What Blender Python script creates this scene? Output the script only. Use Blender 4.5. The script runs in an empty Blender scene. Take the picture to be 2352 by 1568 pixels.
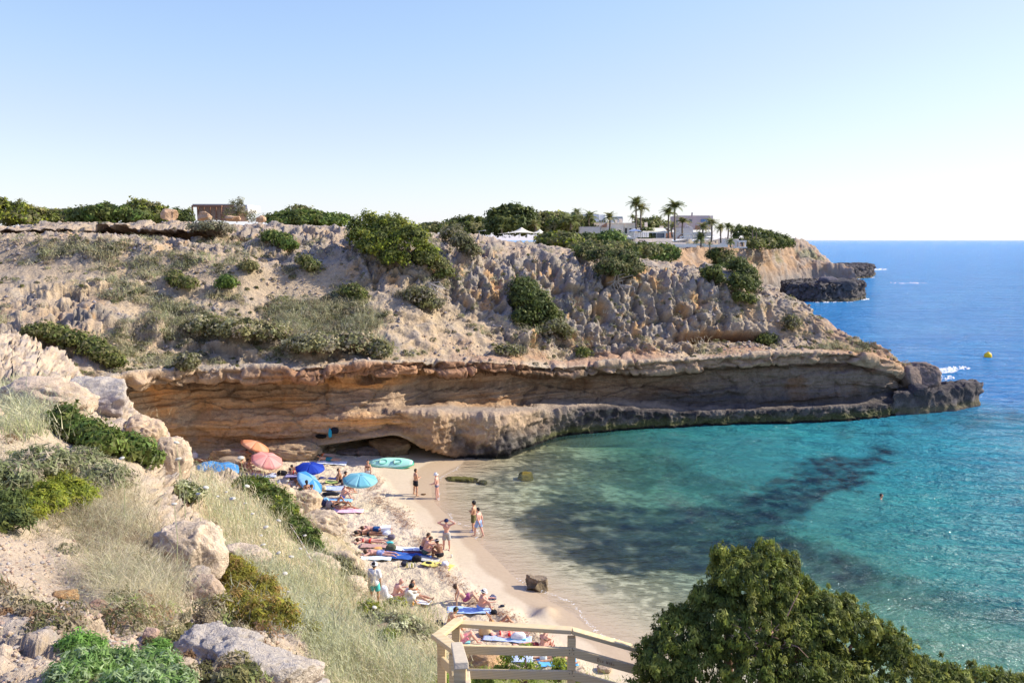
import bpy, math, random, time
import numpy as np
T0 = time.time()
R = math.radians
rng = np.random.default_rng(7)
random.seed(7)
SC = bpy.context.scene
COL = SC.collection

# ------------------------------------------------------------------ camera, sky, sun, exposure
FV = 1829.5                       # focal length of a 28 mm lens in photo units (2352 wide)
EYE = np.array([0.0, 0.0, 16.0])
PITCH = math.atan(233.0 / FV)
cam = bpy.data.cameras.new('camera'); cam.lens = 28.0; cam.sensor_width = 36.0
cam.clip_start = 0.1; cam.clip_end = 60000
camo = bpy.data.objects.new('camera', cam); COL.objects.link(camo)
camo.location = EYE; camo.rotation_euler = (math.pi/2 - PITCH, 0, 0)
SC.camera = camo

SUN_EL, SUN_AZ = 34.0, 13.0       # azimuth from +X towards +Y
sd = np.array([math.cos(R(SUN_EL))*math.cos(R(SUN_AZ)), math.cos(R(SUN_EL))*math.sin(R(SUN_AZ)), math.sin(R(SUN_EL))])
world = bpy.data.worlds.new('World'); SC.world = world; world.use_nodes = True
wn = world.node_tree; wn.nodes.clear()
wo = wn.nodes.new('ShaderNodeOutputWorld'); bg = wn.nodes.new('ShaderNodeBackground')
sk = wn.nodes.new('ShaderNodeTexSky'); sk.sky_type = 'NISHITA'; sk.sun_disc = False
sk.sun_elevation = R(SUN_EL); sk.sun_rotation = R(90 - SUN_AZ)
sk.altitude = 0; sk.air_density = 1.0; sk.dust_density = 0.35; sk.ozone_density = 2.5
bg.inputs['Strength'].default_value = 0.14
mu = wn.nodes.new('ShaderNodeMix'); mu.data_type = 'RGBA'; mu.blend_type = 'MULTIPLY'; mu.inputs[0].default_value = 1.0; mu.inputs[7].default_value = (.125, .125, .125, 1)
cu = wn.nodes.new('ShaderNodeRGBCurve'); cu.mapping.use_clip = False          # softens the horizon glare, the same all round the sky
for ch, pts in enumerate(([(0, 0), (.21, .192), (.38, .31), (.69, .435), (1, .485)], [(0, 0), (.36, .293), (.55, .375), (.70, .437), (1, .475)], [(0, 0), (.30, .435), (.58, .447), (1, .485)])):
    c = cu.mapping.curves[ch]; c.points[0].location = pts[0]; c.points[1].location = pts[-1]
    for p in pts[1:-1]: c.points.new(*p)
cu.mapping.update()
mv = wn.nodes.new('ShaderNodeVectorMath'); mv.operation = 'SCALE'; mv.inputs['Scale'].default_value = 8.0
wn.links.new(sk.outputs[0], mu.inputs[6]); wn.links.new(mu.outputs[2], cu.inputs['Color']); wn.links.new(cu.outputs[0], mv.inputs[0]); wn.links.new(mv.outputs[0], bg.inputs[0]); wn.links.new(bg.outputs[0], wo.inputs[0])
sl = bpy.data.lights.new('sun', 'SUN'); sl.energy = 3.85; sl.angle = R(0.53); sl.color = (1.0, 0.93, 0.79)
so = bpy.data.objects.new('sun', sl); COL.objects.link(so); so.location = (60, 10, 60)
from mathutils import Vector, Matrix
so.rotation_euler = Vector(sd).to_track_quat('Z', 'Y').to_euler()
SC.view_settings.view_transform = 'Standard'; SC.view_settings.look = 'None'
SC.view_settings.gamma = 1; SC.view_settings.use_curve_mapping = False
SC.view_settings.exposure = 1.0
SC.render.engine = 'CYCLES'
SC.cycles.max_bounces = 6; SC.cycles.transparent_max_bounces = 12
SC.cycles.use_denoising = True

# ------------------------------------------------------------------ photo point -> world point
cP, sP = math.cos(PITCH), math.sin(PITCH)
def ray(vx, vy):
    vx = np.asarray(vx, float); vy = np.asarray(vy, float)
    a = (vx-1176)/FV; b = (784-vy)/FV
    return np.stack(np.broadcast_arrays(a, cP + b*sP, -sP + b*cP), -1)
def D(vx, vy, d):
    r = ray(vx, vy); return EYE + r*(np.asarray(d, float)/r[..., 1])[..., None]
def G(vx, vy, z=0.0):
    r = ray(vx, vy); return EYE + r*((np.asarray(z, float)-16.0)/r[..., 2])[..., None]
def proj(P):
    q = P - EYE
    f = q[..., 1]*cP - q[..., 2]*sP; u = q[..., 1]*sP + q[..., 2]*cP
    return 1176 + FV*q[..., 0]/f, 784 - FV*u/f

# ------------------------------------------------------------------ noise
def _h(ix, iy, iz, s):
    n = (ix*374761393 + iy*668265263 + iz*2147483647 + s*1274126177) & 0xffffffff
    n = ((n ^ (n >> 13))*1274126177) & 0xffffffff
    n = ((n ^ (n >> 16))*2246822519) & 0xffffffff
    return ((n ^ (n >> 15)) & 0xffffff).astype(np.float32)/16777216.0
def vn(P, s=0):
    P = np.asarray(P, np.float64); i = np.floor(P).astype(np.int64); f = (P-i).astype(np.float32)
    f = f*f*f*(f*(f*6-15)+10)
    x, y, z = i[..., 0], i[..., 1], i[..., 2]; fx, fy, fz = f[..., 0], f[..., 1], f[..., 2]
    def L(a, b, t): return a+(b-a)*t
    a = L(_h(x, y, z, s), _h(x+1, y, z, s), fx); b = L(_h(x, y+1, z, s), _h(x+1, y+1, z, s), fx)
    c = L(_h(x, y, z+1, s), _h(x+1, y, z+1, s), fx); d = L(_h(x, y+1, z+1, s), _h(x+1, y+1, z+1, s), fx)
    return (L(L(a, b, fy), L(c, d, fy), fz)*2-1).astype(np.float64)
def fbm(P, o=4, s=0, g=0.5):
    P = np.asarray(P, float); a = 1.0; t = 0; r = 0
    for k in range(o):
        r = r + a*vn(P*(2.03**k) + 17.3*k, s+k); t += a; a *= g
    return r/t
def ridged(P, o=3, s=0):
    P = np.asarray(P, float); a = 1.0; t = 0; r = 0
    for k in range(o):
        r = r + a*(1-2*np.abs(vn(P*(2.1**k) + 9.1*k, s+k))); t += a; a *= 0.5
    return r/t
def worley(P, s=0):
    P = np.asarray(P, np.float64); i = np.floor(P).astype(np.int64); f = P-i
    d1 = np.full(P.shape[:-1], 9.0); d2 = d1.copy()
    for a in (-1, 0, 1):
        for b in (-1, 0, 1):
            for c in (-1, 0, 1):
                x, y, z = i[..., 0]+a, i[..., 1]+b, i[..., 2]+c
                dx = a+_h(x, y, z, s)-f[..., 0]; dy = b+_h(x, y, z, s+11)-f[..., 1]; dz = c+_h(x, y, z, s+23)-f[..., 2]
                d = np.sqrt(dx*dx+dy*dy+dz*dz)
                m = d < d1; d2 = np.where(m, d1, np.minimum(d2, d)); d1 = np.where(m, d, d1)
    return d1, d2
def blocky(P, s=0):
    """irregular blocks: (random offset per block, crack mask)"""
    P = np.asarray(P, np.float64); i = np.floor(P).astype(np.int64); f = P-i
    d1 = np.full(P.shape[:-1], 9.0); d2 = d1.copy(); v = np.zeros(d1.shape)
    for a in (-1, 0, 1):
        for b in (-1, 0, 1):
            for c in (-1, 0, 1):
                x, y, z = i[..., 0]+a, i[..., 1]+b, i[..., 2]+c
                d = np.sqrt((a+_h(x, y, z, s)-f[..., 0])**2+(b+_h(x, y, z, s+11)-f[..., 1])**2+(c+_h(x, y, z, s+23)-f[..., 2])**2)
                m = d < d1; d2 = np.where(m, d1, np.minimum(d2, d)); d1 = np.where(m, d, d1); v = np.where(m, _h(x, y, z, s+37), v)
    return v*2-1, np.clip(1-(d2-d1)/.14, 0, 1)
def ss(a, b, x):
    t = np.clip((x-a)/(b-a), 0, 1); return t*t*(3-2*t)
def mix(a, b, t): return a + (b-a)*t[..., None]
def C(*c): return np.array(c, float)

# ------------------------------------------------------------------ meshes and tags
def mk(name, V, F, mat=None, parent=None, col=None, smooth=False, mi=None, attrs=None, uv=None):
    me = bpy.data.meshes.new(name)
    V = np.ascontiguousarray(np.asarray(V, np.float32).reshape(-1, 3))
    Fs = F if isinstance(F, list) else [F]
    Fs = [np.asarray(f, np.int32) for f in Fs if len(f)]
    me.vertices.add(len(V)); me.vertices.foreach_set('co', V.ravel())
    li = np.concatenate([f.ravel() for f in Fs]); tot = np.concatenate([np.full(len(f), f.shape[1], np.int32) for f in Fs])
    me.loops.add(len(li)); me.loops.foreach_set('vertex_index', li)
    me.polygons.add(len(tot)); st = np.zeros(len(tot), np.int32); st[1:] = np.cumsum(tot)[:-1]
    me.polygons.foreach_set('loop_start', st)
    try: me.polygons.foreach_set('loop_total', tot)
    except Exception: pass
    if smooth: me.polygons.foreach_set('use_smooth', np.ones(len(tot), bool))
    for m in (mat if isinstance(mat, (list, tuple)) else [mat]):
        if m: me.materials.append(m)
    if mi is not None: me.polygons.foreach_set('material_index', np.asarray(mi, np.int32))
    if col is not None:
        a = me.attributes.new('Col', 'FLOAT_COLOR', 'POINT'); c = np.ones((len(V), 4), np.float32)
        c[:, :3] = np.asarray(col, np.float32).reshape(-1, 3); a.data.foreach_set('color', c.ravel())
    for k, v in (attrs or {}).items():
        a = me.attributes.new(k, 'FLOAT', 'POINT'); a.data.foreach_set('value', np.asarray(v, np.float32).ravel())
    me.update(calc_edges=True); me.validate(clean_customdata=False) if False else None
    o = bpy.data.objects.new(name, me); COL.objects.link(o)
    if parent is not None: o.parent = parent
    return o
def tag(o, label=None, cat=None, group=None, kind=None):
    if label: o['label'] = label
    if cat: o['category'] = cat
    if group: o['group'] = group
    if kind: o['kind'] = kind
    return o
def empty(name, loc, label=None, cat=None, group=None, rz=0):
    o = bpy.data.objects.new(name, None); COL.objects.link(o); o.location = tuple(float(c) for c in loc)
    o.rotation_euler = (0, 0, rz); o.empty_display_size = 0.2
    return tag(o, label, cat, group)
def grid_faces(nv, nu, flip=False):
    i = np.arange(nv*nu).reshape(nv, nu)
    a, b, c, d = i[:-1, :-1].ravel(), i[:-1, 1:].ravel(), i[1:, 1:].ravel(), i[1:, :-1].ravel()
    return np.stack([a, d, c, b] if flip else [a, b, c, d], 1)
def grid_normals(P):
    du = np.gradient(P, axis=1); dv = np.gradient(P, axis=0); n = np.cross(du, dv)
    return n/np.maximum(np.linalg.norm(n, axis=-1, keepdims=True), 1e-9)
def smooth1(a, k, axis):
    if k < 1: return a
    w = np.hanning(2*k+3)[1:-1]; w /= w.sum()
    pad = [(0, 0)]*a.ndim; pad[axis] = (k, k); b = np.pad(a, pad, mode='edge')
    return sum(w[j]*np.take(b, range(j, j+a.shape[axis]), axis=axis) for j in range(2*k+1))
class MB:
    """collects boxes, tubes, lathes into one mesh"""
    def __init__(s): s.V = []; s.F = []; s.M = []; s.n = 0
    def add(s, V, F, m=0):
        V = np.asarray(V, float).reshape(-1, 3)
        for f in F: s.F.append(tuple(int(i)+s.n for i in f)); s.M.append(m)
        s.V.append(V); s.n += len(V)
    def box(s, c, size, rz=0, m=0, ax=None):
        x, y, z = [q/2 for q in size]
        v = np.array([[a*x, b*y, e*z] for e in (-1, 1) for b in (-1, 1) for a in (-1, 1)])
        if ax is not None: v = v @ np.asarray(ax)
        elif rz: v = v @ np.array([[math.cos(rz), math.sin(rz), 0], [-math.sin(rz), math.cos(rz), 0], [0, 0, 1]])
        s.add(v+np.asarray(c), [(0, 2, 3, 1), (4, 5, 7, 6), (0, 1, 5, 4), (2, 6, 7, 3), (0, 4, 6, 2), (1, 3, 7, 5)], m)
    def bar(s, a, b, w, h, m=0, up=(0, 0, 1)):
        a = np.asarray(a, float); b = np.asarray(b, float); d = b-a; L = np.linalg.norm(d); d /= L
        x = np.cross(d, up); x /= max(np.linalg.norm(x), 1e-9); z = np.cross(x, d)
        s.box((a+b)/2, (w, L, h), ax=np.stack([x, d, z]), m=m)
    def tube(s, pts, r, n=8, m=0, cap=True):
        pts = np.asarray(pts, float); k = len(pts); r = np.broadcast_to(np.asarray(r, float), (k,))
        t = np.gradient(pts, axis=0); t /= np.maximum(np.linalg.norm(t, axis=1, keepdims=True), 1e-9)
        up = np.array([0.0, 0, 1]) if abs(t[0, 2]) < .9 else np.array([1.0, 0, 0]); V = []
        for i in range(k):
            x = np.cross(t[i], up); x /= max(np.linalg.norm(x), 1e-9); y = np.cross(t[i], x); up = -y if False else up
            a = np.arange(n)*2*math.pi/n
            V.append(pts[i]+r[i]*(np.cos(a)[:, None]*x+np.sin(a)[:, None]*y))
        F = [(i*n+j, i*n+(j+1) % n, (i+1)*n+(j+1) % n, (i+1)*n+j) for i in range(k-1) for j in range(n)]
        if cap: F += [tuple(range(n))[::-1], tuple(range((k-1)*n, k*n))]
        s.add(np.concatenate(V), F, m)
    def lathe(s, prof, n=20, m=0, c=(0, 0, 0), M=None):
        prof = np.asarray(prof, float); a = np.arange(n)*2*math.pi/n
        V = np.concatenate([np.stack([p[0]*np.cos(a), p[0]*np.sin(a), np.full(n, p[1])], 1) for p in prof])
        if M is not None: V = V @ np.asarray(M)
        k = len(prof); F = [(i*n+j, i*n+(j+1) % n, (i+1)*n+(j+1) % n, (i+1)*n+j) for i in range(k-1) for j in range(n)]
        s.add(V+np.asarray(c), F, m)
    def build(s, name, mat, parent=None, smooth=False, at=None):
        V = np.concatenate(s.V)
        if at is not None: V = V-np.asarray(at)
        f3 = [f for f in s.F if len(f) == 3]; me = bpy.data.meshes.new(name)
        me.from_pydata([tuple(v) for v in V], [], s.F)
        for q in (mat if isinstance(mat, (list, tuple)) else [mat]): me.materials.append(q)
        me.polygons.foreach_set('material_index', s.M)
        if smooth: me.polygons.foreach_set('use_smooth', [True]*len(s.F))
        me.update(); o = bpy.data.objects.new(name, me); COL.objects.link(o)
        if parent is not None: o.parent = parent
        return o

# ------------------------------------------------------------------ materials
class NT:
    def __init__(s, name):
        s.m = bpy.data.materials.new(name); s.m.use_nodes = True; s.t = s.m.node_tree; s.t.nodes.clear()
        s.out = s.n('ShaderNodeOutputMaterial')
    def n(s, typ, **k):
        q = s.t.nodes.new(typ)
        for a, b in k.items(): setattr(q, a, b)
        return q
    def l(s, a, b): s.t.links.new(a, b)
    def val(s, sock, v):
        if hasattr(v, 'links') or isinstance(v, bpy.types.NodeSocket): s.l(v, sock)
        else: sock.default_value = v
    def noise(s, scale, detail=4, rough=0.55, vec=None, dist=0.0):
        q = s.n('ShaderNodeTexNoise'); q.inputs['Scale'].default_value = scale; q.inputs['Detail'].default_value = detail
        q.inputs['Roughness'].default_value = rough; q.inputs['Distortion'].default_value = dist
        if vec is not None: s.l(vec, q.inputs['Vector'])
        return q.outputs[0]
    def ramp(s, f, pts):
        q = s.n('ShaderNodeValToRGB'); e = q.color_ramp.elements
        while len(e) < len(pts): e.new(0.5)
        for i, (p, c) in enumerate(pts): e[i].position = p; e[i].color = (*c, 1) if len(c) == 3 else c
        s.l(f, q.inputs[0]); return q.outputs[0]
    def math(s, op, a, b=0.0, clamp=False):
        q = s.n('ShaderNodeMath', operation=op, use_clamp=clamp); s.val(q.inputs[0], a); s.val(q.inputs[1], b); return q.outputs[0]
    def mixc(s, f, a, b, mode='MIX'):
        q = s.n('ShaderNodeMix', data_type='RGBA', blend_type=mode); s.val(q.inputs[0], f)
        s.val(q.inputs[6], a if isinstance(a, bpy.types.NodeSocket) else (*a, 1)); s.val(q.inputs[7], b if isinstance(b, bpy.types.NodeSocket) else (*b, 1))
        return q.outputs[2]
    def mapr(s, f, a, b, c, d):
        q = s.n('ShaderNodeMapRange'); s.l(f, q.inputs[0])
        for i, v in enumerate((a, b, c, d)): q.inputs[i+1].default_value = v
        return q.outputs[0]
    def bump(s, h, strength=0.5, dist=0.1, nrm=None):
        q = s.n('ShaderNodeBump'); q.inputs['Strength'].default_value = strength; q.inputs['Distance'].default_value = dist
        s.l(h, q.inputs['Height'])
        if nrm is not None: s.l(nrm, q.inputs['Normal'])
        return q.outputs[0]
    def attr(s, name):
        q = s.n('ShaderNodeAttribute', attribute_name=name); return q
    def obj(s):
        q = s.n('ShaderNodeTexCoord'); return q.outputs['Object']
    def scale(s, vec, sx, sy, sz, rz=0):
        q = s.n('ShaderNodeMapping'); q.inputs['Scale'].default_value = (sx, sy, sz); q.inputs['Rotation'].default_value = (0, 0, rz)
        s.l(vec, q.inputs['Vector']); return q.outputs[0]
    def bsdf(s, col, rough=0.85, nrm=None, spec=0.3, **k):
        q = s.n('ShaderNodeBsdfPrincipled'); s.val(q.inputs['Base Color'], col if isinstance(col, bpy.types.NodeSocket) else (*col, 1))
        s.val(q.inputs['Roughness'], rough); q.inputs['Specular IOR Level'].default_value = spec
        if nrm is not None: s.l(nrm, q.inputs['Normal'])
        for a, b in k.items(): s.val(q.inputs[a], b)
        return q.outputs[0]
    def done(s, sh): s.l(sh, s.out.inputs['Surface']); return s.m

def m_plain(name, col, rough=0.7, var=0.12, scale=6.0, spec=0.3, bump=0.0, bscale=30, **k):
    t = NT(name); v = t.obj(); n = t.noise(scale, 5, 0.6, v)
    c = t.mixc(n, tuple(x*(1-var) for x in col), tuple(min(1, x*(1+var)) for x in col))
    nr = t.bump(t.noise(bscale, 4, .6, v), bump, 0.02) if bump else None
    return t.done(t.bsdf(c, rough, nr, spec, **k))
def m_rock(name, base=None, s=1.0, bump=0.6, var=0.35):
    t = NT(name); v = t.obj()
    c = t.attr('Col').outputs['Color'] if base is None else t.mixc(t.noise(.9*s, 4, .6, v), tuple(x*.8 for x in base), tuple(min(1, x*1.15) for x in base))
    n1 = t.noise(1.3*s, 6, .65, v); n2 = t.noise(7*s, 5, .65, v)
    c = t.mixc(t.mapr(n1, .3, .7, 0, var), c, (.9, .88, .86), 'MULTIPLY') if False else c
    dark = t.mixc(t.mapr(n2, .35, .62, var, 0), c, (.46, .40, .35), 'MULTIPLY')
    lite = t.mixc(t.mapr(n1, .5, .72, 0, .25), dark, (.72, .62, .52), 'MIX')
    h = t.math('ADD', t.math('MULTIPLY', n1, 1.0), t.math('MULTIPLY', n2, .35))
    h = t.math('ADD', h, t.math('MULTIPLY', t.noise(22*s, 4, .7, v), .12))
    return t.done(t.bsdf(dark, .95, t.bump(h, bump, .35/s), .15))
def m_leaf(name, rough=.55, trans=.3):
    t = NT(name); a = t.attr('Col').outputs['Color']
    p = t.bsdf(a, rough, None, .25); tr = t.n('ShaderNodeBsdfTranslucent'); t.l(t.mixc(.0, a, a), tr.inputs[0])
    m = t.n('ShaderNodeMixShader'); m.inputs[0].default_value = trans; t.l(p, m.inputs[1]); t.l(tr.outputs[0], m.inputs[2])
    return t.done(m.outputs[0])
M_ROCK = m_rock('limestone', bump=.9); M_ROCKN = m_rock('limestone_near', s=3.0, bump=.95, var=.42)
M_LEAF = m_leaf('foliage', .6, .42); M_GRASS = m_leaf('grass_blade', .7, .35)
M_BARK = m_plain('bark', (.16, .11, .08), .9, .3, 8, bump=.5)
M_DEAD = m_plain('dead_wood', (.45, .40, .36), .9, .2, 8)
# ------------------------------------------------------------------ the far side of the cove: one lofted rock face
key = [-150, 100, 215, 330, 450, 560, 640, 715, 800, 860, 905, 960, 1010, 1070, 1160, 1240, 1262, 1300, 1400, 1550, 1700, 1850, 1950, 2040, 2080, 2092, 2080]
K = np.array(key, float); nk = len(K); T = np.arange(nk, dtype=float)
def row(px, v): return np.interp(K, px, v)
def kk(dct, cap):  # values on the keys, then two closing columns
    x = sorted(dct); r = np.interp(K[:-2], x, [dct[i] for i in x]); return np.concatenate([r, cap if hasattr(cap, '__len__') else [r[-1]+cap, r[-1]+3*cap]])
lowC = kk({-150: 1000, 215: 1003, 330: 1020, 450: 1028, 560: 1030, 640: 1030, 715: 1027, 800: 1018, 860: 1009, 905: 1003, 960: 1018, 1010: 1038, 1070: 1058, 1160: 1053, 1240: 1017, 1262: 1012, 1300: 1004, 1400: 995, 1550: 984, 1700: 978, 1850: 974, 1950: 969, 2040: 960, 2080: 949}, 0)
dC = kk({-150: 47, 215: 50, 330: 53.5, 450: 55.2, 715: 55.5, 860: 55.3, 960: 55.5, 1010: 56.2, 1070: 57.6, 1160: 57.9, 1240: 62.3, 1262: 63.4, 1300: 64.4, 1400: 65.7, 1550: 67.4, 1700: 68.3, 1850: 68.9, 1950: 69.7, 2040: 71.0, 2080: 73.0}, [75.5, 82])
dcave = kk({-150: 0, 700: 0, 740: 1.5, 800: 4.5, 900: 7, 1000: 5.5, 1060: 2, 1075: 0, 2080: 0}, [0, 0])
yD = kk({-150: 960, 215: 950, 330: 962, 715: 965, 860: 962, 905: 945, 960: 947, 1010: 946, 1070: 952, 1160: 950, 1240: 942, 1262: 946, 1300: 936, 1400: 938, 1550: 948, 1700: 944, 1850: 940, 1950: 935, 2040: 930, 2080: 922}, 0)
dD = kk({-150: 47, 215: 49.6, 330: 53.2, 450: 55.0, 715: 55.2, 905: 55.0, 960: 55.2, 1010: 55.8, 1070: 57.0, 1160: 57.6, 1240: 61.6, 1262: 63.0, 1300: 64.0, 1400: 65.5, 1550: 67.3, 1700: 68.3, 1850: 69.0, 1950: 69.9, 2040: 71.3, 2080: 73.2}, [76, 82.5])
yE = kk({-150: 940, 215: 925, 330: 935, 860: 938, 905: 928, 960: 922, 1010: 918, 1070: 921, 1160: 924, 1240: 922, 1262: 922, 1300: 919, 1400: 915, 1550: 929, 1700: 932, 1850: 928, 1950: 920, 2040: 908, 2080: 900}, 0)
dE = kk({-150: 47.2, 215: 49.8, 330: 53.4, 450: 55.6, 640: 56.2, 860: 56.6, 905: 57.2, 960: 59.2, 1010: 60.6, 1070: 61.6, 1160: 63.0, 1240: 65.6, 1262: 66.0, 1300: 66.8, 1400: 68.2, 1550: 69.6, 1700: 70.3, 1850: 70.9, 1950: 71.4, 2040: 72.6, 2080: 74}, [77, 83])
yF = kk({-150: 910, 215: 905, 330: 905, 450: 890, 860: 890, 1262: 880, 1700: 875, 2040: 880, 2080: 880}, 0)
dF = dE + kk({-150: .2, 330: .5, 560: .9, 1200: .6, 1700: .2, 2080: 0}, 0)
yT = kk({-150: 890, 100: 880, 215: 872, 300: 858, 400: 850, 500: 845, 640: 843, 780: 836, 900: 830, 960: 826, 1100: 825, 1200: 832, 1290: 838, 1400: 833, 1500: 828, 1700: 815, 1900: 805, 2000: 813, 2040: 826, 2080: 852}, 0)
dT = kk({-150: 44, 100: 45.5, 215: 47.6, 330: 51.3, 450: 53.3, 560: 53.8, 715: 54.4, 905: 56.6, 960: 58.0, 1070: 60.2, 1160: 61.6, 1262: 64.2, 1400: 66.4, 1550: 68.0, 1700: 69.3, 1850: 70.5, 1950: 71.3, 2040: 72.3, 2080: 74}, [77, 83])
yJ = yT - kk({-150: 14, 560: 15, 960: 8, 1400: 14, 1700: 12, 1950: 6, 2080: 2}, 0)
dJ = dT + kk({-150: 2, 560: 2.2, 960: 2.0, 1400: 3.2, 1700: 3.4, 1950: 1.5, 2080: .4}, .1)
yL = kk({-150: 620, 0: 600, 215: 600, 330: 620, 450: 640, 560: 660, 640: 688, 780: 680, 900: 652, 960: 655, 1010: 690, 1160: 722, 1262: 762, 1400: 778, 1550: 782, 1700: 777, 1800: 776, 1850: 775, 1900: 772, 1950: 789, 2000: 804, 2040: 816, 2080: 848}, 0)
dL = kk({-150: 66, 0: 66, 215: 66, 450: 64.5, 560: 64, 780: 65.5, 900: 67.5, 1010: 68, 1160: 69, 1262: 70, 1400: 71.8, 1550: 73.4, 1700: 74.6, 1850: 75.5, 1900: 75.8, 1950: 74.8, 2040: 73.6, 2080: 74.6}, [77, 83])
yM = kk({-150: 548, 0: 545, 215: 550, 330: 560, 450: 590, 560: 602, 640: 622, 780: 592, 900: 585, 960: 584, 1010: 618, 1160: 640, 1262: 640, 1400: 640, 1550: 650, 1700: 672, 1800: 700, 1850: 722, 1880: 745, 1900: 755, 1950: 781, 2040: 812, 2080: 845}, 0)
dM = kk({-150: 68, 0: 68, 215: 68, 450: 66.5, 560: 66.5, 780: 68.5, 900: 70.5, 1010: 71.5, 1160: 73, 1262: 74.2, 1400: 75.6, 1550: 77, 1700: 77.6, 1850: 77.2, 1900: 76.8, 1950: 75.5, 2040: 73.9, 2080: 74.9}, [77.2, 83])
yN = kk({-150: 513, 0: 512, 215: 508, 330: 507, 450: 505, 560: 507, 640: 508, 780: 515, 900: 524, 1010: 531, 1160: 546, 1262: 557, 1400: 582, 1550: 598, 1700: 618, 1760: 643, 1800: 662, 1850: 698, 1880: 738, 1900: 748, 1950: 774, 2000: 797, 2040: 806, 2060: 822, 2080: 843}, 0)
dN = kk({-150: 80, 450: 79, 560: 79, 780: 80, 900: 82, 1010: 83, 1160: 85, 1262: 86, 1400: 86, 1550: 85, 1700: 83, 1850: 80, 1900: 78.5, 1950: 76.4, 2040: 74.4, 2080: 75.2}, [77.4, 83])
yN = yN+np.where(K < 1500, 8, 3)*(K < 1800); yM = yM+2
def zof(y, d): return D(K, y, d)
Cc = zof(lowC, dC)
A = Cc.copy(); A[:, 1] += dcave; A[:, 0] += dcave*(K-1176)/FV; A[:, 2] = -1.2
B = A.copy(); B[:, 2] = np.where(dcave > .2, 1.15+.04*dcave, Cc[:, 2]-.5)
Dd = zof(yD, dD); Ee = zof(yE, dE); Ff = zof(yF, dF); Tt = zof(yT, dT)
U1 = Tt.copy(); U1[:, 2] -= 1.55; U1[:, 1] = np.maximum(Ff[:, 1]-.35, Tt[:, 1]+.2)   # back of the undercut under the lip
U0 = Tt.copy(); U0[:, 2] -= 1.05; U0[:, 1] += .08
Jj = zof(yJ, dJ); Ll = zof(yL, dL); Mm = zof(yM, dM); Nn = zof(yN, dN)
O1 = Nn.copy(); bk = kk({-150: 1, 1380: 1, 1500: 0, 2080: 0}, 0)
O1 += np.stack([Nn[:, 0]*.12*bk, 10*bk+6*(1-bk), -.15*bk-7*(1-bk)], 1)
O2 = Nn.copy(); O2 += np.stack([Nn[:, 0]*1.0*bk, 80*bk+10*(1-bk), -.9*bk-16*(1-bk)], 1)
rows = np.stack([A, B, Cc, Dd, Ee, Ff, U1, U0, Tt, Jj, Ll, Mm, Nn, O1, O2])       # 15 x nk x 3
RI = dict(A=0, B=1, C=2, D=3, E=4, F=5, U1=6, U0=7, T=8, J=9, L=10, M=11, N=12, O1=13, O2=14)
# closing columns: keep heights
for c in (-2, -1):
    rows[:, c, 2] = rows[:, -3, 2]-(0.3 if c == -2 else 1.5)
NU = 980
tt = np.interp(np.linspace(0, 1, NU), np.concatenate([(K[:-2]-K[0])/(2080-K[0])*.965, [.985, 1]]), T)
g = np.stack([[np.interp(tt, T, rows[r, :, a]) for a in range(3)] for r in range(15)])  # 15 x 3 x NU
g = np.moveaxis(g, 1, 2); g = smooth1(g, 9, 1)
nseg = [3, 9, 32, 12, 28, 14, 9, 12, 8, 62, 44, 44, 3, 3]
P = []; RV = []
for r in range(14):
    k = nseg[r]; t = np.arange(k)/k
    P.append(g[r][None]*(1-t)[:, None, None]+g[r+1][None]*t[:, None, None]); RV.append(r+t)
P.append(g[14][None]); RV.append([14.0]); P = np.concatenate(P); RV = np.concatenate(RV)
P = P*1.0; Ps = smooth1(P, 2, 0); P[3:-6] = Ps[3:-6]
NV = len(RV); rv = np.broadcast_to(RV[:, None], (NV, NU)); PXX, PYY = proj(P)
Nrm = grid_normals(P); Nrm = smooth1(smooth1(Nrm, 3, 0), 3, 1); Nrm /= np.linalg.norm(Nrm, axis=-1, keepdims=True)
# zones
z_under = ss(0, 1.5, rv)*(1-ss(2, 3, rv))
wall = ss(1.8, 2.4, rv)*(1-ss(7.6, 8.0, rv))
bench = ss(1.5, 2, rv)*(1-ss(3.2, 4.2, rv))*ss(900, 1000, PXX)
lip = np.exp(-((rv-7.6)/.7)**2)
slope = ss(8.2, 9, rv)*(1-ss(9.7, 10.1, rv))
taf = ss(9.6, 10.15, rv)*(1-ss(11.2, 11.75, rv))
upper = ss(10.9, 11.3, rv)*(1-ss(12.1, 13, rv))
atop = ss(12.2, 13, rv)
N1 = fbm(P*.16, 3, 1); N2 = fbm(P*.5, 4, 5); N3 = fbm(P*1.6, 4, 9); N4 = fbm(P*5, 3, 13)
S = np.array([1.0, 1.0, 1.0])
disp = np.zeros((NV, NU))
# wall: strata and lumps
bq = P+np.stack([N2*.5, N2*.3, N3*.3], -1)
bv1, bc1 = blocky(bq*np.array([.30, .3, .75]), 131); bv2, bc2 = blocky(bq*np.array([.8, .8, 1.2]), 137); bv3, bc3 = blocky(bq*np.array([.14, .14, .55]), 139)
saw = ((P[..., 2]*1.15+.9*N1+.5*N2) % 1)
strat = fbm(P*np.array([.16, .16, 2.2]), 4, 21); strat2 = ridged(P*np.array([.12, .12, 4.5]), 2, 25)
disp += wall*(1-bench)*(.26*strat+.10*strat2+.30*N1+.10*N3+.20*bv3+.12*bv1+.05*bv2-.10*bc3-.07*bc1+.17*(saw-.5)*ss(-.3, .3, N1+.3))
disp += bench*(.5*N2+.30*ridged(P*1.3, 3, 31)+.14*N4)*(1-.85*ss(2.9, 3.2, rv))
disp += lip*(.30*N2+.10*ridged(P*np.array([1.6, 1.6, .5]), 3, 33)+.42*bv1+.22*bv2-.22*bc1-.10*bc2)
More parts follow.
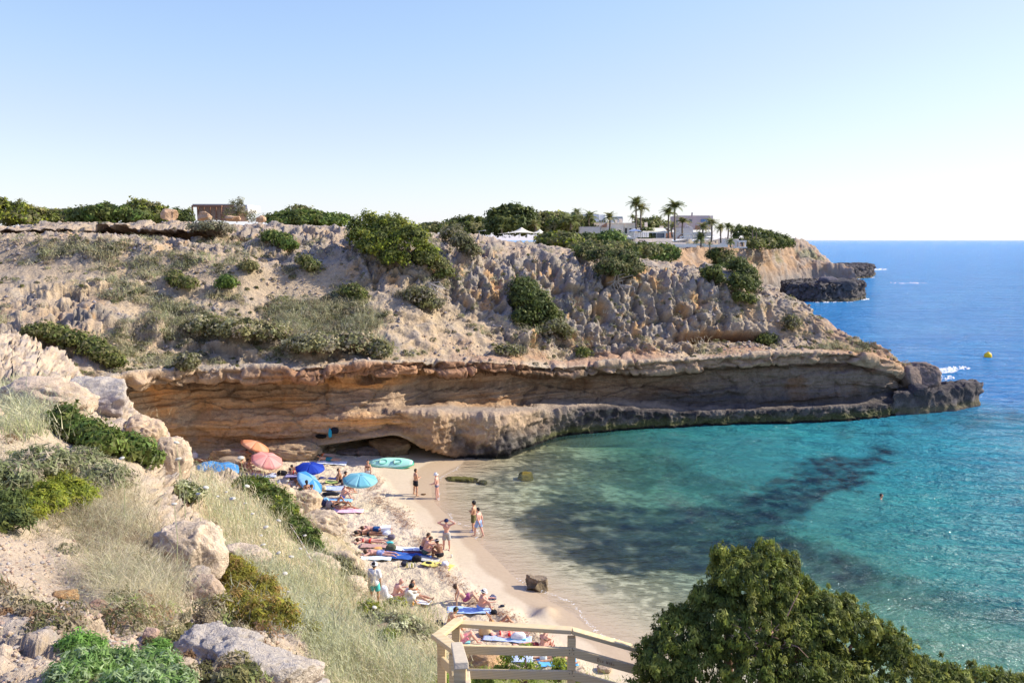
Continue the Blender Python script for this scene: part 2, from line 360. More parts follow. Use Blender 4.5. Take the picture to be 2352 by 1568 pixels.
# straight broken notches of the lip around the middle
blk = np.abs(((PXX*.011+.3*vn(P*.3, 3)) % 1)-.5)
disp -= lip*.55*ss(.44, .49, blk)*ss(930, 980, PXX)*(1-ss(1450, 1600, PXX))
# slope: terraces of rubble, ledges
led = ridged(P*np.array([.22, .22, .55])+N1[..., None]*.6, 3, 41)
outc = ss(.02, .3, fbm(P*np.array([.17, .17, .3]), 3, 141)+.25*N2)
disp += slope*outc*(.42*bv1+.24*bv2-.25*bc1-.12*bc2)
disp += slope*(.42*N2+.15*N3+.05*N4+.55*ss(.45, .7, led)*np.clip(N1+.5, 0, 1)*(1-.7*ss(1150, 1400, PXX)))
# tafoni: vertical ribs and hollows
wq = P+np.stack([N2*.5, N2*.4, N3*.25], -1)
rib = np.sign(ridged(wq*np.array([.72, .55, .12]), 2, 51)+.15)*np.abs(ridged(wq*np.array([.72, .55, .12]), 2, 51)+.15)**.8
d1, d2 = worley(wq*np.array([.55, .45, .20]), 61)
e1, e2 = worley(wq*np.array([1.15, 1.0, .75]), 67)
tm = ss(-.55, .15, fbm(P*np.array([.10, .10, .22]), 2, 71)+.35*ss(500, 900, PXX)+.25*ss(1150, 1400, PXX)-.15)
tm = tm*(1-.65*ss(1600, 1760, PXX))
tafm = np.clip(taf*tm + .45*upper*ss(.1, .5, fbm(P*.2, 2, 73)) + .75*slope*ss(.12, .4, fbm(P*np.array([.12, .12, .3]), 2, 75))*ss(9.05, 9.3, rv), 0, 1)
pit = np.maximum(ss(.42, .12, d1)*.0, 0) if False else np.clip(1-d1/.48, 0, 1)**.7
pit2 = np.clip(1-e1/.42, 0, 1)**.8
bt1, bk1 = blocky(wq*np.array([.45, .4, .26]), 143); bt2, bk2 = blocky(wq*np.array([1.1, 1.0, .7]), 149)
disp += tafm*(.80*np.clip(rib, -.55, .8)+.22*ridged(P*np.array([2.0, 2.0, 1.1]), 2, 53)+.16*N3+.14*N4+.30*N2+.22*bt1+.20*bt2-.48*bk1-.20*bk2-.95*pit*ss(.0, .35, N1+.25*bt1+.1)-.30*pit2*ss(-.2, .3, N2))
disp += upper*ss(-.1, .3, N1+.1)*(.34*bv1+.20*bv2-.2*bc1-.1*bc2)
disp += upper*(.38*N2+.22*ridged(P*np.array([.5,.5,1.1]), 3, 81)+.12*N3+.05*N4)
# overhanging crust near the plateau rim on the left
rimk = (1-ss(430, 640, PXX))*ss(-.15, .15, fbm(P*np.array([.07, .07, .1]), 2, 83)+.22); rj = rv+.05*N2
rim = ss(11.50, 11.60, rj)*(1-ss(11.64, 11.67, rj))*rimk
# reddish cave on the right under the terrace, and slots
rcy = 778-6*np.cos((PXX-1665)/60); rc = np.exp(-(((PXX-1665)/98)**4))*np.exp(-((PYY-rcy)/9)**4)
disp -= rc*2.4
disp += atop*(.25*N2)
disp *= np.clip(1-.85*ss(13.2, 14, rv), 0, 1)
disp *= ss(.8, 1.6, rv)*.9+.1
P2 = P-Nrm*0
sgn = 1.0 if (Nrm[NV//2, NU//2, 1] < 0) else -1.0
P2 = P+Nrm*sgn*disp[..., None]
P2[..., 2] -= .55*rimk*ss(11.15, 11.6, rj)*(1-ss(11.63, 11.67, rj)); P2[..., 1] += 1.5*rim; P2[..., 1] -= 1.5*rimk*ss(11.64, 11.68, rj)*(1-ss(11.7, 11.95, rj))
NF = grid_normals(P2)*sgn
# ---- colours of the rock
beige = C(.49, .395, .285); cream = C(.60, .485, .35); grey = C(.36, .325, .29); dgrey = C(.165, .155, .165); orange = C(.76, .42, .18)
brown = C(.20, .105, .05); dark = C(.045, .04, .042); talus = C(.51, .415, .305); red = C(.33, .145, .075); algae = C(.10, .10, .045); pinkd = C(.50, .355, .235)
col = np.broadcast_to(beige, (NV, NU, 3)).copy()
up = NF[..., 2]; upm = ss(.15, .6, up+.35*N3)
right = ss(1050, 1500, PXX)
cw = mix(np.broadcast_to(orange, col.shape), np.broadcast_to(pinkd*.85, col.shape), ss(-.15, .35, fbm(P*np.array([.10, .1, .9]), 3, 91)))
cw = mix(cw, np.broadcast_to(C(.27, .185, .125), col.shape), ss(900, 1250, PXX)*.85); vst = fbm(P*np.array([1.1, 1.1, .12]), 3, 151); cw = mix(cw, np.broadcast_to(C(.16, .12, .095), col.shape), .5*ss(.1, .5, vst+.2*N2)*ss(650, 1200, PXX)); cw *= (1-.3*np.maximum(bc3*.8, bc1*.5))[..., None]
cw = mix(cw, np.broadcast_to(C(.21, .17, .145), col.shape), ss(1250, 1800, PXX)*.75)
cw = mix(cw, np.broadcast_to(brown, col.shape), (.38+.35*right)*ss(.05, .4, fbm(P*np.array([.35, .35, 1.1]), 4, 95)))
cw = mix(cw, np.broadcast_to(C(.55, .40, .26), col.shape), .5*ss(.15, .45, strat2*.6+N2*.5)*(1-right))
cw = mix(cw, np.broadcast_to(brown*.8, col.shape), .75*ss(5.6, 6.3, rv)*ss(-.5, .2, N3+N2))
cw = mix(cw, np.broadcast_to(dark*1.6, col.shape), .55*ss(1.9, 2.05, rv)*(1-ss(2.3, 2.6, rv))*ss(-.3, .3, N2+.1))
cw = mix(cw, np.broadcast_to(cream, col.shape), ss(520, 330, PXX)*ss(-.35, .2, N2)*.75)
cw = mix(cw, np.broadcast_to(C(.085, .08, .082), col.shape), ss(1380, 1560, PXX)*(1-ss(4.2, 5.0, rv+.5*N2))*.85)
cb = mix(np.broadcast_to(dark*1.2, col.shape), np.broadcast_to(C(.15, .13, .115), col.shape), ss(-.3, .4, N3+.4*N2))
cb = mix(cb, np.broadcast_to(pinkd, col.shape), (1-ss(1180, 1300, PXX))*ss(2.35, 2.8, rv+.4*N2))
cb = mix(cb, np.broadcast_to(C(.40, .25, .14), col.shape), .7*(1-ss(1000, 1120, PXX))*ss(-.4, .2, N2))
cb = mix(cb, np.broadcast_to(C(.38, .30, .23), col.shape), ss(2.75, 3.3, rv+.35*N2-.35*ss(1250, 1450, PXX))*(1-.75*ss(1500, 1700, PXX)))
zz = P2[..., 2]
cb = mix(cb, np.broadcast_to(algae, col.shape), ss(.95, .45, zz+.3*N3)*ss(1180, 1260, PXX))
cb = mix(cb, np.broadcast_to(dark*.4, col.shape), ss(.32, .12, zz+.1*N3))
cs = mix(np.broadcast_to(talus, col.shape), np.broadcast_to(pinkd, col.shape), ss(.0, .5, N1+.3*N2))
cs = mix(cs, np.broadcast_to(grey, col.shape), .75*ss(.0, .35, N2*.8+N3*.6-.02)); cs = mix(cs, np.broadcast_to(cream, col.shape), .6*outc*ss(-.2, .5, bv2)); cs *= (1-.35*outc*np.maximum(bc1, .6*bc2))[..., None]
cs = mix(cs, np.broadcast_to(C(.45, .24, .14), col.shape), .6*ss(900, 1100, PXX)*ss(9.55, 9.0, rv)*ss(-.4, .3, N2))
ct = mix(np.broadcast_to(cream*.92, col.shape), np.broadcast_to(grey, col.shape), np.clip(ss(-.15, .35, N3*.6+rib*.45+up*.6)+.25*right, 0, 1))
ct = mix(ct, np.broadcast_to(C(.50, .40, .30), col.shape), ss(.2, .8, bt2)*.5); ct *= (1-.3*bk1)[..., None]
ct = mix(ct, np.broadcast_to(C(.56, .36, .19), col.shape), ss(.25, .7, np.maximum(pit, pit2*.9))*.95)
cu = mix(np.broadcast_to(C(.48, .385, .30), col.shape), np.broadcast_to(grey, col.shape), ss(-.25, .45, N2+N3*.6))
cu = mix(cu, np.broadcast_to(cream*.9, col.shape), (1-ss(420, 600, PXX))*.65*ss(-.1, .4, N3+.1))
col = mix(col, cs, np.clip(slope+ss(7.9, 8.3, rv)*(1-ss(9, 9.5, rv)), 0, 1))
col = mix(col, cu, np.clip(upper+atop, 0, 1)); col = mix(col, ct, np.clip(tafm*1.2, 0, 1))
col = mix(col, np.broadcast_to(C(.30, .17, .09), col.shape), np.clip(rim*1.1, 0, 1))
col = mix(col, np.broadcast_to(red*.8, col.shape), np.clip(rc*1.3, 0, 1))
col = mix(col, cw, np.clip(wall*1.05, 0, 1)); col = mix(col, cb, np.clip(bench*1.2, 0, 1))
lb = ss(6.85, 7.05, rv)*(1-ss(7.85, 8.05, rv)); col = mix(col, np.broadcast_to(C(.36, .20, .12), col.shape)*(1+.25*bv1)[..., None], lb*.9*(1-ss(1150, 1450, PXX))*ss(450, 700, PXX)); col = mix(col, np.broadcast_to(C(.42, .30, .20), col.shape)*(1+.2*bv1)[..., None], lb*.9*np.clip(ss(1150, 1450, PXX)+1-ss(450, 700, PXX), 0, 1))
col = mix(col, np.broadcast_to(C(.09, .055, .035), col.shape), .8*ss(6.0, 6.3, rv)*(1-ss(6.8, 7.0, rv))*ss(-.5, .1, N2))  # dark line in the undercut: shade below the lip put into the colour
tipm = ss(1850, 1960, PXX)*ss(7.7, 8, rv); col = mix(col, np.broadcast_to(C(.50, .31, .18), col.shape), tipm*.85)
upz = ss(8.3, 8.8, rv)*(1-tipm); col = col*(1-upz[..., None]*(1-C(.98, .93, .86))); col *= (1+.22*N4+.14*N3)[..., None]; col = np.clip(col, .01, .85)
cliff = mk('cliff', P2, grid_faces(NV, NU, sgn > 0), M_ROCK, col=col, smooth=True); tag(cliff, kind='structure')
CL = dict(P=P2, N=NF, rv=rv, px=None); CL['px'], CL['py'] = proj(P2)
print('cliff', time.time()-T0)

def pick(S, vx, vy, front=True):
    d = (S['px']-vx)**2+(S['py']-vy)**2
    k = np.argpartition(d.ravel(), 14)[:14]; pts = S['P'].reshape(-1, 3)[k]
    m = d.ravel()[k] < 60
    if m.any(): pts = pts[m]; k = k[m]
    j = np.argmin(pts[:, 1]) if front else 0
    return pts[j], S['N'].reshape(-1, 3)[k[j]]

# ------------------------------------------------------------------ beach and sea bed
shore_px = [(1068, 1030), (1070, 1062), (1020, 1082), (990, 1110), (992, 1150), (1030, 1185), (1075, 1222), (1110, 1255), (1150, 1292), (1190, 1335), (1250, 1372), (1300, 1402), (1360, 1440), (1430, 1488), (1500, 1540), (1600, 1620), (1800, 1760), (2300, 2000)]
shore = G([p[0] for p in shore_px], [p[1] for p in shore_px], 0.0)[:, :2]
for _ in range(2):
    a_, b_ = shore[:-1], shore[1:]; shore = np.vstack([shore[:1], np.stack([.75*a_+.25*b_, .25*a_+.75*b_], 1).reshape(-1, 2), shore[-1:]])
shore = np.vstack([shore, [40, 0]])
poly = np.vstack([shore, [[-200, 0], [-200, 75], [shore[0, 0], 75]]])
def sdist(X, Y):
    X = np.asarray(X, float); Y = np.asarray(Y, float); d = np.full(X.shape, 1e9)
    for a, b in zip(shore[:-1], shore[1:]):
        e = b-a; t = np.clip(((X-a[0])*e[0]+(Y-a[1])*e[1])/(e@e), 0, 1)
        d = np.minimum(d, (X-a[0]-t*e[0])**2+(Y-a[1]-t*e[1])**2)
    ins = np.zeros(X.shape, bool)
    for a, b in zip(poly, np.roll(poly, -1, 0)):
        c = ((a[1] > Y) != (b[1] > Y))
        with np.errstate(divide='ignore', invalid='ignore'):
            ins ^= c & (X < (b[0]-a[0])*(Y-a[1])/(b[1]-a[1]+1e-12)+a[0])
    return np.where(ins, 1, -1)*np.sqrt(d)
def sand_base(X, Y):
    s = sdist(X, Y)
    up_ = 1.55*(1-np.exp(-np.maximum(s, 0)*.075/1.55*1.1)); dn = -.085*np.maximum(-s, 0); dn = np.where(dn < -1.6, -1.6+(dn+1.6)*.55, dn)
    return np.where(s > 0, up_, np.maximum(dn, -7)), s
def ground(vx, vy):
    z = .8
    for _ in range(8):
        p = G(vx, vy, z); z = float(sand_base(p[..., 0:1], p[..., 1:2])[0][0])
    return G(vx, vy, z)
gx = np.arange(-32, 13, .135); gy = np.arange(19, 63.5, .135); X, Y = np.meshgrid(gx, gy)
Z, SDI = sand_base(X, Y)
Pq = np.stack([X, Y, Z*0], -1)
SDw = SDI+.30*vn(Pq*.35, 3)+.18*vn(Pq*.9, 4)-2.2*ss(48, 54, Y)
dry = ss(1.7, 2.8, SDw)
w1, w2 = worley(Pq*np.array([1.9, 1.9, 1]), 5); w3, _ = worley(Pq*np.array([3.4, 3.4, 1])+7, 8)
foot = -.16*np.clip(1-w1/.5, 0, 1)+.10*np.clip(w1-.5, 0, .5)-.07*np.clip(1-w3/.45, 0, 1)+.08*fbm(Pq*1.2, 3, 3)+.05*fbm(Pq*4, 2, 6)
Z = Z+dry*foot+.02*(1-dry)*fbm(Pq*.5, 2, 2)*ss(0, 2, SDI)
pitp = ground(1237, 1400)
Z -= .22*np.exp(-(((X-ground(1215, 1405)[0])**2+(Y-ground(1215, 1405)[1])**2)/.18))*(1+.6*fbm(Pq*3, 2, 70))
Z += .17*(1+1.2*fbm(Pq*2.4, 2, 71))*np.exp(-(((X-ground(1215, 1405)[0]-.7)**2+(Y-ground(1215, 1405)[1])**2)/.25))
sandc = C(.60, .495, .35); wetc = C(.46, .35, .235)
cs_ = mix(np.broadcast_to(sandc, (*X.shape, 3)), np.broadcast_to(C(.64, .53, .40), (*X.shape, 3)), ss(-.3, .4, fbm(Pq*.3, 3, 12)))
cs_ = mix(cs_, np.broadcast_to(C(.56, .45, .305), (*X.shape, 3)), (1-dry)*.55)
cs_ = mix(cs_, np.broadcast_to(wetc, (*X.shape, 3)), ss(1.15, .85, SDw+2.2*ss(48, 54, Y)*.7))
wr = np.exp(-((SDw-2.9-.5*vn(Pq*.25, 9))/.5)**2)*ss(-.05, .35, fbm(Pq*2.2, 3, 15)+.25)*ss(54, 50, Y)
cs_ = mix(cs_, np.broadcast_to(C(.30, .17, .10), (*X.shape, 3)), wr*.35); Z += wr*.04; WRK = wr

VXb, VYb = proj(np.stack([X, Y, Z], -1))
weedpoly = [
 [(1140, 1185), (1250, 1150), (1350, 1142), (1500, 1168), (1640, 1150), (1780, 1105), (1900, 1055), (2050, 1030), (2010, 1095), (1900, 1150), (1800, 1205), (1900, 1262), (2000, 1310), (1950, 1362), (1850, 1342), (1700, 1335), (1550, 1318), (1400, 1305), (1300, 1285), (1215, 1240)],
 [(1110, 1085), (1180, 1052), (1300, 1046), (1420, 1058), (1400, 1082), (1290, 1092), (1180, 1112)],
 [(1225, 1122), (1330, 1100), (1480, 1040), (1530, 1042), (1600, 1085), (1740, 1128), (1660, 1152), (1540, 1118), (1380, 1120), (1280, 1150)],
 [(1345, 1335), (1372, 1326), (1395, 1345), (1385, 1362), (1355, 1358)],
 [(1800, 1290), (1950, 1290), (2110, 1325), (2352, 1395), (2500, 1440), (2500, 1480), (2352, 1455), (2150, 1410), (1980, 1380), (1850, 1345)],
 [(1802, 996), (1830, 990), (1852, 998), (1828, 1006)], [(1890, 998), (1945, 988), (1975, 995), (1930, 1003)], [(1985, 985), (2050, 978), (2120, 985), (2040, 996)],
 [(2060, 955), (2180, 950), (2290, 935), (2352, 930), (2352, 975), (2200, 985), (2110, 978)]]
def inpoly(px, py, pl):
    r = np.zeros(px.shape, bool)
    for (ax, ay), (bx, by) in zip(pl, pl[1:]+pl[:1]):
        c = ((ay > py) != (by > py)); r ^= c & (px < (bx-ax)*(py-ay)/(by-ay+1e-12)+ax)
    return r
def weed_mask(px, py, Pn):
    n = fbm(Pn*.35, 3, 44); n2 = fbm(Pn*.35+50, 3, 46); n3 = fbm(Pn*2.2, 3, 47); n4 = fbm(Pn*2.2+30, 3, 48)
    n5 = fbm(Pn*.9, 3, 49); qx = px+n*60+n5*45+n3*22; qy = py+n2*28+n5*20+n4*10; r = np.zeros(px.shape)
    for pl, w in zip(weedpoly, (1, .75, .6, .7, .5, .9, .9, .6, .5)): r = np.maximum(r, w*inpoly(qx, qy, pl)*(1-.55*ss(.12, .4, n5+.5*n4)))
    return r
wm = np.zeros(X.shape); mm_ = SDI < 2
wm[mm_] = weed_mask(VXb[mm_], VYb[mm_], np.stack([X, Y, X*0], -1)[mm_])
wm = smooth1(smooth1(wm, 1, 0), 1, 1)
under = ss(.0, -5, SDI)
cs_ = mix(cs_, np.broadcast_to(C(.60, .52, .38), (*X.shape, 3)), under*.9)
peb = ss(-.25, .25, fbm(Pq*3.0, 3, 55)+.5*fbm(Pq*.3, 2, 57))*ss(-.8, -4.5, SDI)*.72
cs_ = mix(cs_, np.broadcast_to(C(.13, .11, .06), (*X.shape, 3)), peb)
cs_ = mix(cs_, np.broadcast_to(C(.028, .034, .026), (*X.shape, 3)), wm*under*.97); Z += wm*under*.12*fbm(Pq*2, 2, 60)
t = NT('sand'); v = t.obj(); a = t.attr('Col').outputs['Color']
n_ = t.noise(5, 6, .7, v); wet = t.attr('wet').outputs['Fac']
c_ = t.mixc(t.mapr(n_, .3, .7, .25, 0), a, (.6, .5, .42), 'MULTIPLY')
h_ = t.math('MULTIPLY', t.math('ADD', t.noise(6, 5, .65, v), t.math('MULTIPLY', t.noise(2.6, 3, .5, v), 1.1)), t.math('SUBTRACT', 1.0, t.math('MULTIPLY', wet, .93)))
M_SAND = t.done(t.bsdf(c_, t.mapr(wet, 0, 1, .95, .42), t.bump(h_, .85, .17), .25))
beach = mk('beach_sand', np.stack([X, Y, Z], -1), grid_faces(*X.shape), M_SAND, col=cs_, smooth=True, attrs={'wet': 1-dry})
tag(beach, kind='structure')
# deeper bed beyond the fine sheet
gx2 = np.arange(-45, 62, .62); gy2 = np.arange(8, 112, .62); X2, Y2 = np.meshgrid(gx2, gy2); Z2, S2 = sand_base(X2, Y2)
Z2 = Z2-.25
bx, by_ = proj(np.stack([X2, Y2, Z2], -1)); B2 = np.stack([X2, Y2, X2*0], -1); wb = np.zeros(X2.shape); mb2 = S2 < 2; wb[mb2] = weed_mask(bx[mb2], by_[mb2], B2[mb2])
cb2 = mix(np.broadcast_to(C(.60, .52, .38), B2.shape), np.broadcast_to(C(.028, .034, .026), B2.shape), wb*.97)
bed = mk('sea_bed', np.stack([X2, Y2, Z2], -1), grid_faces(*X2.shape), M_SAND, col=cb2, attrs={'wet': np.zeros(X2.shape)}, smooth=True); tag(bed, kind='structure')
print('beach', time.time()-T0)

# ------------------------------------------------------------------ the sea
ny, nx = 360, 330
dz = np.concatenate([np.linspace(16, 24, 16, endpoint=False), 24*(130/24)**np.linspace(0, 1, 284, endpoint=False), 130*(40000/130)**np.linspace(0, 1, 60)])
tx = np.concatenate([np.linspace(-1.3, -.45, 16, endpoint=False), np.linspace(-.45, .68, 294, endpoint=False), np.linspace(.68, 2.2, 20)])
YY = np.broadcast_to(dz[:, None], (ny, nx)); XX = YY*tx[None, :]
near = YY < 140
SD2 = np.full(XX.shape, -60.0); SD2[near] = sdist(XX[near], YY[near])
Pw = np.stack([XX, YY, XX*0], -1)
wpx, wpy = proj(Pw)
depth = np.maximum(-SD2, 0)
# the cove stays shallow along the rock face; open water past the point is deep
openw = ss(20, 60, XX-.0*YY+.55*(YY-60))
lat = ss(5, 48, XX+.25*(YY-50))
dm = np.minimum(depth*.085, 2.6+3.2*lat)+lat*1.6*ss(30, 12, np.minimum(YY, 30)*0+12)
dm = np.minimum(depth*.085, 1.5)+2.2*lat*ss(4, 20, depth)+14*ss(80, 118, YY+.30*XX)*ss(4, 20, depth)
wmk = np.zeros(XX.shape); m_ = near & (SD2 < 1); wmk[m_] = weed_mask(wpx[m_], wpy[m_], Pw[m_]); wmk = smooth1(smooth1(wmk, 1, 0), 1, 1)
t = NT('sea_water'); v = t.obj(); dA = t.attr('depth').outputs['Fac']; wA = t.attr('weed').outputs['Fac']
d01 = t.mapr(dA, 0, 8, 0, 1)
body = t.ramp(d01, [(0.0, (.30, .33, .22)), (.06, (.17, .30, .23)), (.17, (.08, .33, .27)), (.32, (.045, .36, .38)), (.46, (.04, .34, .48)), (.7, (.04, .30, .58)), (1.0, (.045, .29, .62))])
pn = t.noise(.045, 4, .55, t.scale(v, 1, 2.2, 1)); body = t.mixc(t.mapr(pn, .35, .68, 0, .5), body, (.5, .62, .85), 'MULTIPLY')
body = t.mixc(t.math('MULTIPLY', wA, t.mapr(t.noise(.9, 4, .6, v), .36, .60, .55, 1.0)), body, (.006, .030, .065))
vv1 = t.scale(v, .75, 1.9, 1, R(8)); vv2 = t.scale(v, 1.0, 2.2, 1, R(-14))
h = t.math('ADD', t.math('MULTIPLY', t.noise(.55, 3, .5, vv1, .6), 1.0), t.math('MULTIPLY', t.noise(2.1, 3, .6, vv2, .5), .42))
h = t.math('ADD', h, t.math('MULTIPLY', t.noise(.10, 2, .5, vv1), 2.2))
h = t.math('ADD', h, t.math('MULTIPLY', t.noise(7, 3, .6, v), .12))
am = t.mapr(dA, 0, 3.0, .22, 1.5)
bn = t.n('ShaderNodeBump'); bn.inputs['Distance'].default_value = 1.0; t.l(am, bn.inputs['Strength']); t.l(h, bn.inputs['Height'])
df = t.n('ShaderNodeBsdfDiffuse'); t.l(body, df.inputs['Color']); t.l(bn.outputs[0], df.inputs['Normal'])
tr = t.n('ShaderNodeBsdfTransparent'); t.l(t.ramp(d01, [(0, (1, 1, 1)), (.06, (.88, .96, .90)), (.18, (.45, .85, .74)), (.4, (.25, .75, .72)), (1, (.2, .6, .75))]), tr.inputs['Color'])
mx = t.n('ShaderNodeMixShader')
wfac = t.math('MULTIPLY', wA, t.mapr(dA, 0, 1.0, 0, .45))
opac = t.ramp(d01, [(0.0, (0, 0, 0)), (.03, (.02,)*3), (.09, (.14,)*3), (.2, (.52,)*3), (.32, (.86,)*3), (.5, (1, 1, 1))])
t.l(t.math('MAXIMUM', opac, wfac), mx.inputs[0]); t.l(tr.outputs[0], mx.inputs[1]); t.l(df.outputs[0], mx.inputs[2])
gl = t.n('ShaderNodeBsdfGlossy'); gl.inputs['Roughness'].default_value = .07; t.l(bn.outputs[0], gl.inputs['Normal']); gl.inputs['Color'].default_value = (1, 1, 1, 1)
ge = t.n('ShaderNodeNewGeometry'); dp = t.n('ShaderNodeVectorMath', operation='DOT_PRODUCT'); t.l(ge.outputs['Incoming'], dp.inputs[0]); t.l(bn.outputs[0], dp.inputs[1])
frn = t.math('ADD', .02, t.math('MULTIPLY', .98, t.math('POWER', t.math('SUBTRACT', 1.0, t.math('ABSOLUTE', dp.outputs['Value'])), 5.0)))
m2 = t.n('ShaderNodeMixShader'); t.l(frn, m2.inputs[0]); t.l(mx.outputs[0], m2.inputs[1]); t.l(gl.outputs[0], m2.inputs[2])
M_SEA = t.done(m2.outputs[0])
zw = .03*fbm(Pw*np.array([.35, .8, 1]), 2, 77)*ss(1, 8, depth)
sea = mk('sea', np.stack([XX, YY, zw], -1), grid_faces(ny, nx), M_SEA, smooth=True, attrs={'depth': dm, 'weed': wmk}); tag(sea, kind='structure')
print('sea', time.time()-T0)
# ------------------------------------------------------------------ near hillside
ctrl = [(-250, 1640, 5.2), (0, 1640, 5.3), (0, 1568, 6), (200, 1568, 6.2), (400, 1568, 6.8), (700, 1568, 9), (850, 1568, 12), (1000, 1568, 14.5), (1150, 1600, 15), (1300, 1640, 14), (1500, 1680, 11), (1900, 1700, 9), (2400, 1700, 9),
 (0, 1400, 7.6), (200, 1400, 8.2), (400, 1400, 10), (560, 1430, 11.5), (700, 1400, 16), (900, 1420, 23), (1000, 1470, 24), (960, 1500, 20), (1080, 1560, 19),
 (0, 1250, 10), (200, 1250, 12), (400, 1250, 15), (500, 1280, 17), (600, 1250, 23), (760, 1300, 30), (840, 1290, 36), (850, 1380, 31), (970, 1410, 29.5),
 (0, 1100, 15), (200, 1100, 18), (350, 1100, 22), (430, 1150, 24), (500, 1110, 37), (600, 1120, 41), (700, 1190, 41), (820, 1262, 39), (650, 1100, 45), (560, 1072, 46),
 (0, 1000, 20), (150, 1000, 24), (300, 1000, 31), (380, 1035, 37), (450, 1055, 46),
 (0, 900, 30), (150, 900, 37), (250, 920, 42), (0, 800, 43), (100, 815, 46), (0, 755, 51), (-250, 760, 44), (-250, 1000, 20), (-250, 1300, 9)]
ca = np.array(ctrl, float); q = ca[:, :2]/500.0
def tps(r2): return np.where(r2 > 0, r2*np.log(np.maximum(r2, 1e-12)), 0)
def fit(q, v, lam=2e-3):
    n = len(q); Kk = tps(((q[:, None]-q[None])**2).sum(-1))+lam*np.eye(n); Pm = np.c_[np.ones(n), q]
    A_ = np.block([[Kk, Pm], [Pm.T, np.zeros((3, 3))]]); return np.linalg.solve(A_, np.r_[v, 0, 0, 0])
wgt = fit(q, np.log(ca[:, 2]))
def near_d(px, py):
    x = np.stack([px, py], -1).reshape(-1, 2)/500.0; out = np.zeros(len(x))
    for i in range(0, len(x), 40000):
        s = x[i:i+40000]; out[i:i+40000] = tps(((s[:, None]-q[None])**2).sum(-1)) @ wgt[:-3]+wgt[-3]+s @ wgt[-2:]
    return np.exp(out).reshape(px.shape)
tops = [(-300, 700), (-50, 738), (0, 752), (60, 780), (110, 800), (150, 822), (185, 862), (220, 885), (262, 903), (300, 932), (335, 972), (380, 1006), (410, 1045), (440, 1076), (540, 1096), (600, 1100), (660, 1118), (712, 1152), (742, 1215), (785, 1240), (822, 1262), (834, 1300), (840, 1386), (920, 1392), (985, 1402), (1010, 1450), (1060, 1492), (1160, 1536), (1300, 1560), (1450, 1580), (1700, 1610), (2500, 1640)]
nu, nv = 500, 340
pxs = np.interp(np.linspace(0, 1, nu), [0, .05, .86, 1], [-300, -40, 1250, 2500])
yt = np.interp(pxs, [a for a, b in tops], [b for a, b in tops]); yt = smooth1(yt, 3, 0)
yt = yt+4*vn(np.stack([pxs*.05, pxs*0, pxs*0], -1), 5)+3*vn(np.stack([pxs*.14, pxs*0, pxs*0], -1), 6)
vv = np.linspace(0, 1, nv)**.85
PY = 1700+(yt[None]-1700)*vv[:, None]; PX = np.broadcast_to(pxs[None], PY.shape)
dn = near_d(PX, PY); P = D(PX, PY, dn)
back = []
for k, (f, dzz) in enumerate([(.012, -.15), (.03, -.6), (.06, -1.6), (.10, -3.2), (.15, -6)]):
    e = P[-1].copy(); e[:, 1] += dn[-1]*f; e[:, 0] += dn[-1]*f*(pxs-1176)/FV; e[:, 2] += dzz*np.clip(dn[-1]/30, .5, 1.2); back.append(e)
P = np.concatenate([P, np.stack(back)]); NV, NU = P.shape[:2]
Nr = grid_normals(P); s_ = 1.0 if Nr[NV//2, NU//2, 2] > 0 else -1.0; Nr = smooth1(smooth1(Nr*s_, 4, 0), 4, 1); Nr /= np.linalg.norm(Nr, axis=-1, keepdims=True)
PX, PY = proj(P); dd = P[..., 1]; sc = np.clip(dd/18, .35, .8)
n0 = fbm(P*.35, 3, 101); n1 = fbm(P*1.1, 4, 103); n2 = fbm(P*3.3, 4, 107); n3 = fbm(P*10, 3, 109); rg = ridged(P*.8, 4, 111)
# rock where the photo shows bare limestone
rockp = [[(-60, 735), (90, 790), (150, 822), (300, 930), (400, 1010), (430, 1080), (330, 1060), (240, 960), (120, 960), (-60, 1010)],
 [(330, 1050), (420, 1040), (470, 1180), (500, 1340), (560, 1430), (640, 1440), (760, 1600), (300, 1600), (200, 1470), (380, 1430), (420, 1330), (350, 1200)],
 [(-60, 1330), (120, 1330), (260, 1440), (330, 1600), (-60, 1600)], [(600, 1082), (720, 1130), (740, 1200), (690, 1220), (640, 1150), (560, 1110), (450, 1080), (470, 1062)],
 [(790, 1245), (855, 1300), (858, 1400), (800, 1390), (770, 1300)]]
rk = np.zeros(P.shape[:2]); jx = PX+35*n0+20*n1; jy = PY+35*fbm(P*.35+40, 3, 101)+15*n1
for pl in rockp: rk = np.maximum(rk, inpoly(jx, jy, pl).astype(float))
rk = smooth1(smooth1(rk, 5, 0), 5, 1)
edge = ss(0, .06, 1-np.linspace(0, 1, NV))[:, None]
hb1, hk1 = blocky(P*.8+n1[..., None]*.3, 161); hb2, hk2 = blocky(P*2.3+n1[..., None]*.3, 163)
fw = ss(1100, 1000, PX)*.9+.1
d1, d2 = worley(P*1.4+n1[..., None]*.3, 121); e1, _ = worley(P*4.2, 123)
dis = fw*(.35*n0*sc+.16*n1*sc+(rk)*sc*(.30*hb1+.16*hb2-.16*hk1-.07*hk2+.32*np.maximum(rg, -.2)+.20*n1-.30*np.clip(1-d1/.42, 0, 1)-.10*np.clip(1-e1/.4, 0, 1)+.07*n2)+.05*n2*sc+.018*n3)
path = inpoly(PX+20*n0, PY+20*n1, [(-80, 1205), (90, 1220), (210, 1340), (330, 1460), (420, 1600), (250, 1600), (160, 1420), (-80, 1330)]).astype(float); path = smooth1(smooth1(path, 6, 0), 6, 1)
dis -= path*.12
dis[-5:] *= .5
P2 = P+Nr*dis[..., None]; NF = grid_normals(P2)*s_
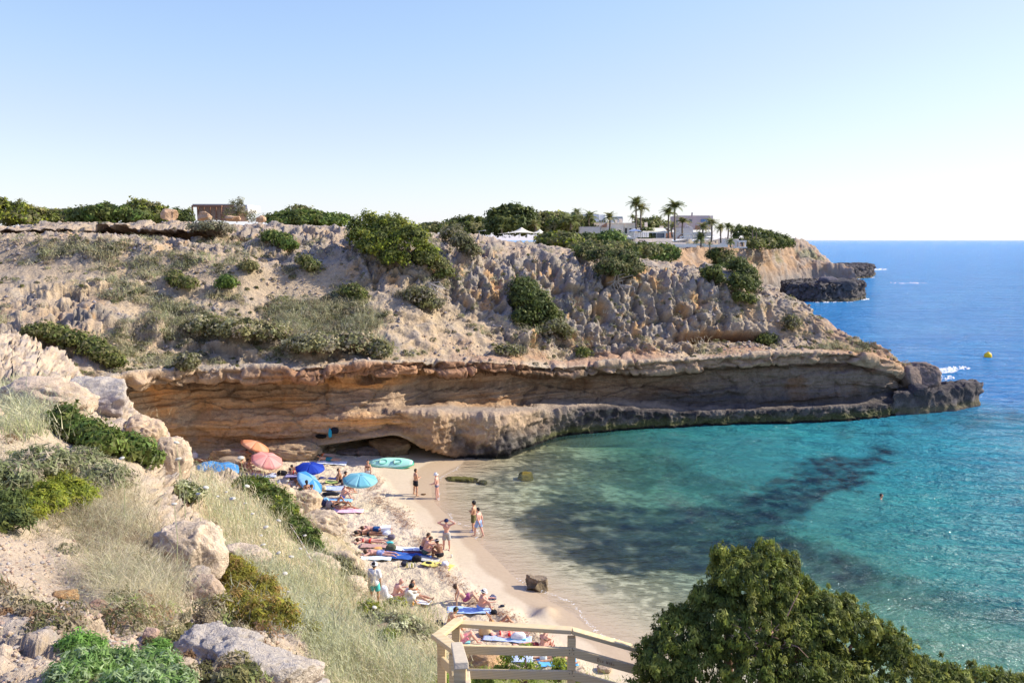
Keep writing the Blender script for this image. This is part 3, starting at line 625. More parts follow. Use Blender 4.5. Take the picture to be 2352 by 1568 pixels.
soil = C(.54, .435, .315); cream2 = C(.60, .475, .35); pk = C(.53, .42, .315); gr2 = C(.36, .32, .30); straw = C(.46, .37, .22)
col = mix(np.broadcast_to(soil, P.shape), np.broadcast_to(straw, P.shape), ss(-.3, .3, n0+.3*n1)*ss(380, 520, PX))
col = mix(col, np.broadcast_to(pk, P.shape), path*.8)
cr = mix(np.broadcast_to(cream2, P.shape), np.broadcast_to(gr2, P.shape), .7*ss(.05, .5, n1+.5*n2)); cr = mix(cr, np.broadcast_to(C(.55, .36, .20), P.shape), .6*ss(.2, .7, np.clip(1-d1/.42, 0, 1)))
cr *= (1-.25*np.maximum(hk1, .6*hk2))[..., None]; col = mix(col, cr, rk); col *= (1+.12*n2+.12*n3)[..., None]; col = np.clip(col, .01, .85)
hill = mk('hillside_ground', P2, grid_faces(NV, NU, s_ < 0), M_ROCKN, col=col, smooth=True); tag(hill, kind='structure')
HL = dict(P=P2, N=NF); HL['px'], HL['py'] = proj(P2); HL['rk'] = rk; HL['path'] = path
print('hill', time.time()-T0)

# ------------------------------------------------------------------ far coast beyond the cove
def loft(rowspts, nu, nseg, amp, scl, colf, name, seed=0, sm=3, mat=None):
    g = []
    for pts in rowspts:
        pts = np.asarray(pts, float); s = np.linspace(0, 1, nu); k = np.linspace(0, 1, len(pts)); g.append(np.stack([np.interp(s, k, pts[:, a]) for a in range(3)], -1))
    g = smooth1(np.stack(g), sm, 1); P = []; RV = []
    for r in range(len(g)-1):
        tt_ = np.arange(nseg[r])/nseg[r]; P.append(g[r][None]*(1-tt_)[:, None, None]+g[r+1][None]*tt_[:, None, None]); RV.append(r+tt_)
    P.append(g[-1][None]); RV.append([len(g)-1.0]); P = np.concatenate(P); RV = np.broadcast_to(np.concatenate(RV)[:, None], P.shape[:2])
    N = grid_normals(P); sg = 1.0 if N[..., 1].mean() < 0 else -1.0; N = N*sg
    n1 = fbm(P*scl, 4, seed+1); rb = ridged(P*np.array([scl*2, scl*2, scl*.6]), 3, seed+3); n2 = fbm(P*scl*5, 3, seed+5)
    P2 = P+N*(amp*(.7*n1+.6*rb+.3*n2)*np.minimum(1, ss(-.1, .6, RV)))[..., None]
    col = colf(P2, RV, n1, n2, rb); col = np.clip(col, .01, .85)
    o = mk(name, P2, grid_faces(*P.shape[:2], sg > 0), mat or M_ROCK, col=col, smooth=True); tag(o, kind='structure')
    NN = grid_normals(P2)*sg; px, py = proj(P2); return dict(P=P2, N=NN, px=px, py=py, o=o)
def px_row(lst): return np.array([D(a, b, d) for a, b, d in lst])
xs = [1180, 1300, 1420, 1500, 1560, 1640, 1720, 1780, 1830, 1850, 1868, 1885, 1905]
def rr(ys, ds): return np.array([D(x, y, d) for x, y, d in zip(xs, ys, ds)])
dsb = [150, 155, 165, 172, 180, 195, 215, 240, 260, 265, 268, 268, 266]
def sh(k): return [q+k for q in dsb]
base = np.array([D(x, 700, 150) for x in xs])
foot_ = np.array([D(x, y, d) for x, y, d in zip(xs[:9]+[1858, 1890, 1935, 1975], [640]*9+[640, 638, 634, 628], sh(0))]); foot_[:, 2] = -1
ledge = np.array([D(x, y, d) for x, y, d in zip(xs[:9]+[1856, 1885, 1925, 1962], [622, 622, 622, 622, 625, 628, 628, 624, 620, 616, 614, 616, 620], sh(4))])
cb_ = rr([600, 600, 600, 600, 604, 606, 604, 598, 594, 594, 597, 602, 611], sh(10))
ct_ = rr([573, 573, 573, 571, 568, 568, 566, 566, 562, 566, 577, 592, 609], sh(13))
top1 = rr([572, 571, 570, 568, 565, 564, 561, 559, 556, 560, 572, 590, 608], sh(18))
top2 = rr([566, 564, 562, 560, 558, 557, 556, 554, 553, 558, 571, 590, 609], sh(60)); top2[:, 2] = np.minimum(top2[:, 2], top1[:, 2]+1)
top3 = top1.copy(); top3[:, 1] += 260; top3[:, 0] *= 1.6; top3[:, 2] -= 1.0
top3[8:] = top1[8:]+np.array([2, 90, -14]); top2[9:] = top1[9:]+np.array([1, 25, -6])
def cfar(P, RV, n1, n2, rb):
    c = mix(np.broadcast_to(C(.42, .275, .17), P.shape), np.broadcast_to(C(.36, .28, .22), P.shape), ss(-.2, .4, n2+n1))
    c = mix(c, np.broadcast_to(C(.25, .22, .20), P.shape), ss(1.3, .6, RV+.5*n1)*.7+.0)
    c = mix(c, np.broadcast_to(C(.30, .27, .20), P.shape), ss(3.6, 4.2, RV)*.8)
    c = mix(c, np.broadcast_to(C(.16, .20, .08), P.shape), ss(1.4, 1.9, RV)*(1-ss(2.4, 2.9, RV))*ss(.05, .3, n1)*.5)
    return c*(1+.15*n2)[..., None]
FAR = loft([foot_, ledge, cb_, ct_, top1, top2, top3], 420, [14, 22, 36, 8, 8, 6], 2.2, .10, cfar, 'far_headland', 200)
# low black rock shelves in the sea
def shelf(name, outline, ztop, seed, label, colr=(.085, .075, .075), thick=2.0, lean=.25, rough=.5, kind='structure', tilt=0):
    o = np.array([G(a, b, 0) for a, b in outline]); c = o.mean(0); n = 220; k = np.linspace(0, 1, n, endpoint=False)
    oc = np.vstack([o, o[:1]]); L = np.r_[0, np.cumsum(np.linalg.norm(np.diff(oc, axis=0), axis=1))]; L /= L[-1]
    ring = np.stack([np.interp(k, L, oc[:, a]) for a in range(3)], -1); span = np.ptp(o[:, 0])
    rings = []
    for f, z in [(1.02, -1.5), (1.0, 0), (.97, .25*ztop), (.95, .6*ztop), (.97, .88*ztop), (.93, ztop), (.8, ztop*1.03), (.55, ztop*1.05), (.3, ztop*1.08), (.02, ztop*1.08)]:
        r_ = c+(ring-c)*f; r_[:, 2] = z+tilt*(r_[:, 0]-c[0])/span*(z > 0); rings.append(r_)
    P = []
    for a, b in zip(rings[:-1], rings[1:]):
        for s in np.arange(5)/5: P.append(a*(1-s)+b*s)
    P.append(rings[-1]); P = np.stack(P); s0 = max(.25, ztop*.35)
    nn = np.stack([fbm(P*s0*1.2, 4, seed), fbm(P*s0*1.2+31, 4, seed+1), .7*fbm(P*s0*1.6, 4, seed+2)+.5*ridged(P*s0*2, 2, seed+4)], -1)
    P = P+nn*rough*np.array([1, 1, .8])*ss(-1, .5, P[..., 2])[..., None]
    nq = fbm(P*1.1, 3, seed+7); col = mix(np.broadcast_to(C(*colr), P.shape), np.broadcast_to(C(*colr)*2.3+.03, P.shape), ss(.0, .5, nq)*.6+.0)
    col = mix(col, np.broadcast_to(C(.16, .14, .08), P.shape), ss(.9, .35, P[..., 2])*ss(.05, .25, P[..., 2])*.8)
    i = np.arange(P.shape[0]*n).reshape(P.shape[0], n); j = np.roll(i, -1, 1)
    F = np.stack([i[:-1].ravel(), j[:-1].ravel(), j[1:].ravel(), i[1:].ravel()], 1)
    ob = mk(name, P, F, M_ROCK, col=np.clip(col, .01, .8), smooth=True)
    if kind: tag(ob, kind=kind)
    else: tag(ob, label, 'rock')
    return ob
shelf('rock_platform', [(2045, 955), (2130, 950), (2200, 942), (2245, 934), (2256, 926), (2238, 918), (2200, 921), (2120, 925), (2060, 930)], 2.0, 300, '', rough=.55, kind=None)
bpy.data.objects['rock_platform']['label'] = 'long low black rock platform reaching into the sea from the cliff tip'; bpy.data.objects['rock_platform']['category'] = 'rock'
def rock2(nm, ol, z, sd_, lab, **k):
    o = shelf(nm, ol, z, sd_, lab, kind=None, **k); o['label'] = lab; o['category'] = 'rock'; return o
rock2('sea_rock', [(1800, 690), (1880, 694), (1960, 692), (1987, 687), (1985, 679), (1930, 676), (1840, 676), (1790, 680)], 4.3, 310, 'flat-topped dark rock shelf in the sea just off the headland', colr=(.10, .09, .09), rough=1.2)
rock2('sea_rock', [(1905, 638), (1960, 641), (2000, 638), (2009, 632), (1990, 627), (1930, 627), (1900, 631)], 4.6, 320, 'farthest dark rock shelf with white surf at its right end', colr=(.09, .08, .085), rough=1.3)
rock2('sea_rock', [(1790, 652), (1850, 652), (1890, 648), (1885, 643), (1840, 642), (1780, 641)], 1.0, 330, 'low brown reef strip between the headland and the sea', colr=(.11, .085, .075), rough=.5)
rock2('sea_rock', [(1850, 636), (1920, 637), (1985, 629), (1975, 624), (1900, 618), (1840, 614), (1830, 622)], 3.0, 340, 'jagged dark spit running out from the far headland', colr=(.12, .09, .08), rough=1.0)
print('far', time.time()-T0)

# ------------------------------------------------------------------ boulders
def cube_sphere(n):
    key_ = {}; V = []; F = []
    for ax in range(3):
        for sg in (-1, 1):
            ids = np.zeros((n+1, n+1), int)
            for i in range(n+1):
                for j in range(n+1):
                    p = [0, 0, 0]; p[ax] = sg; p[(ax+1) % 3] = math.tan((2*i/n-1)*math.pi/4); p[(ax+2) % 3] = math.tan((2*j/n-1)*math.pi/4)
                    k_ = tuple(round(x*1000) for x in p)
                    if k_ not in key_: key_[k_] = len(V); V.append(p)
                    ids[i, j] = key_[k_]
            for i in range(n):
                for j in range(n):
                    f = (ids[i, j], ids[i+1, j], ids[i+1, j+1], ids[i, j+1]); F.append(f if sg > 0 else f[::-1])
    V = np.array(V, float); V /= np.linalg.norm(V, axis=1, keepdims=True); return V, np.array(F)
CS = {n: cube_sphere(n) for n in (8, 16, 34)}; CS[16] = cube_sphere(12); CS[34] = cube_sphere(24)
def boulder(loc, size, seed, col, label, name='boulder', cat='boulder', res=16, rz=0, rough=.28, facet=.35, pits=0, top=None, sink=.25, mat=None, group=None, parent=None):
    V, F = CS[res]; V = V.copy(); sz = np.array(size, float)
    V = np.sign(V)*np.abs(V)**.75; V /= np.abs(V).max()*.95
    n = fbm(V*1.1+seed*7.7, 3, seed); rr_ = ridged(V*1.3+seed*3.1, 3, seed+2)
    rs = np.random.default_rng(seed)
    for _ in range(7):   # planar breaks
        nrm = rs.normal(size=3); nrm /= np.linalg.norm(nrm); h = rs.uniform(.62, .95); dd_ = V @ nrm-h; V -= np.where(dd_ > 0, dd_*facet*2.2, 0)[:, None]*nrm
    V *= (1+rough*n+rough*.4*rr_)[:, None]
    if pits:
        p1, _ = worley(V*2.6+seed, seed+5); V *= (1-pits*np.clip(1-p1/.42, 0, 1))[:, None]
    n4 = fbm(V*6+seed, 3, seed+9); V *= (1+.07*n4+(.045*ridged(V*9+seed, 2, seed+12) if res > 8 else 0))[:, None]
    c = mix(np.broadcast_to(C(*col)*.8, V.shape), np.broadcast_to(np.minimum(C(*col)*1.15, .8), V.shape), ss(-.4, .4, n4+n))
    if top is not None: c = mix(c, np.broadcast_to(C(*top), V.shape), ss(.1, .6, V[:, 2]+.3*n4))
    c_, s__ = math.cos(rz), math.sin(rz); V = (V*sz/2) @ np.array([[c_, s__, 0], [-s__, c_, 0], [0, 0, 1]])
    V[:, 2] += size[2]*(.5-sink)
    o = mk(name, V, F, mat or M_ROCKN, col=np.clip(c, .01, .85), smooth=True); o.location = tuple(float(q_) for q_ in loc)
    if parent: o.parent = parent
    if label: tag(o, label, cat, group)
    return o
BE = (.52, .40, .29); OR = (.55, .32, .16); DK = (.09, .08, .085)
def on_sand(vx, vy): return ground(vx, vy)
boulder(D(2108, 893, 75.5), (3.2, 3.0, 2.9), 401, (.22, .17, .15), 'big rounded boulder leaning on the tip of the cliff above the sea', rough=.1, res=34, sink=.08, mat=M_ROCK)
boulder(D(2088, 895, 74), (1.9, 1.8, 2.3), 402, (.24, .18, .15), 'squat boulder wedged between the cliff tip and the biggest boulder', rough=.1, res=16, sink=.05, mat=M_ROCK)
boulder(D(2107, 906, 72.8), (1.5, 1.3, 1.2), 403, DK, 'small dark boulder in front of the big one at the cliff tip', rough=.12, res=16, sink=.1, mat=M_ROCK)
boulder(D(1905, 662, 212), (8, 5, 4.2), 404, (.12, .11, .13), 'grey block standing on the flat-topped sea rock, left of two', rough=.2, res=16, sink=.3, mat=M_ROCK)
boulder(D(1928, 662, 211), (7.5, 5, 3.6), 405, (.09, .085, .09), 'dark block standing on the flat-topped sea rock, right of two', rough=.2, res=16, sink=.3, mat=M_ROCK)
boulder(on_sand(897, 1040), (3.0, 1.6, 1.5), 406, (.26, .18, .11), 'largest brown boulder in the mouth of the sea cave', rough=.12, res=34, rz=-.3, sink=.18, mat=M_ROCK)
boulder(on_sand(845, 1042), (1.6, 1.2, .75), 407, (.17, .14, .13), 'grey low boulder in the cave mouth, left of the largest', rough=.2, sink=.3, mat=M_ROCK)
boulder(on_sand(800, 1042), (1.8, 1.1, .5), 408, (.17, .14, .13), 'flat shaded rock half buried at the left end of the cave', rough=.2, sink=.3, mat=M_ROCK)
boulder(on_sand(668, 1052), (3.4, 1.6, 1.3), 409, (.44, .31, .19), 'long knobbly sunlit rock at the foot of the wall', rough=.35, res=34, pits=.12, sink=.25)
boulder(on_sand(700, 1050), (1.5, 1.2, 1.0), 410, (.44, .31, .19), 'knobbly rock ending the row at the foot of the wall', rough=.3, pits=.12, sink=.25)
boulder(on_sand(762, 1035), (.6, .5, .4), 411, (.45, .34, .22), 'small round stone behind the teal shorts man', rough=.15, res=8)
boulder(on_sand(520, 1062), (2.8, 1.5, 1.3), 412, (.36, .25, .16), 'brown boulder behind the two blue parasols', rough=.2, res=34, rz=.2)
boulder(on_sand(535, 1073), (2.4, 1.4, .9), 413, (.44, .33, .23), 'tan slab of rock right behind the blue parasols', rough=.15, rz=-.3)
boulder(on_sand(478, 1084), (.9, .8, .6), 414, (.42, .32, .25), 'pink-grey round rock at the left edge of the blue parasols', rough=.15)
boulder(on_sand(1231, 1352), (1.0, .75, .78), 415, (.20, .15, .09), 'angular wet rock standing alone in the shallow wash', rough=.3, facet=.8, res=34, top=(.30, .23, .16), sink=.2)
r_ = boulder(G(1062, 1103, -.12), (1.7, .75, .4), 416, (.06, .05, .02), 'mossy green rock breaking the shallow water by the cave', rough=.45, res=34, top=(.13, .12, .035), sink=.45)
boulder(G(1206, 1098, -.35), (1.1, .8, .6), 417, (.20, .15, .03), 'small yellowish rock just under the water of the cove', rough=.2, sink=.3)
boulder(G(1108, 1112, -.3), (.6, .5, .35), 418, (.10, .09, .04), 'dark stone under water behind the mossy rock', rough=.2, res=8)
boulder(on_sand(972, 1136), (.3, .15, .1), 419, (.14, .08, .04), 'scrap of brown seaweed on the wet sand between two men', name='seaweed_clump', cat='seaweed', rough=.3, res=8)
boulder(on_sand(1391, 1540), (.55, .45, .35), 420, (.50, .38, .27), 'lump of sand beyond the lower fence rail', name='sand_lump', cat='sand lump', rough=.15, res=8)
def hp(vx, vy): return pick(HL, vx, vy)
for k, (vx, vy, sx, sy, sz_, sd_, c_, lab) in enumerate([
 (432, 1290, 1.05, .8, 1.15, 430, (.60, .48, .36), 'tall pitted pale rock on the edge of the near slope'),
 (470, 1375, .65, .55, .6, 431, (.56, .42, .31), 'flat-faced pinkish rock beside the yellow shrub'),
 (600, 1560, 1.05, .8, .62, 432, (.56, .48, .40), 'big pale rock at the bottom edge left of the straw slope'),
 (510, 1500, .8, .6, .5, 433, (.58, .47, .37), 'pale limestone hump above the bottom edge with dark holes'),
 (700, 1590, .5, .45, .35, 434, (.54, .46, .38), 'rounded grey-white rock cut by the bottom edge'),
 (225, 935, 2.9, 2.2, 2.3, 435, (.40, .34, .32), 'big grey weathered block where the near ridge meets the cliff'),
 (110, 930, 3.0, 2.2, 1.6, 436, (.56, .44, .33), 'wide creamy outcrop at the left edge under the slope'),
 (335, 1010, 1.5, 1.2, 1.5, 437, (.56, .42, .29), 'sunlit knobbly spur behind the green bush'),
 (392, 1075, 1.15, 1.1, 1.7, 438, (.58, .45, .33), 'pointed pale pinnacle at the end of the near ridge'),
 (690, 1160, 2.1, 1.4, 1.5, 439, (.56, .43, .30), 'tan split boulder below the standing man by the beach'),
 (745, 1205, 2.4, 1.6, 1.3, 440, (.55, .44, .32), 'long boulder at the lower end of the tan rocks by the beach'),
 (640, 1135, 1.6, 1.0, .9, 441, (.55, .42, .29), 'low tan rock just under the pigeons'),
 (792, 1312, 1.5, 1.2, 1.3, 442, (.52, .41, .29), 'crumbly bank of rock left of the white T-shirt man'),
 (800, 1345, 1.3, .9, .7, 443, (.58, .47, .35), 'pale slab lying in the dry grass'),
 (560, 1290, 1.0, .7, .6, 444, (.58, .47, .36), 'smooth white boulder in the middle of the grass slope'),
 (730, 1300, 1.4, .8, .9, 445, (.58, .47, .36), 'smooth whitish rock edge running down the grass slope'),
 (1095, 1548, 1.5, 1.0, 1.0, 446, (.56, .36, .20), 'orange hollowed rock seen through the fence rails'),
 (930, 1545, .4, .3, .22, 447, (.55, .42, .32), 'little pale stone in the grass near the fence'),
 (225, 1390, .22, .18, .15, 448, (.45, .28, .20), 'reddish stone in the shade of the path'),
 (150, 1365, .30, .22, .18, 449, (.50, .30, .14), 'ochre half-buried stone at the end of the path'),
 (345, 1455, .20, .15, .14, 450, (.52, .36, .28), 'pink stone at the lower bend of the path'),
 (375, 1370, .25, .22, .2, 451, (.52, .36, .28), 'pink cobble next to the dry grass tussock'),
 ]):
    p, n = hp(vx, vy)
    boulder(p, (sx, sy, sz_), sd_, c_, lab, rough=.22, pits=.16 if sx > .5 else .05, res=34 if sx > .7 else 16, sink=.42 if k > 2 else .45, top=(.50, .44, .38) if k in (2, 3, 4, 5) else None)
for vx, vy, sx, sz_, sd_, lab in [(390, 505, 1.7, 1.15, 461, 'peaked orange boulder on the plateau left of the brown house'), (470, 506, 1.4, .95, 462, 'rounded orange boulder in front of the brown timber wall'),
     (533, 507, 1.6, .55, 463, 'low reddish boulder before the house and its tree'), (598, 508, 1.1, .6, 464, 'pinkish boulder on the plateau right of the white house wall'), (900, 520, 3, .9, 465, 'flat orange boulder under the crest of the big green bush')]:
    boulder(D(vx, vy, 92), (sx, sx*.7, sz_*1.15), sd_, (.55, .37, .24), lab, facet=.8, rough=.2, sink=.15)
t_ = tag(empty('stone_row', D(600, 1500, 8)), None) if False else None
# loose stones as ground stuff on the near hillside and the slope
def scatter_stones(S, n, mask, smin, smax, colr, name, seed):
    rs = np.random.default_rng(seed); w = mask.ravel()*np.clip(S['P'][..., 1].ravel(), 1, None)**1.0; w = np.where(np.isfinite(w), w, 0); w /= w.sum()
    k = rs.choice(w.size, n, p=w); p = S['P'].reshape(-1, 3)[k]; V0, F0 = CS[8]; sub = None
    ico = np.array([[0, 0, 1], [.9, 0, .2], [.3, .85, .1], [-.75, .5, .15], [-.7, -.5, .2], [.3, -.8, .15], [0, 0, -.6]], float)
    fi = np.array([[0, 1, 2], [0, 2, 3], [0, 3, 4], [0, 4, 5], [0, 5, 1], [6, 2, 1], [6, 3, 2], [6, 4, 3], [6, 5, 4], [6, 1, 5]])
    r = (smin+(smax-smin)*rs.random(n)**3)*1.0; th = rs.random(n)*6.28; c, s = np.cos(th), np.sin(th)
    v = ico[None]*(1+.25*rs.normal(size=(n, 7, 3))); v = np.stack([v[..., 0]*c[:, None]-v[..., 1]*s[:, None], v[..., 0]*s[:, None]+v[..., 1]*c[:, None], v[..., 2]*.75], -1)*r[:, None, None]+p[:, None]
    f = fi[None]+np.arange(n)[:, None, None]*7; cc = np.array(colr)[rs.integers(0, len(colr), n)]*(.75+.5*rs.random((n, 1)))
    o = mk(name, v, f.reshape(-1, 3), M_ROCKN, col=np.clip(np.repeat(cc, 7, 0), .02, .8)); return tag(o, kind='stuff')
vis = ((HL['px'] > -20) & (HL['px'] < 1150) & (HL['py'] < 1600)).astype(float)
scatter_stones(HL, 5200, vis*(HL['rk']*.12+HL['path']*.5+.04)/np.maximum(HL['P'][..., 1], 4)**1.6, .006, .05, [(.60, .46, .35), (.50, .36, .28), (.45, .40, .37)], 'gravel', 5)
rvm = CL['rv']; scatter_stones(CL, 5600, ((rvm > 8.1) & (rvm < 12)).astype(float)*(fbm(CL['P']*.3, 2, 9) > -.1), .04, .24, [(.50, .38, .28), (.33, .29, .29), (.42, .32, .24), (.28, .25, .26)], 'rock_debris', 6)
print('rocks', time.time()-T0)
# ------------------------------------------------------------------ vegetation helpers
def orient(n, rs, jitter=.8):
    a = rs.normal(size=n.shape); a -= (a*n).sum(-1, keepdims=True)*n*.0; n = n+a*jitter; return n/np.linalg.norm(n, axis=-1, keepdims=True)
def leaf_quads(c, n, L, W, rs, up=None, updir=.5):
    """one narrow leaf per point: centre c, facing n"""
    k = len(c); t = rs.normal(size=(k, 3)); t[:, 2] += updir*2
    t -= (t*n).sum(-1, keepdims=True)*n; t /= np.maximum(np.linalg.norm(t, axis=-1, keepdims=True), 1e-6); b = np.cross(n, t)
    L = L*(.6+.8*rs.random((k, 1))); W = W*(.6+.8*rs.random((k, 1)))
    V = np.stack([c-t*L*.5+b*W*.75, c-t*L*.5-b*W*.75, c+t*L*.6], 1); F = np.arange(3*k).reshape(k, 3); return V.reshape(-1, 3), F
def foliage(name, blobs, n, leaf, cols, seed, parent=None, clump=.35, per=26, flat=.75, inner=.25, updir=.5, lift=0.0, mat=None, low=-.25):
    """blobs: (x,y,z,rx,ry,rz). Leaves sit in clumps over the blob surfaces."""
    rs = np.random.default_rng(seed); B = np.array(blobs, float); ar = (B[:, 3]*B[:, 4]+B[:, 4]*B[:, 5]+B[:, 3]*B[:, 5]); ar /= ar.sum()
    m = max(6, n//per); bi = rs.choice(len(B), m, p=ar); d = rs.normal(size=(m, 3)); d[:, 2] = np.where(d[:, 2] < low, -d[:, 2], d[:, 2]); d /= np.linalg.norm(d, axis=1, keepdims=True)
    rad = 1-inner*rs.random((m, 1))**1.5+.13*rs.normal(size=(m, 1))+.14*vn(d*2.3+seed, 3)[:, None]; cc = B[bi, :3]+d*B[bi, 3:]*rad
    nn = d/B[bi, 3:]; nn /= np.linalg.norm(nn, axis=1, keepdims=True)
    # drop clumps deep inside other blobs
    ins = np.zeros(m, bool)
    for b in B: ins |= (((cc-b[:3])/b[3:])**2).sum(1) < .55
    cc, nn = cc[~ins], nn[~ins]; m = len(cc)
    cr = clump*(.5+rs.random(m)); tint = np.array(cols)[rs.choice(len(cols), m)]*1.15*(.6+.8*rs.random((m, 1)))
    o = rs.normal(size=(m, per, 3)); o /= np.linalg.norm(o, axis=-1, keepdims=True); o *= rs.random((m, per, 1))**.45
    o[..., 2] *= flat; c = cc[:, None]+o*cr[:, None, None]; nrm = orient((o*.9+nn[:, None]*.7).reshape(-1, 3), rs, .45)
    V, F = leaf_quads(c.reshape(-1, 3), nrm, leaf[0], leaf[1], rs, updir=updir)
    cl = np.repeat(np.repeat(tint, per, 0)*(.8+.4*rs.random((m*per, 1))), 3, 0)
    return mk(name, V, F, mat or M_LEAF, parent, col=np.clip(cl, .004, .9))
def stems(root_xyz, blobs, n, r, seed, parent, name='stem', mat=None, bend=.25):
    rs = np.random.default_rng(seed); mb = MB(); B = np.array(blobs, float)
    for i in range(n):
        b = B[rs.integers(len(B))]; e = b[:3]+rs.normal(size=3)*b[3:]*.35; a = np.array(root_xyz)+rs.normal(size=3)*np.array([.15, .15, 0])*r*4
        mid = (a+e)/2+rs.normal(size=3)*np.linalg.norm(e-a)*bend*.4; t = np.linspace(0, 1, 5)[:, None]
        pts = (1-t)**2*a+2*t*(1-t)*mid+t*t*e; mb.tube(pts, np.linspace(r, r*.3, 5), 5)
    return mb.build(name, mat or M_BARK, parent, smooth=True)
GRN = [(.12, .14, .034), (.08, .105, .026), (.16, .175, .045)]
BRI = [(.12, .175, .035), (.085, .135, .028), (.155, .21, .045)]
OLV = [(.17, .165, .06), (.13, .135, .05), (.22, .20, .085)]
GRY = [(.20, .19, .12), (.16, .16, .09), (.26, .23, .16)]
YEL = [(.22, .25, .03), (.28, .28, .04), (.15, .19, .03)]
DKG = [(.075, .098, .03), (.09, .115, .032), (.055, .075, .024)]
def bush(name, label, cat, pts, dist, cols, n, leaf, seed, clump=.35, on=None, push=.0, group=None, nst=7, flat=.75, dy=.8, zs=.85, mat=None, per=26):
    """pts: (vx, vy, radius in photo units) blobs; dist: world depth, or None to sit on a surface"""
    bl = []
    for q in pts:
        vx, vy, r = q[:3]; rz = q[3] if len(q) > 3 else r*zs
        if dist is None:
            p, nn = pick(on, vx, min(vy+rz*.5, q[4] if len(q) > 4 else 9999)); d = p[1]
        else: d = dist
        s = d/FV; c = D(vx, vy, d-push*r*s); bl.append([*c, r*s, r*s*dy, rz*s])
    B = np.array(bl); base = np.array([B[:, 0].mean(), B[:, 1].mean(), (B[:, 2]-B[:, 5]).min()])
    e = empty(name, base, label, cat, group); L = B.copy(); L[:, :3] -= base
    foliage('foliage', L, n, leaf, cols, seed, e, clump, flat=flat, mat=mat, per=per)
    if nst: stems((0, 0, 0), L, nst, max(.02, .03*B[:, 3].max()), seed+1, e)
    return e
def tree(name, label, pts, dist, ground_y, cols, n, leaf, seed, clump=.5, group=None, tr=.16, cat='tree'):
    bl = []
    for q in pts:
        vx, vy, r = q[:3]; rz = q[3] if len(q) > 3 else r*.8; s = dist/FV; bl.append([*D(vx, vy, dist), r*s*1.08, r*s*.9, rz*s*1.2])
        if ground_y-vy > rz*1.1 and cat == 'tree' and tr != .07: bl.append([*D(vx+2, vy+(ground_y-vy)*.6, dist*.985), r*s*1.02, r*s*.85, (ground_y-vy)*.62*s])
    B = np.array(bl); gx_ = np.mean([q[0] for q in pts]); base = D(gx_, ground_y, dist); e = empty(name, base, label, cat, group)
    L = B.copy(); L[:, :3] -= base; foliage('crown', L, int(n*1.7), leaf, cols, seed, e, clump*1.15, inner=.3, low=-.95)
    mb = MB(); top = L[:, :3].mean(0); t = np.linspace(0, 1, 6)[:, None]; mb.tube(np.array([0, 0, -.3])*(1-t)+top*t+np.sin(t*3)*[.15, .1, 0], np.linspace(tr, tr*.4, 6), 7)
    for b in L: mb.tube([top*.45, (top*.5+b[:3])/2+[0, 0, .05], b[:3]], [tr*.5, tr*.35, tr*.15], 5)
    mb.build('trunk', M_BARK, e, smooth=True); return e
def blades(name, P0, N0, n, h, w, cols, seed, mask=None, tufts=None, spread=.12, lean=.5, kind='stuff', heads=None, parent=None, per=14):
    """tufts of bent grass blades rooted at points P0"""
    rs = np.random.default_rng(seed); m = max(1, n//per)
    if mask is not None:
        w_ = np.clip(mask.ravel(), 0, None); w_ = w_/w_.sum(); k = rs.choice(w_.size, m, p=w_)
    else: k = rs.integers(0, len(P0.reshape(-1, 3)), m)
    root = P0.reshape(-1, 3)[k]; hs = h(root) if callable(h) else np.full(m, h); hs = hs*(.55+.9*rs.random(m))
    pn_ = (fbm(root*.45, 3, seed)*1.1+.5+.25*rs.normal(size=m)); cc = np.array(cols)[np.clip((pn_*len(cols)).astype(int), 0, len(cols)-1)]*(.75+.5*rs.random((m, 1))); hs = hs*(.55+.9*ss(-.4, .4, fbm(root*.6+9, 2, seed+1)))
    rr = np.repeat(root, per, 0)+rs.normal(size=(m*per, 3))*np.array([1, 1, .15])*np.repeat(hs, per)[:, None]*spread*2
    H = np.repeat(hs, per)*(.55+.7*rs.random(m*per)); az = rs.random(m*per)*6.283; ln = lean*(.25+rs.random(m*per))
    d = np.stack([np.cos(az)*ln, np.sin(az)*ln, np.ones(m*per)], -1); d /= np.linalg.norm(d, axis=1, keepdims=True)
    wind = np.array([-.25, .05, 0.0]); mid = rr+d*H[:, None]*.55; tip = mid+(d+np.stack([np.cos(az)*ln, np.sin(az)*ln, -.35*np.ones_like(az)], -1)+wind)*H[:, None]*.42
    fa = rs.random(m*per)*6.283; sd_ = np.stack([np.cos(fa), np.sin(fa), 0*fa], -1)*(w if not callable(w) else w(rr)[:, None])
    V = np.stack([rr-sd_*.5, rr+sd_*.5, mid, mid-sd_*.42, mid+sd_*.42, tip], 1); q = np.arange(m*per)[:, None]*6
    F4 = q+np.array([[0, 1, 2]]); F3 = q+np.array([[3, 4, 5]]); cl = np.repeat(np.repeat(cc, per, 0)*(.8+.4*rs.random((m*per, 1))), 6, 0)
    o = mk(name, V, [F4, F3], M_GRASS, parent, col=np.clip(cl, .01, .9)); 
    if kind: tag(o, kind=kind)
    return o
STRAW = [(.62, .53, .34), (.54, .47, .28), (.68, .60, .42), (.46, .45, .26)]
GRASSG = [(.36, .39, .18), (.44, .44, .25), (.52, .48, .30), (.48, .49, .32)]
SCRUB = [(.32, .30, .17), (.25, .25, .12), (.40, .35, .22), (.36, .29, .19)]
pxc, pyc = CL['px'], CL['py']; PC = CL['P']
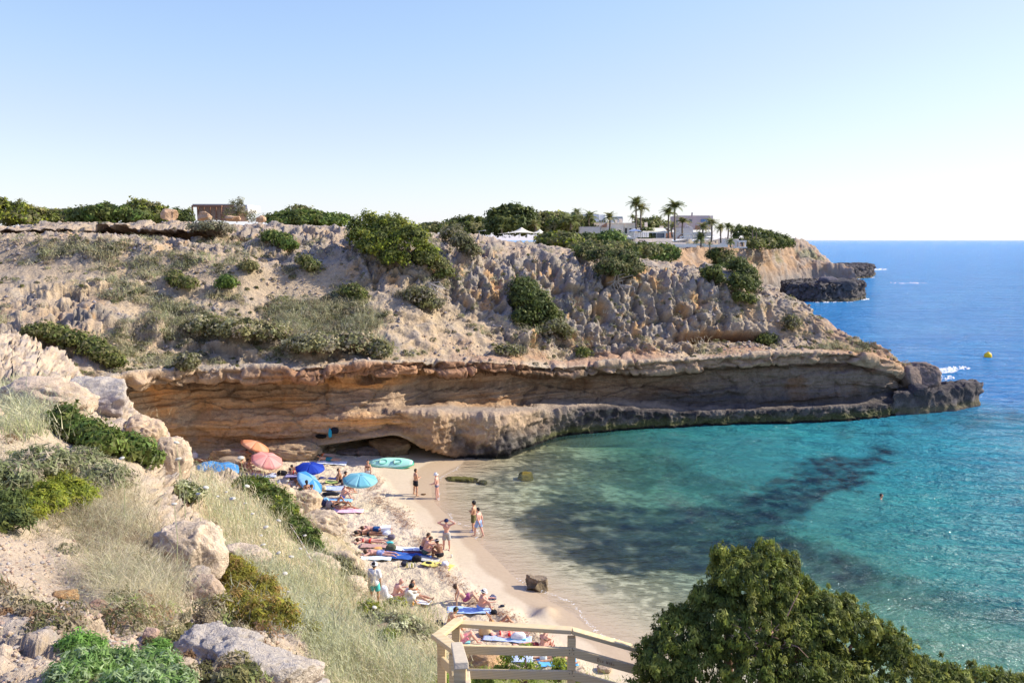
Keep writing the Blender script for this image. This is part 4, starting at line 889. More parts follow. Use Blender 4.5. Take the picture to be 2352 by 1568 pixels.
# dry grass and low scrub on the cliff slope (nobody could count it)
nz = fbm(PC*np.array([.16, .16, .4]), 3, 301); nz2 = fbm(PC*.7, 2, 303)
band = np.exp(-((pyc-(760+40*np.sin(pxc*.006)))/62)**2)*((pxc > 250) & (pxc < 930))+.8*np.exp(-((pyc-700)/45)**2)*(pxc > 250)*(pxc < 1120)+.9*(pxc < 320)*np.exp(-((pyc-720)/60)**2)
band += .30*(pxc < 1100)*(pyc > 545)*(pyc < 830)+.14*(pxc >= 1100)*(pyc > 770)*(pyc < 830)*(pxc < 2000)+.12*(pyc < 780)*(pyc > 560)*(pxc < 1900)
msk = band*ss(.08, .3, nz+.55*nz2)*((CL['rv'] > 8.15) & (CL['rv'] < 12.2))*(CL['N'][..., 2] > .25)
blades('dry_grass', PC, None, 44000, .42, .05, STRAW[1:]+GRASSG+SCRUB, 11, msk, lean=.8, spread=.35, per=22)
def scrub_mass(name, S, n, mask, size, leaf, cols, seed, per=40):
    rs = np.random.default_rng(seed); w = np.clip(mask.ravel(), 0, None); w /= w.sum(); k = rs.choice(w.size, n, p=w); p = S['P'].reshape(-1, 3)[k]
    r = size[0]+(size[1]-size[0])*rs.random(n)**2; o = rs.normal(size=(n, per, 3)); o[..., 2] = np.abs(o[..., 2]); o /= np.linalg.norm(o, axis=-1, keepdims=True)
    nr = orient((o+.2).reshape(-1, 3), rs, .5); c = p[:, None]+o*(r[:, None, None]*(.75+.3*rs.random((n, per, 1))))*np.array([1, 1, .75])
    V, F = leaf_quads(c.reshape(-1, 3), nr, leaf[0], leaf[1], rs, updir=.8); t_ = np.array(cols)[rs.choice(len(cols), n)]*(.7+.6*rs.random((n, 1)))
    cl = np.repeat(np.repeat(t_, per, 0)*(.8+.4*rs.random((n*per, 1))), 3, 0); o_ = mk(name, V, F, M_LEAF, col=np.clip(cl, .01, .9)); return tag(o_, kind='stuff')
scrub_mass('low_scrub', CL, 2100, msk+.05*((CL['rv'] > 8.15) & (CL['rv'] < 12.4)), (.15, .55), (.16, .05), SCRUB+OLV[:2]+GRY, 13, per=55)

# ---- bushes on the cliff, one by one
LF = (.22, .10)
cb = [
 ('green mastic bush spilling over the crest, largest on the cliff', [(850, 530, 42), (900, 545, 48), (870, 575, 42), (940, 560, 42), (905, 600, 30), (980, 590, 28), (830, 555, 30)], GRN+YEL, 9000),
 ('trailing olive bush running down from the largest crest bush', [(975, 600, 26), (1000, 612, 26), (1020, 628, 20)], OLV+GRN, 2600),
 ('wispy olive bush right of the largest crest bush', [(1040, 545, 24), (1062, 560, 22), (1085, 580, 18)], OLV+GRY, 2600),
 ('dense bush with dead grey twigs below the villa tents', [(1345, 580, 24, 12), (1385, 590, 34, 18), (1425, 602, 34, 24), (1450, 622, 26, 22), (1400, 622, 32, 24)], OLV+DKG, 6500),
 ('tall dark juniper growing halfway up the cliff face', [(1200, 665, 30), (1215, 695, 38), (1240, 720, 34), (1205, 735, 26), (1265, 735, 26)], GRN+DKG, 6000),
 ('dark green bush on the crest, left of the two at the right end', [(1635, 630, 20), (1645, 642, 18)], GRN+DKG, 1700),
 ('dark green bush hanging at the right end of the crest', [(1695, 618, 24), (1712, 640, 26), (1725, 660, 22), (1700, 655, 24)], DKG+GRN, 4200),
 ('small dark bush under the bush at the right end', [(1700, 685, 16, 10), (1722, 688, 12, 8)], DKG+GRN, 900),
 ('bright green bush lying on the slope left of the crest bush', [(625, 548, 18, 13), (645, 555, 20, 14), (665, 566, 15, 11)], GRN+BRI, 2200),
 ('small green bush beside the upper pillars of rock', [(700, 600, 12), (715, 612, 12)], OLV+GRN, 800),
 ('tiny round bright green bush in the middle of the slope', [(520, 651, 15, 9)], BRI, 700),
 ('round olive bush below the left rock pillars', [(400, 640, 16, 11), (430, 652, 18, 11)], OLV+GRN, 1100),
 ('olive bush growing in front of the arched hollows', [(805, 672, 20, 15), (822, 680, 14, 11)], GRN+OLV, 1300),
 ('dark bush right below the red hollow', [(1762, 782, 17, 11)], DKG+GRN, 800),
 ('tuft of bush beside the red hollow, to its right', [(1818, 748, 14, 18)], OLV+GRY, 700),
 ('grey brushwood at the foot of the tall dark juniper', [(1265, 755, 30, 20), (1295, 765, 18, 14)], GRY+OLV, 1900),
 ('long green bush along the ridge at the left end of the slope', [(90, 765, 30, 14), (130, 772, 32, 15), (175, 785, 30, 16), (215, 800, 28, 18)], GRN+OLV, 4200),
 ('low green bush above the left end of the orange wall', [(238, 818, 22, 16), (262, 830, 16, 11)], GRN+OLV, 1300),
 ('round grey-green bush on the lip of the wall, left', [(430, 836, 18, 15)], OLV+GRY, 900),
 ('round grey-green bush on the lip of the wall, right', [(868, 806, 26, 17)], OLV+GRY, 1300),
 ('bright little bush on the red shelf in the middle', [(1340, 812, 12, 8)], GRN, 420),
 ('pale scrub behind the little bush on the red shelf', [(1160, 805, 20, 9), (1186, 808, 14, 9)], GRY+OLV, 700),
 ('dry bush on the rim left of the brown house', [(480, 522, 40, 9), (510, 527, 24, 9)], GRY, 1500),
 ('olive shrub in a hollow above the left pillars', [(570, 612, 14, 10)], OLV, 500),
 ('tall grey-green scrub on the slope under the arched ledge', [(960, 680, 30, 16), (985, 700, 24, 14)], OLV+GRY, 1900),
 ('broad dry thicket above the wall, right of centre left', [(720, 792, 60, 20), (800, 788, 50, 20)], OLV+GRY+SCRUB, 4500),
 ('broad dry thicket above the wall, centre of the slope', [(560, 760, 60, 20), (620, 768, 40, 20), (480, 750, 50, 20)], OLV+SCRUB, 4500),
]
for i, (lab, pts, cols, n) in enumerate(cb):
    bush('bush', lab, 'bush', pts, None, cols, int(n*2.2), (.20, .12), 500+i*3, on=CL, clump=.5, push=.25, nst=5)
# dead branches
for i, (a, b, lab) in enumerate([((1405, 640), (1440, 660), 'bleached dead branches under the dense bush below the tents'), ((1240, 700), (1290, 770), 'bleached twigs at the foot of the cliff juniper'), ((985, 650), (1040, 690), 'white dead branches hanging over the smooth rock face')]):
    p, _ = pick(CL, *a); q_, _ = pick(CL, *b); rs = np.random.default_rng(70+i); mb = MB()
    for j in range(16):
        st = p+(q_-p)*rs.random()*.5; e_ = st+(q_-p)*.5*rs.random()+rs.normal(size=3)*[1.0, .5, .7]; m_ = (st+e_)/2+rs.normal(size=3)*.35; m_[1] -= .5; e_[1] -= .6
        mb.tube([st, m_, e_], [.05, .035, .015], 4)
    o = mb.build('dead_branches', M_DEAD, at=p); o.location = p; tag(o, lab, 'branches')
# ---- plateau hedge and trees, left
LT = (.36, .24)
pt = [
 ('wide yellow-green tree mass at the far left of the skyline', [(5, 488, 38, 20), (50, 492, 34, 17), (-30, 485, 30, 22), (85, 497, 20, 12)], 105, 512, YEL+OLV, 6500),
 ('small yellowish tree on the skyline, second mass from left', [(100, 496, 18, 13), (118, 499, 14, 10)], 108, 512, YEL+GRN, 1700),
 ('low olive tree between the yellowish one and the dome hedge', [(140, 500, 22, 12), (160, 499, 14, 10)], 108, 512, OLV+GRN, 1800),
 ('dark green dome-shaped thicket on the skyline', [(195, 497, 28, 15), (235, 494, 34, 17), (275, 496, 30, 15), (310, 500, 26, 12)], 102, 512, GRN+BRI+DKG, 7000),
 ('olive tree rising behind the dome-shaped thicket', [(325, 478, 26, 15), (350, 488, 28, 16), (375, 495, 22, 12)], 112, 512, YEL+OLV+GRN, 4500),
 ('small dark tree left of the brown timber house', [(408, 496, 16, 11), (425, 497, 12, 10)], 118, 512, GRN+DKG, 1500),
 ('flat bright green thicket on the crest, middle left', [(650, 503, 30, 10), (700, 500, 42, 12), (750, 503, 34, 10), (785, 508, 22, 8)], 98, 516, BRI+GRN, 6500),
 ('spreading pine peeking over the flat green thicket', [(675, 487, 18, 8), (700, 490, 18, 8), (688, 483, 12, 6)], 110, 512, GRN+OLV, 1500),
]
for i, (lab, pts, d, gyy, cols, n) in enumerate(pt): tree('tree', lab, pts, d, gyy, cols, n, LT, 700+i*5, clump=.55, tr=.12)
e = tree('tree', 'thin feathery grey tree in front of the white house wall', [(538, 478, 10, 15), (550, 468, 6, 12), (530, 492, 16, 10), (556, 490, 10, 12)], 120, 507, GRY+OLV, 900, (.32, .07), 760, clump=.5, tr=.07)
e = tree('tree', 'low feathery grey shrub right of the white house wall', [(572, 497, 12, 9), (583, 490, 5, 10), (605, 499, 10, 7)], 118, 507, GRY+OLV, 600, (.32, .07), 764, clump=.5, tr=.05)
ft = [
 ('big dark round pine, tallest of the grove', [(1160, 500, 34, 18), (1185, 498, 36, 20), (1205, 508, 22, 15), (1140, 512, 18, 14)], 150, 532, DKG+GRN, 7500),
 ('hazy olive grove left of the big dark pine', [(1050, 518, 26, 12), (1085, 514, 30, 13), (1110, 520, 20, 11)], 175, 535, GRN+OLV, 4000),
 ('low scrubby trees on the crest, left end of the far grove', [(950, 524, 18, 5), (990, 523, 22, 6), (1015, 523, 12, 5)], 160, 530, OLV+GRN, 1600),
 ('green trees behind the tents, right of the big pine', [(1235, 510, 24, 14), (1265, 506, 24, 13), (1290, 512, 20, 12)], 165, 532, GRN+OLV+YEL, 4200),
 ('hedge trees left of the white villa', [(1310, 512, 26, 15), (1345, 516, 20, 10), (1375, 519, 22, 8)], 172, 534, GRN+OLV, 3400),
 ('olive dome bush right of the tents', [(1272, 550, 24, 10), (1300, 552, 24, 9), (1252, 552, 14, 8)], 128, 563, OLV+YEL[:1]+GRN, 4200),
 ('dark hedge below the white villa walls', [(1345, 549, 24, 7), (1375, 551, 24, 6), (1400, 553, 20, 6), (1432, 554, 12, 5)], 150, 562, DKG+GRN, 4200),
 ('bright green bush in front of the villa wall', [(1408, 543, 18, 6), (1393, 546, 12, 5)], 146, 556, BRI, 2000),
 ('long olive hedge along the cliff top below the villa', [(1350, 569, 34, 5), (1400, 568, 44, 5), (1450, 571, 36, 4), (1490, 573, 24, 3)], 118, 576, OLV+GRN, 5200),
 ('bright green creeper on the cliff top below the terrace', [(1505, 573, 26, 5), (1535, 575, 18, 4)], 125, 590, BRI+GRN, 1900),
 ('trimmed green bush by the villa awning', [(1478, 538, 8, 9), (1488, 540, 6, 8)], 164, 556, GRN, 900),
 ('trees behind the low wall, left of the pink house', [(1470, 513, 16, 8), (1500, 512, 18, 8), (1520, 514, 14, 7)], 195, 535, OLV+GRN, 1800),
 ('grove sloping down to the sea right of the villa', [(1700, 530, 20, 10), (1730, 535, 24, 10), (1765, 543, 26, 9), (1790, 549, 20, 7)], 235, 565, DKG+GRN, 4200),
 ('dark round bush at the end of the far headland', [(1800, 551, 16, 6), (1812, 553, 10, 5)], 240, 565, DKG+GRN, 900),
 ('low green hedge right of the end portal', [(1730, 553, 24, 5), (1760, 555, 18, 4)], 225, 568, GRN+OLV, 1200),
 ('dark bush hanging on the far cliff face', [(1660, 600, 24, 18), (1650, 585, 20, 10)], 178, 640, GRN+OLV, 2200),
]
for i, (lab, pts, d, gyy, cols, n) in enumerate(ft): tree('tree', lab, pts, d, gyy, cols, int(n*1.3), (.5, .36), 800+i*5, clump=.8, tr=.18)
print('veg far', time.time()-T0)

# ---- near hillside vegetation
hx, hy, PH = HL['px'], HL['py'], HL['P']; dH = PH[..., 1]
g1 = fbm(PH*.5, 3, 401)
def region(pl, j=18): return smooth1(smooth1(inpoly(hx+j*g1, hy+j*g1, pl).astype(float), 2, 0), 2, 1)
big = region([(430, 1090), (560, 1080), (720, 1200), (850, 1400), (980, 1420), (1000, 1480), (1000, 1600), (780, 1600), (640, 1440), (520, 1400), (490, 1240), (430, 1130)])
blades('dry_grass', PH, None, 92000, lambda p: .13+.010*p[:, 1], lambda p: .003+.0008*p[:, 1], STRAW[:3]+GRASSG, 21, big/np.maximum(dH, 3)**1.2*(.35+.65*(g1 > -.2)), lean=.55, spread=.3)
und = region([(980, 1540), (1500, 1570), (1600, 1640), (1000, 1640)], 6)
blades('green_weeds', PH, None, 16000, .24, .012, [(.25, .32, .05), (.20, .28, .06), (.34, .36, .12)], 22, und, lean=.8, spread=.3)
tus = region([(150, 1130), (260, 1120), (350, 1230), (400, 1330), (370, 1420), (290, 1420), (230, 1330), (170, 1220)])
o = blades('grass_tussock', PH, None, 26000, lambda p: .08+.018*p[:, 1], lambda p: .002+.0005*p[:, 1], STRAW+[(.34, .27, .18)], 23, tus, lean=.9, spread=.25, kind=None); tag(o, 'arching dry straw tussock hanging over the path', 'grass')
spr = ((hx > -60) & (hx < 1000) & (hy < 1600))*(1-HL['path'])*(1-.75*HL['rk'])*ss(-.1, .3, g1)
blades('dry_grass', PH, None, 26000, lambda p: .05+.010*p[:, 1], lambda p: .002+.0005*p[:, 1], STRAW+SCRUB, 24, spr/np.maximum(dH, 4)**1.1, lean=1.0, spread=.4)
grn = region([(0, 880), (100, 880), (120, 960), (60, 1010), (0, 1000)])
blades('green_weeds', PH, None, 6000, .55, .03, GRASSG, 25, grn, lean=.6, spread=.3)
def nb(lab, pts, cols, n, leaf, seed, clump, push=.1, **k): return bush('bush', lab, 'bush', pts, None, cols, n, leaf, seed, on=HL, clump=clump, push=push, **k)
nb('bright green bush on the near ridge below the grey block', [(150, 975, 30, 34), (190, 1000, 45, 30), (240, 1025, 45, 30), (300, 1035, 45, 26), (340, 1055, 26, 16), (155, 945, 14, 24)], BRI+GRN, 13000, (.16, .07), 901, .26)
nb('soft grey-green heather mound at the left edge', [(20, 1110, 60, 45), (90, 1080, 70, 45), (170, 1075, 70, 40), (240, 1110, 60, 36)], [(.30, .29, .17), (.24, .26, .13), (.36, .30, .22), (.19, .21, .09)], 21000, (.12, .025), 905, .16)
nb('yellow-green broom bush above the path', [(100, 1160, 52, 46), (165, 1150, 50, 46), (130, 1120, 40, 30), (60, 1180, 40, 30)], YEL+[(.20, .22, .02)], 16000, (.075, .016), 909, .10)
nb('dark green shrub at the left edge beside the broom bush', [(0, 1170, 50, 40), (30, 1200, 34, 24)], GRN+DKG, 6000, (.08, .02), 912, .12)
nb('bright green feathery shrub above the beach, upper', [(585, 1125, 38, 26), (620, 1150, 40, 28), (650, 1180, 34, 26), (560, 1115, 24, 16)], BRI+YEL[:1]+GRN, 12000, (.17, .04), 915, .2)
nb('green feathery shrub lower down the slope by the beach', [(680, 1215, 30, 24), (705, 1240, 28, 24), (720, 1262, 20, 18)], BRI+GRN, 6000, (.16, .04), 918, .2)
nb('rusty yellow broom shrub in the middle of the grass slope', [(540, 1330, 45, 40), (580, 1370, 60, 46), (530, 1400, 50, 40), (620, 1420, 60, 40), (680, 1460, 50, 30), (520, 1300, 34, 24)], [(.30, .25, .04), (.26, .24, .03), (.34, .22, .07), (.20, .20, .04)], 26000, (.07, .014), 921, .11, flat=.7)
nb('grey-green thicket behind the white T-shirt man', [(770, 1310, 40, 26), (810, 1335, 34, 22), (740, 1290, 26, 18)], GRY+OLV, 6000, (.16, .04), 925, .2)
nb('grey-olive thicket in the grass left of the fence', [(900, 1440, 46, 24), (950, 1460, 34, 26), (860, 1430, 30, 18)], GRY+GRASSG, 7000, (.14, .03), 928, .18)
nb('brown withered bush in the middle of the straw slope', [(755, 1425, 26, 22), (775, 1445, 24, 22)], [(.28, .19, .12), (.22, .16, .09)], 4000, (.10, .02), 931, .13)
nb('yellow-green tuft of weed around the cut log', [(870, 1480, 26, 18), (890, 1465, 20, 16)], YEL+BRI, 2600, (.11, .03), 934, .14)
nb('green fennel tuft over the wall of dry grass', [(905, 1392, 24, 14), (850, 1400, 20, 14)], YEL+GRASSG, 2200, (.16, .03), 937, .2)
nb('grass-green scrub in the gully below the ridge', [(440, 1140, 24, 20), (420, 1120, 18, 12)], GRN+GRASSG, 2600, (.12, .04), 940, .16)
scrub_mass('low_scrub', HL, 420, ((HL['px'] > -40) & (HL['px'] < 1010) & (HL['py'] < 1600))*(1-HL['path'])*ss(-.1, .25, fbm(HL['P']*.6, 3, 411))/np.maximum(dH, 4)**1.2, (.06, .30), (.07, .016), SCRUB+OLV+[(.26, .16, .09), (.30, .34, .12)], 27, per=110)
# rock samphire, bottom left: upright fleshy leaves
e = bush('samphire', 'vivid green fleshy samphire plant at the bottom left edge', 'plant', [(190, 1535, 60, 40), (270, 1540, 70, 44), (350, 1540, 60, 40), (390, 1580, 60, 40), (150, 1570, 50, 40), (290, 1600, 90, 50)], None, [(.19, .29, .09), (.13, .23, .06), (.30, .38, .20)], 17000, (.055, .012), 950, on=HL, clump=.06, push=.0, nst=10, flat=1.0, per=18)
e = bush('samphire', 'small samphire sprig above the bigger samphire plant', 'plant', [(170, 1475, 30, 18), (215, 1485, 26, 18), (365, 1490, 22, 14)], None, [(.16, .30, .06), (.13, .25, .05)], 2600, (.05, .011), 953, on=HL, clump=.06, push=0, nst=6, flat=1.0, per=18)
# weeds beyond the fence rails
for i, (vx, vy, hgt, lab) in enumerate([(1210, 1500, 60, 'yellow-green ragwort rising between the fence rails'), (1160, 1510, 40, 'shorter ragwort left of the tall one behind the rails'), (1285, 1520, 34, 'ragwort clump next to the fence post'), (1110, 1545, 30, 'low weed tuft under the bottom rail, left'), (1330, 1560, 34, 'low weed tuft under the bottom rail, right'), (1020, 1560, 30, 'leafy weed at the foot of the corner post')]):
    bush('weed', lab, 'weed', [(vx, vy+hgt*.1, hgt*.34, hgt*.4), (vx+6, vy+hgt*.7, hgt*.4, hgt*.4), (vx-10, vy+hgt*.9, hgt*.5, hgt*.4)], 10.8, [(.28, .36, .05), (.20, .30, .05), (.36, .38, .08)], 1300, (.07, .014), 960+i, clump=.07, nst=6)
# the big juniper, bottom right
jb = [(1735, 1340, 88, 72), (1690, 1320, 60, 50), (1790, 1330, 56, 52), (1650, 1430, 85, 70), (1580, 1470, 75, 64), (1520, 1520, 62, 60), (1800, 1440, 100, 72), (1880, 1425, 84, 60), (1960, 1450, 70, 52), (2040, 1490, 56, 44), (1700, 1530, 120, 80), (1880, 1560, 130, 70), (2040, 1540, 90, 46), (2140, 1570, 90, 44), (2260, 1590, 90, 44), (2360, 1600, 80, 40), (1570, 1590, 110, 60), (1850, 1385, 34, 26), (1620, 1380, 36, 34), (1652, 1280, 16, 24), (1762, 1268, 24, 20), (1808, 1296, 24, 22), (1858, 1352, 18, 16), (1552, 1418, 22, 20), (1940, 1392, 26, 22), (1700, 1440, 110, 90), (1820, 1520, 120, 80), (1600, 1530, 90, 70), (1760, 1400, 80, 80)]
bl = []
for vx, vy, r, rz in jb:
    d = 9.2+.0006*(vx-1700)+(1450-vy)*.002; s = d/FV; bl.append([*D(vx, vy, d), r*s, r*s*.95, rz*s])
B = np.array(bl); base = np.array([2.9, 9.6, 10.2]); L = B.copy(); L[:, :3] -= base
e = empty('juniper_tree', base, 'big dark green juniper filling the bottom right corner', 'tree')
foliage('crown', L, 200000, (.058, .014), [(.17, .195, .035), (.12, .15, .025), (.24, .25, .05), (.07, .09, .02)], 970, e, .062, per=34, inner=.35, updir=1.0, flat=.85)
rs = np.random.default_rng(5); tips = []
for b in L:
    for _ in range(26):
        d = rs.normal(size=3); d[2] = abs(d[2]); d /= np.linalg.norm(d); p = b[:3]+d*b[3:]*(1.0+.12*rs.random()); tips.append(np.r_[p, .035, .035, .06+.06*rs.random()])
foliage('crown_tips', np.array(tips), 26000, (.055, .012), [(.17, .19, .04), (.13, .16, .03)], 971, e, .03, per=14, inner=.9, updir=1.6)
stems((0, 0, -1.0), L, 26, .07, 972, e, 'trunk', m_plain('juniper_bark', (.22, .13, .09), .9, .3, 8, bump=.5))
mb = MB()
for k in range(40):
    a = D(1750+rs.normal()*30, 1480+rs.normal()*22, 8.78)-base; b_ = a+rs.normal(size=3)*[.18, .12, .10]; mb.tube([a, (a+b_)/2+rs.normal(size=3)*.04, b_], [.008, .006, .003], 4)
mb.build('twigs', m_plain('twig', (.34, .20, .14), .9, .2, 8), e)
# wild carrot: white umbels on thin stalks
M_UMB = m_plain('umbel', (.50, .47, .40), .8, .1, 60); M_STALK = m_plain('stalk', (.36, .38, .20), .8, .15, 20)
UML = ['wild carrot umbel nearest the sunny side of the shrub above the beach', 'largest pale wild carrot umbel before the feathery shrub', 'wild carrot umbel hanging just left of the upper shrub', 'wild carrot umbel leaning beside the top of the pale ridge', 'wild carrot umbel left of the one by the pale ridge', 'big round white umbel above the smooth boulder edge', 'white umbel in front of the lower feathery shrub', 'small umbel in open grass under the big round one', 'drooping umbel on a long stalk in the middle of the grass', 'white umbel above the rusty broom, right side', 'umbel below the lower feathery shrub', 'flat umbel between the smooth boulder and the thicket', 'flat small umbel over the rusty broom', 'lowest small umbel beside the rusty broom', 'wild carrot umbel standing against the orange wall foot', 'wild carrot umbel against the blue parasols', 'tall stalked umbel sticking up before the orange wall', 'umbel rising over the bright bush on the near ridge', 'umbel at the tip of the near pale pinnacle', 'single round white umbel near the white T-shirt man', 'tiny umbel at the head of the upper shrub', 'tiny umbel in the pale grass, left of the upper shrub', 'tiny umbel furthest left in the pale grass', 'tiny umbel under the upper shrub', 'tiny umbel next to the lower feathery shrub', 'tiny umbel at the foot of the lower feathery shrub']
um = [(567, 1117, 20, 9, 17), (534, 1146, 26, 10, 17), (563, 1156, 12, 6, 22), (473, 1120, 30, 9, 14), (455, 1135, 26, 8, 14), (611, 1211, 10, 9, 22), (640, 1196, 9, 8, 24), (600, 1230, 8, 6, 22), (604, 1252, 10, 9, 20), (655, 1317, 10, 8, 15), (669, 1279, 8, 9, 17), (640, 1270, 10, 8, 17), (662, 1359, 8, 7, 14), (697, 1375, 6, 6, 14), (410, 1055, 20, 10, 14), (553, 1052, 10, 10, 14), (405, 1017, 14, 9, 14), (280, 1053, 11, 9, 14), (400, 1158, 10, 9, 12), (860, 1395, 10, 8, 16), (660, 1105, 8, 6, 24), (520, 1130, 8, 5, 22), (500, 1140, 8, 5, 22), (580, 1180, 8, 6, 20), (700, 1230, 8, 6, 20), (690, 1260, 8, 6, 20)]
for i, (vx, vy, _, w_, d) in enumerate(um):
    top = D(vx, vy, d); s = d/FV; r = w_*s*.8; p, _n = pick(HL, vx, vy+60); base_ = np.array([top[0]+.05*math.sin(i), top[1]+.05, min(p[2], top[2]-.25)]); base_[2] = max(base_[2], top[2]-1.1)
    e = empty('wild_carrot', base_, None, 'flower', 'white wild carrot flowers on the near slope'); T_ = top-base_
    mb = MB(); mb.tube([np.zeros(3), T_*.5+[.03, 0, 0], T_], [.008, .006, .004], 4); mb.build('stalk', M_STALK, e)
    mb = MB(); mb.lathe([(0, -.35*r), (r*.6, -.22*r), (r*.95, .10*r), (r*.85, .38*r), (r*.45, .56*r), (.001, .6*r)], 14)
    o = mb.build('flower_head', M_UMB, e, smooth=False); o.location = tuple(T_); o.rotation_euler = (.2*math.sin(i*3), .3*math.cos(i*2), 0)
    e['label'] = UML[i]
print('veg', time.time()-T0)
# ------------------------------------------------------------------ buildings on the far plateau
M_CREAM = m_plain('cream_render', (.78, .68, .56), .85, .06, 1.5, bump=.1); M_WHITE = m_plain('white_render', (.80, .80, .80), .8, .04, 1.5)
M_PINK = m_plain('pink_render', (.54, .42, .38), .85, .06, 1.0); M_GLASS = m_plain('window_glass', (.06, .09, .12), .08, .1, 2, spec=.8)
M_TERRA = m_plain('terracotta', (.45, .22, .13), .85, .12, 3); M_CANV = m_plain('canvas', (.68, .62, .50), .9, .04, 2); M_WCANV = m_plain('white_canvas', (.78, .76, .72), .9, .04, 2)
M_TIMBER = m_plain('brown_timber', (.24, .13, .085), .8, .25, 3, bump=.2); M_STEEL = m_plain('painted_rail', (.60, .58, .56), .5, .05, 4)
M_DARK = m_plain('dark_opening', (.03, .03, .03), .8, .1, 3); M_SOLAR = m_plain('solar_glass', (.06, .16, .30), .15, .1, 1, spec=.8)
def pbox(mb, x0, x1, y0, y1, d, dep, m=0):
    a = D(x0, y1, d); b = D(x1, y0, d); mb.box(((a[0]+b[0])/2, d+dep/2, (a[2]+b[2])/2), (b[0]-a[0], dep, b[2]-a[2]), m=m)
def part(name, mat, parent, boxes, at):
    mb = MB()
    for b in boxes: pbox(mb, *b)
    return mb.build(name, mat, parent, at=at)
def house(name, loc, label, cat='villa'): return empty(name, loc, label, cat)
def at_(e): return np.array(e.location)
# white villa wing with roof stair
e = house('villa_wing', D(1410, 545, 168), 'cream flat-roofed villa wing with an outside roof stair'); a = at_(e)
part('wall', M_CREAM, e, [(1364, 1433, 512.5, 540, 168, 8), (1433.3, 1459, 513, 540, 168.4, 7)], a); part('wall', M_CREAM, e, [(1331, 1379, 521, 547, 164, 3.5), (1379.3, 1412, 521.5, 552, 164.2, 3)], a)
part('parapet', M_CREAM, e, [(1363.6, 1459.4, 511.8, 513, 167.8, .4)], a); part('chimney', M_CREAM, e, [(1412, 1418, 504.5, 513, 171, 1)], a); part('chimney', M_CREAM, e, [(1423, 1430, 502.5, 513, 171.5, 1.2)], a)
part('doorway', M_DARK, e, [(1436, 1440, 524, 536, 168.3, .2)], a); part('doorway', M_DARK, e, [(1446, 1450, 525, 536, 168.3, .2)], a)
s = part('stair', M_TERRA, e, [(1381+k*2.2, 1383.2+k*2.2, 519-k*1.3, 521, 163.2, 1) for k in range(6)], a)
mb = MB()
for k in range(5): p = D(1378+k*4, 521-k*2.4, 163.0)-a; mb.tube([p, p+[0, 0, 1.1]], .05, 5)
p0 = D(1378, 521, 163.0)-a+[0, 0, 1.1]; p1 = D(1395, 511, 163.0)-a+[0, 0, 1.1]; mb.tube([p0, p1, p1+[1.6, 0, 0]], .05, 5); mb.build('handrail', M_STEEL, e)
# terrace block with gazebo curtains and awning
e = house('terrace_house', D(1500, 555, 160), 'low cream house with a long beige awning over its terrace'); a = at_(e)
part('wall', M_CREAM, e, [(1462, 1530, 523.5, 549, 172, 8)], a); part('chimney', M_CREAM, e, [(1482, 1487.5, 510.5, 524, 175, 1)], a); part('chimney', M_CREAM, e, [(1517, 1524, 519, 524, 174, 1)], a)
part('opening', M_DARK, e, [(1491.5, 1507, 533.5, 547, 171.8, .25)], a); part('opening', M_TERRA, e, [(1528, 1534, 524.5, 549, 172.5, 6)], a)
mb = MB(); P_ = [D(1475, 532.5, 161), D(1535, 532.5, 161), D(1524, 523.5, 170), D(1482, 523.5, 170)]; P_ = [p-a for p in P_]; mb.add(P_+[p-np.array([0, 0, .25]) for p in P_], [(0, 1, 2, 3), (7, 6, 5, 4), (0, 4, 5, 1), (1, 5, 6, 2), (2, 6, 7, 3), (3, 7, 4, 0)]); mb.build('awning', M_CANV, e)
for x in (1477, 1499, 1533): part('post', M_STEEL, e, [(x, x+1, 532, 548, 161.2, .1)], a)
part('window', M_GLASS, e, [(1510, 1526, 535, 546, 171.8, .2)], a)
e = house('gazebo', D(1458, 545, 158), 'white gazebo with drawn curtains on the villa terrace', 'gazebo'); a = at_(e)
mb = MB(); T4 = [D(1444, 531, 156)-a, D(1473, 531, 156)-a, D(1473, 529.5, 161)-a, D(1444, 529.5, 161)-a]; ap = D(1458, 525, 158.5)-a; mb.add(T4+[ap], [(0, 1, 4), (1, 2, 4), (2, 3, 4), (3, 0, 4), (3, 2, 1, 0)]); mb.build('roof', M_WCANV, e)
for x in (1444, 1454, 1472): part('post', M_STEEL, e, [(x, x+1.2, 530.5, 547, 156.2, .12)], a)
for k in range(7):
    x = 1456+k*5; part('curtain', M_WCANV, e, [(x, x+4.4, 533.2, 545, 156.5+.15*(k % 2), .12)], a)
part('back_curtain', M_WCANV, e, [(1446, 1453, 533, 543, 160, .1)], a)
# terrace walls
def wall(lab, boxes, mat=M_CREAM, extra=()):
    e = empty('terrace_wall', D((boxes[0][0]+boxes[0][1])/2, boxes[0][3], boxes[0][4]), lab, 'wall'); a = at_(e)
    for b in boxes: part('wall', mat, e, [b], a)
    for nm, m, bs in extra:
        for b in bs: part(nm, m, e, [b], a)
    return e
wall('cream terrace wall with three small slots under the curtains', [(1458, 1498.5, 548, 558, 152, 5), (1498.8, 1543, 547.5, 556.5, 152.3, 5)], extra=[('slot', M_DARK, [(1468, 1471.5, 552, 553.6, 151.9, .2), (1473.5, 1476.5, 552, 554, 151.9, .2), (1478.5, 1481.5, 552, 554, 151.9, .2)])])
wall('lowest long cream wall stepping along the cliff top', [(1460, 1575, 557, 569, 148, 4), (1500, 1600, 561, 567.5, 147, 1)])
wall('cream wall with a sloping brown stair behind the tall palms', [(1545, 1637, 533, 549, 172, 5)], extra=[('stair_edge', M_TERRA, [(1556+k*2.2, 1560+k*2.2, 546-k*2.2, 547.6-k*2.2, 171.7, .2) for k in range(5)])])
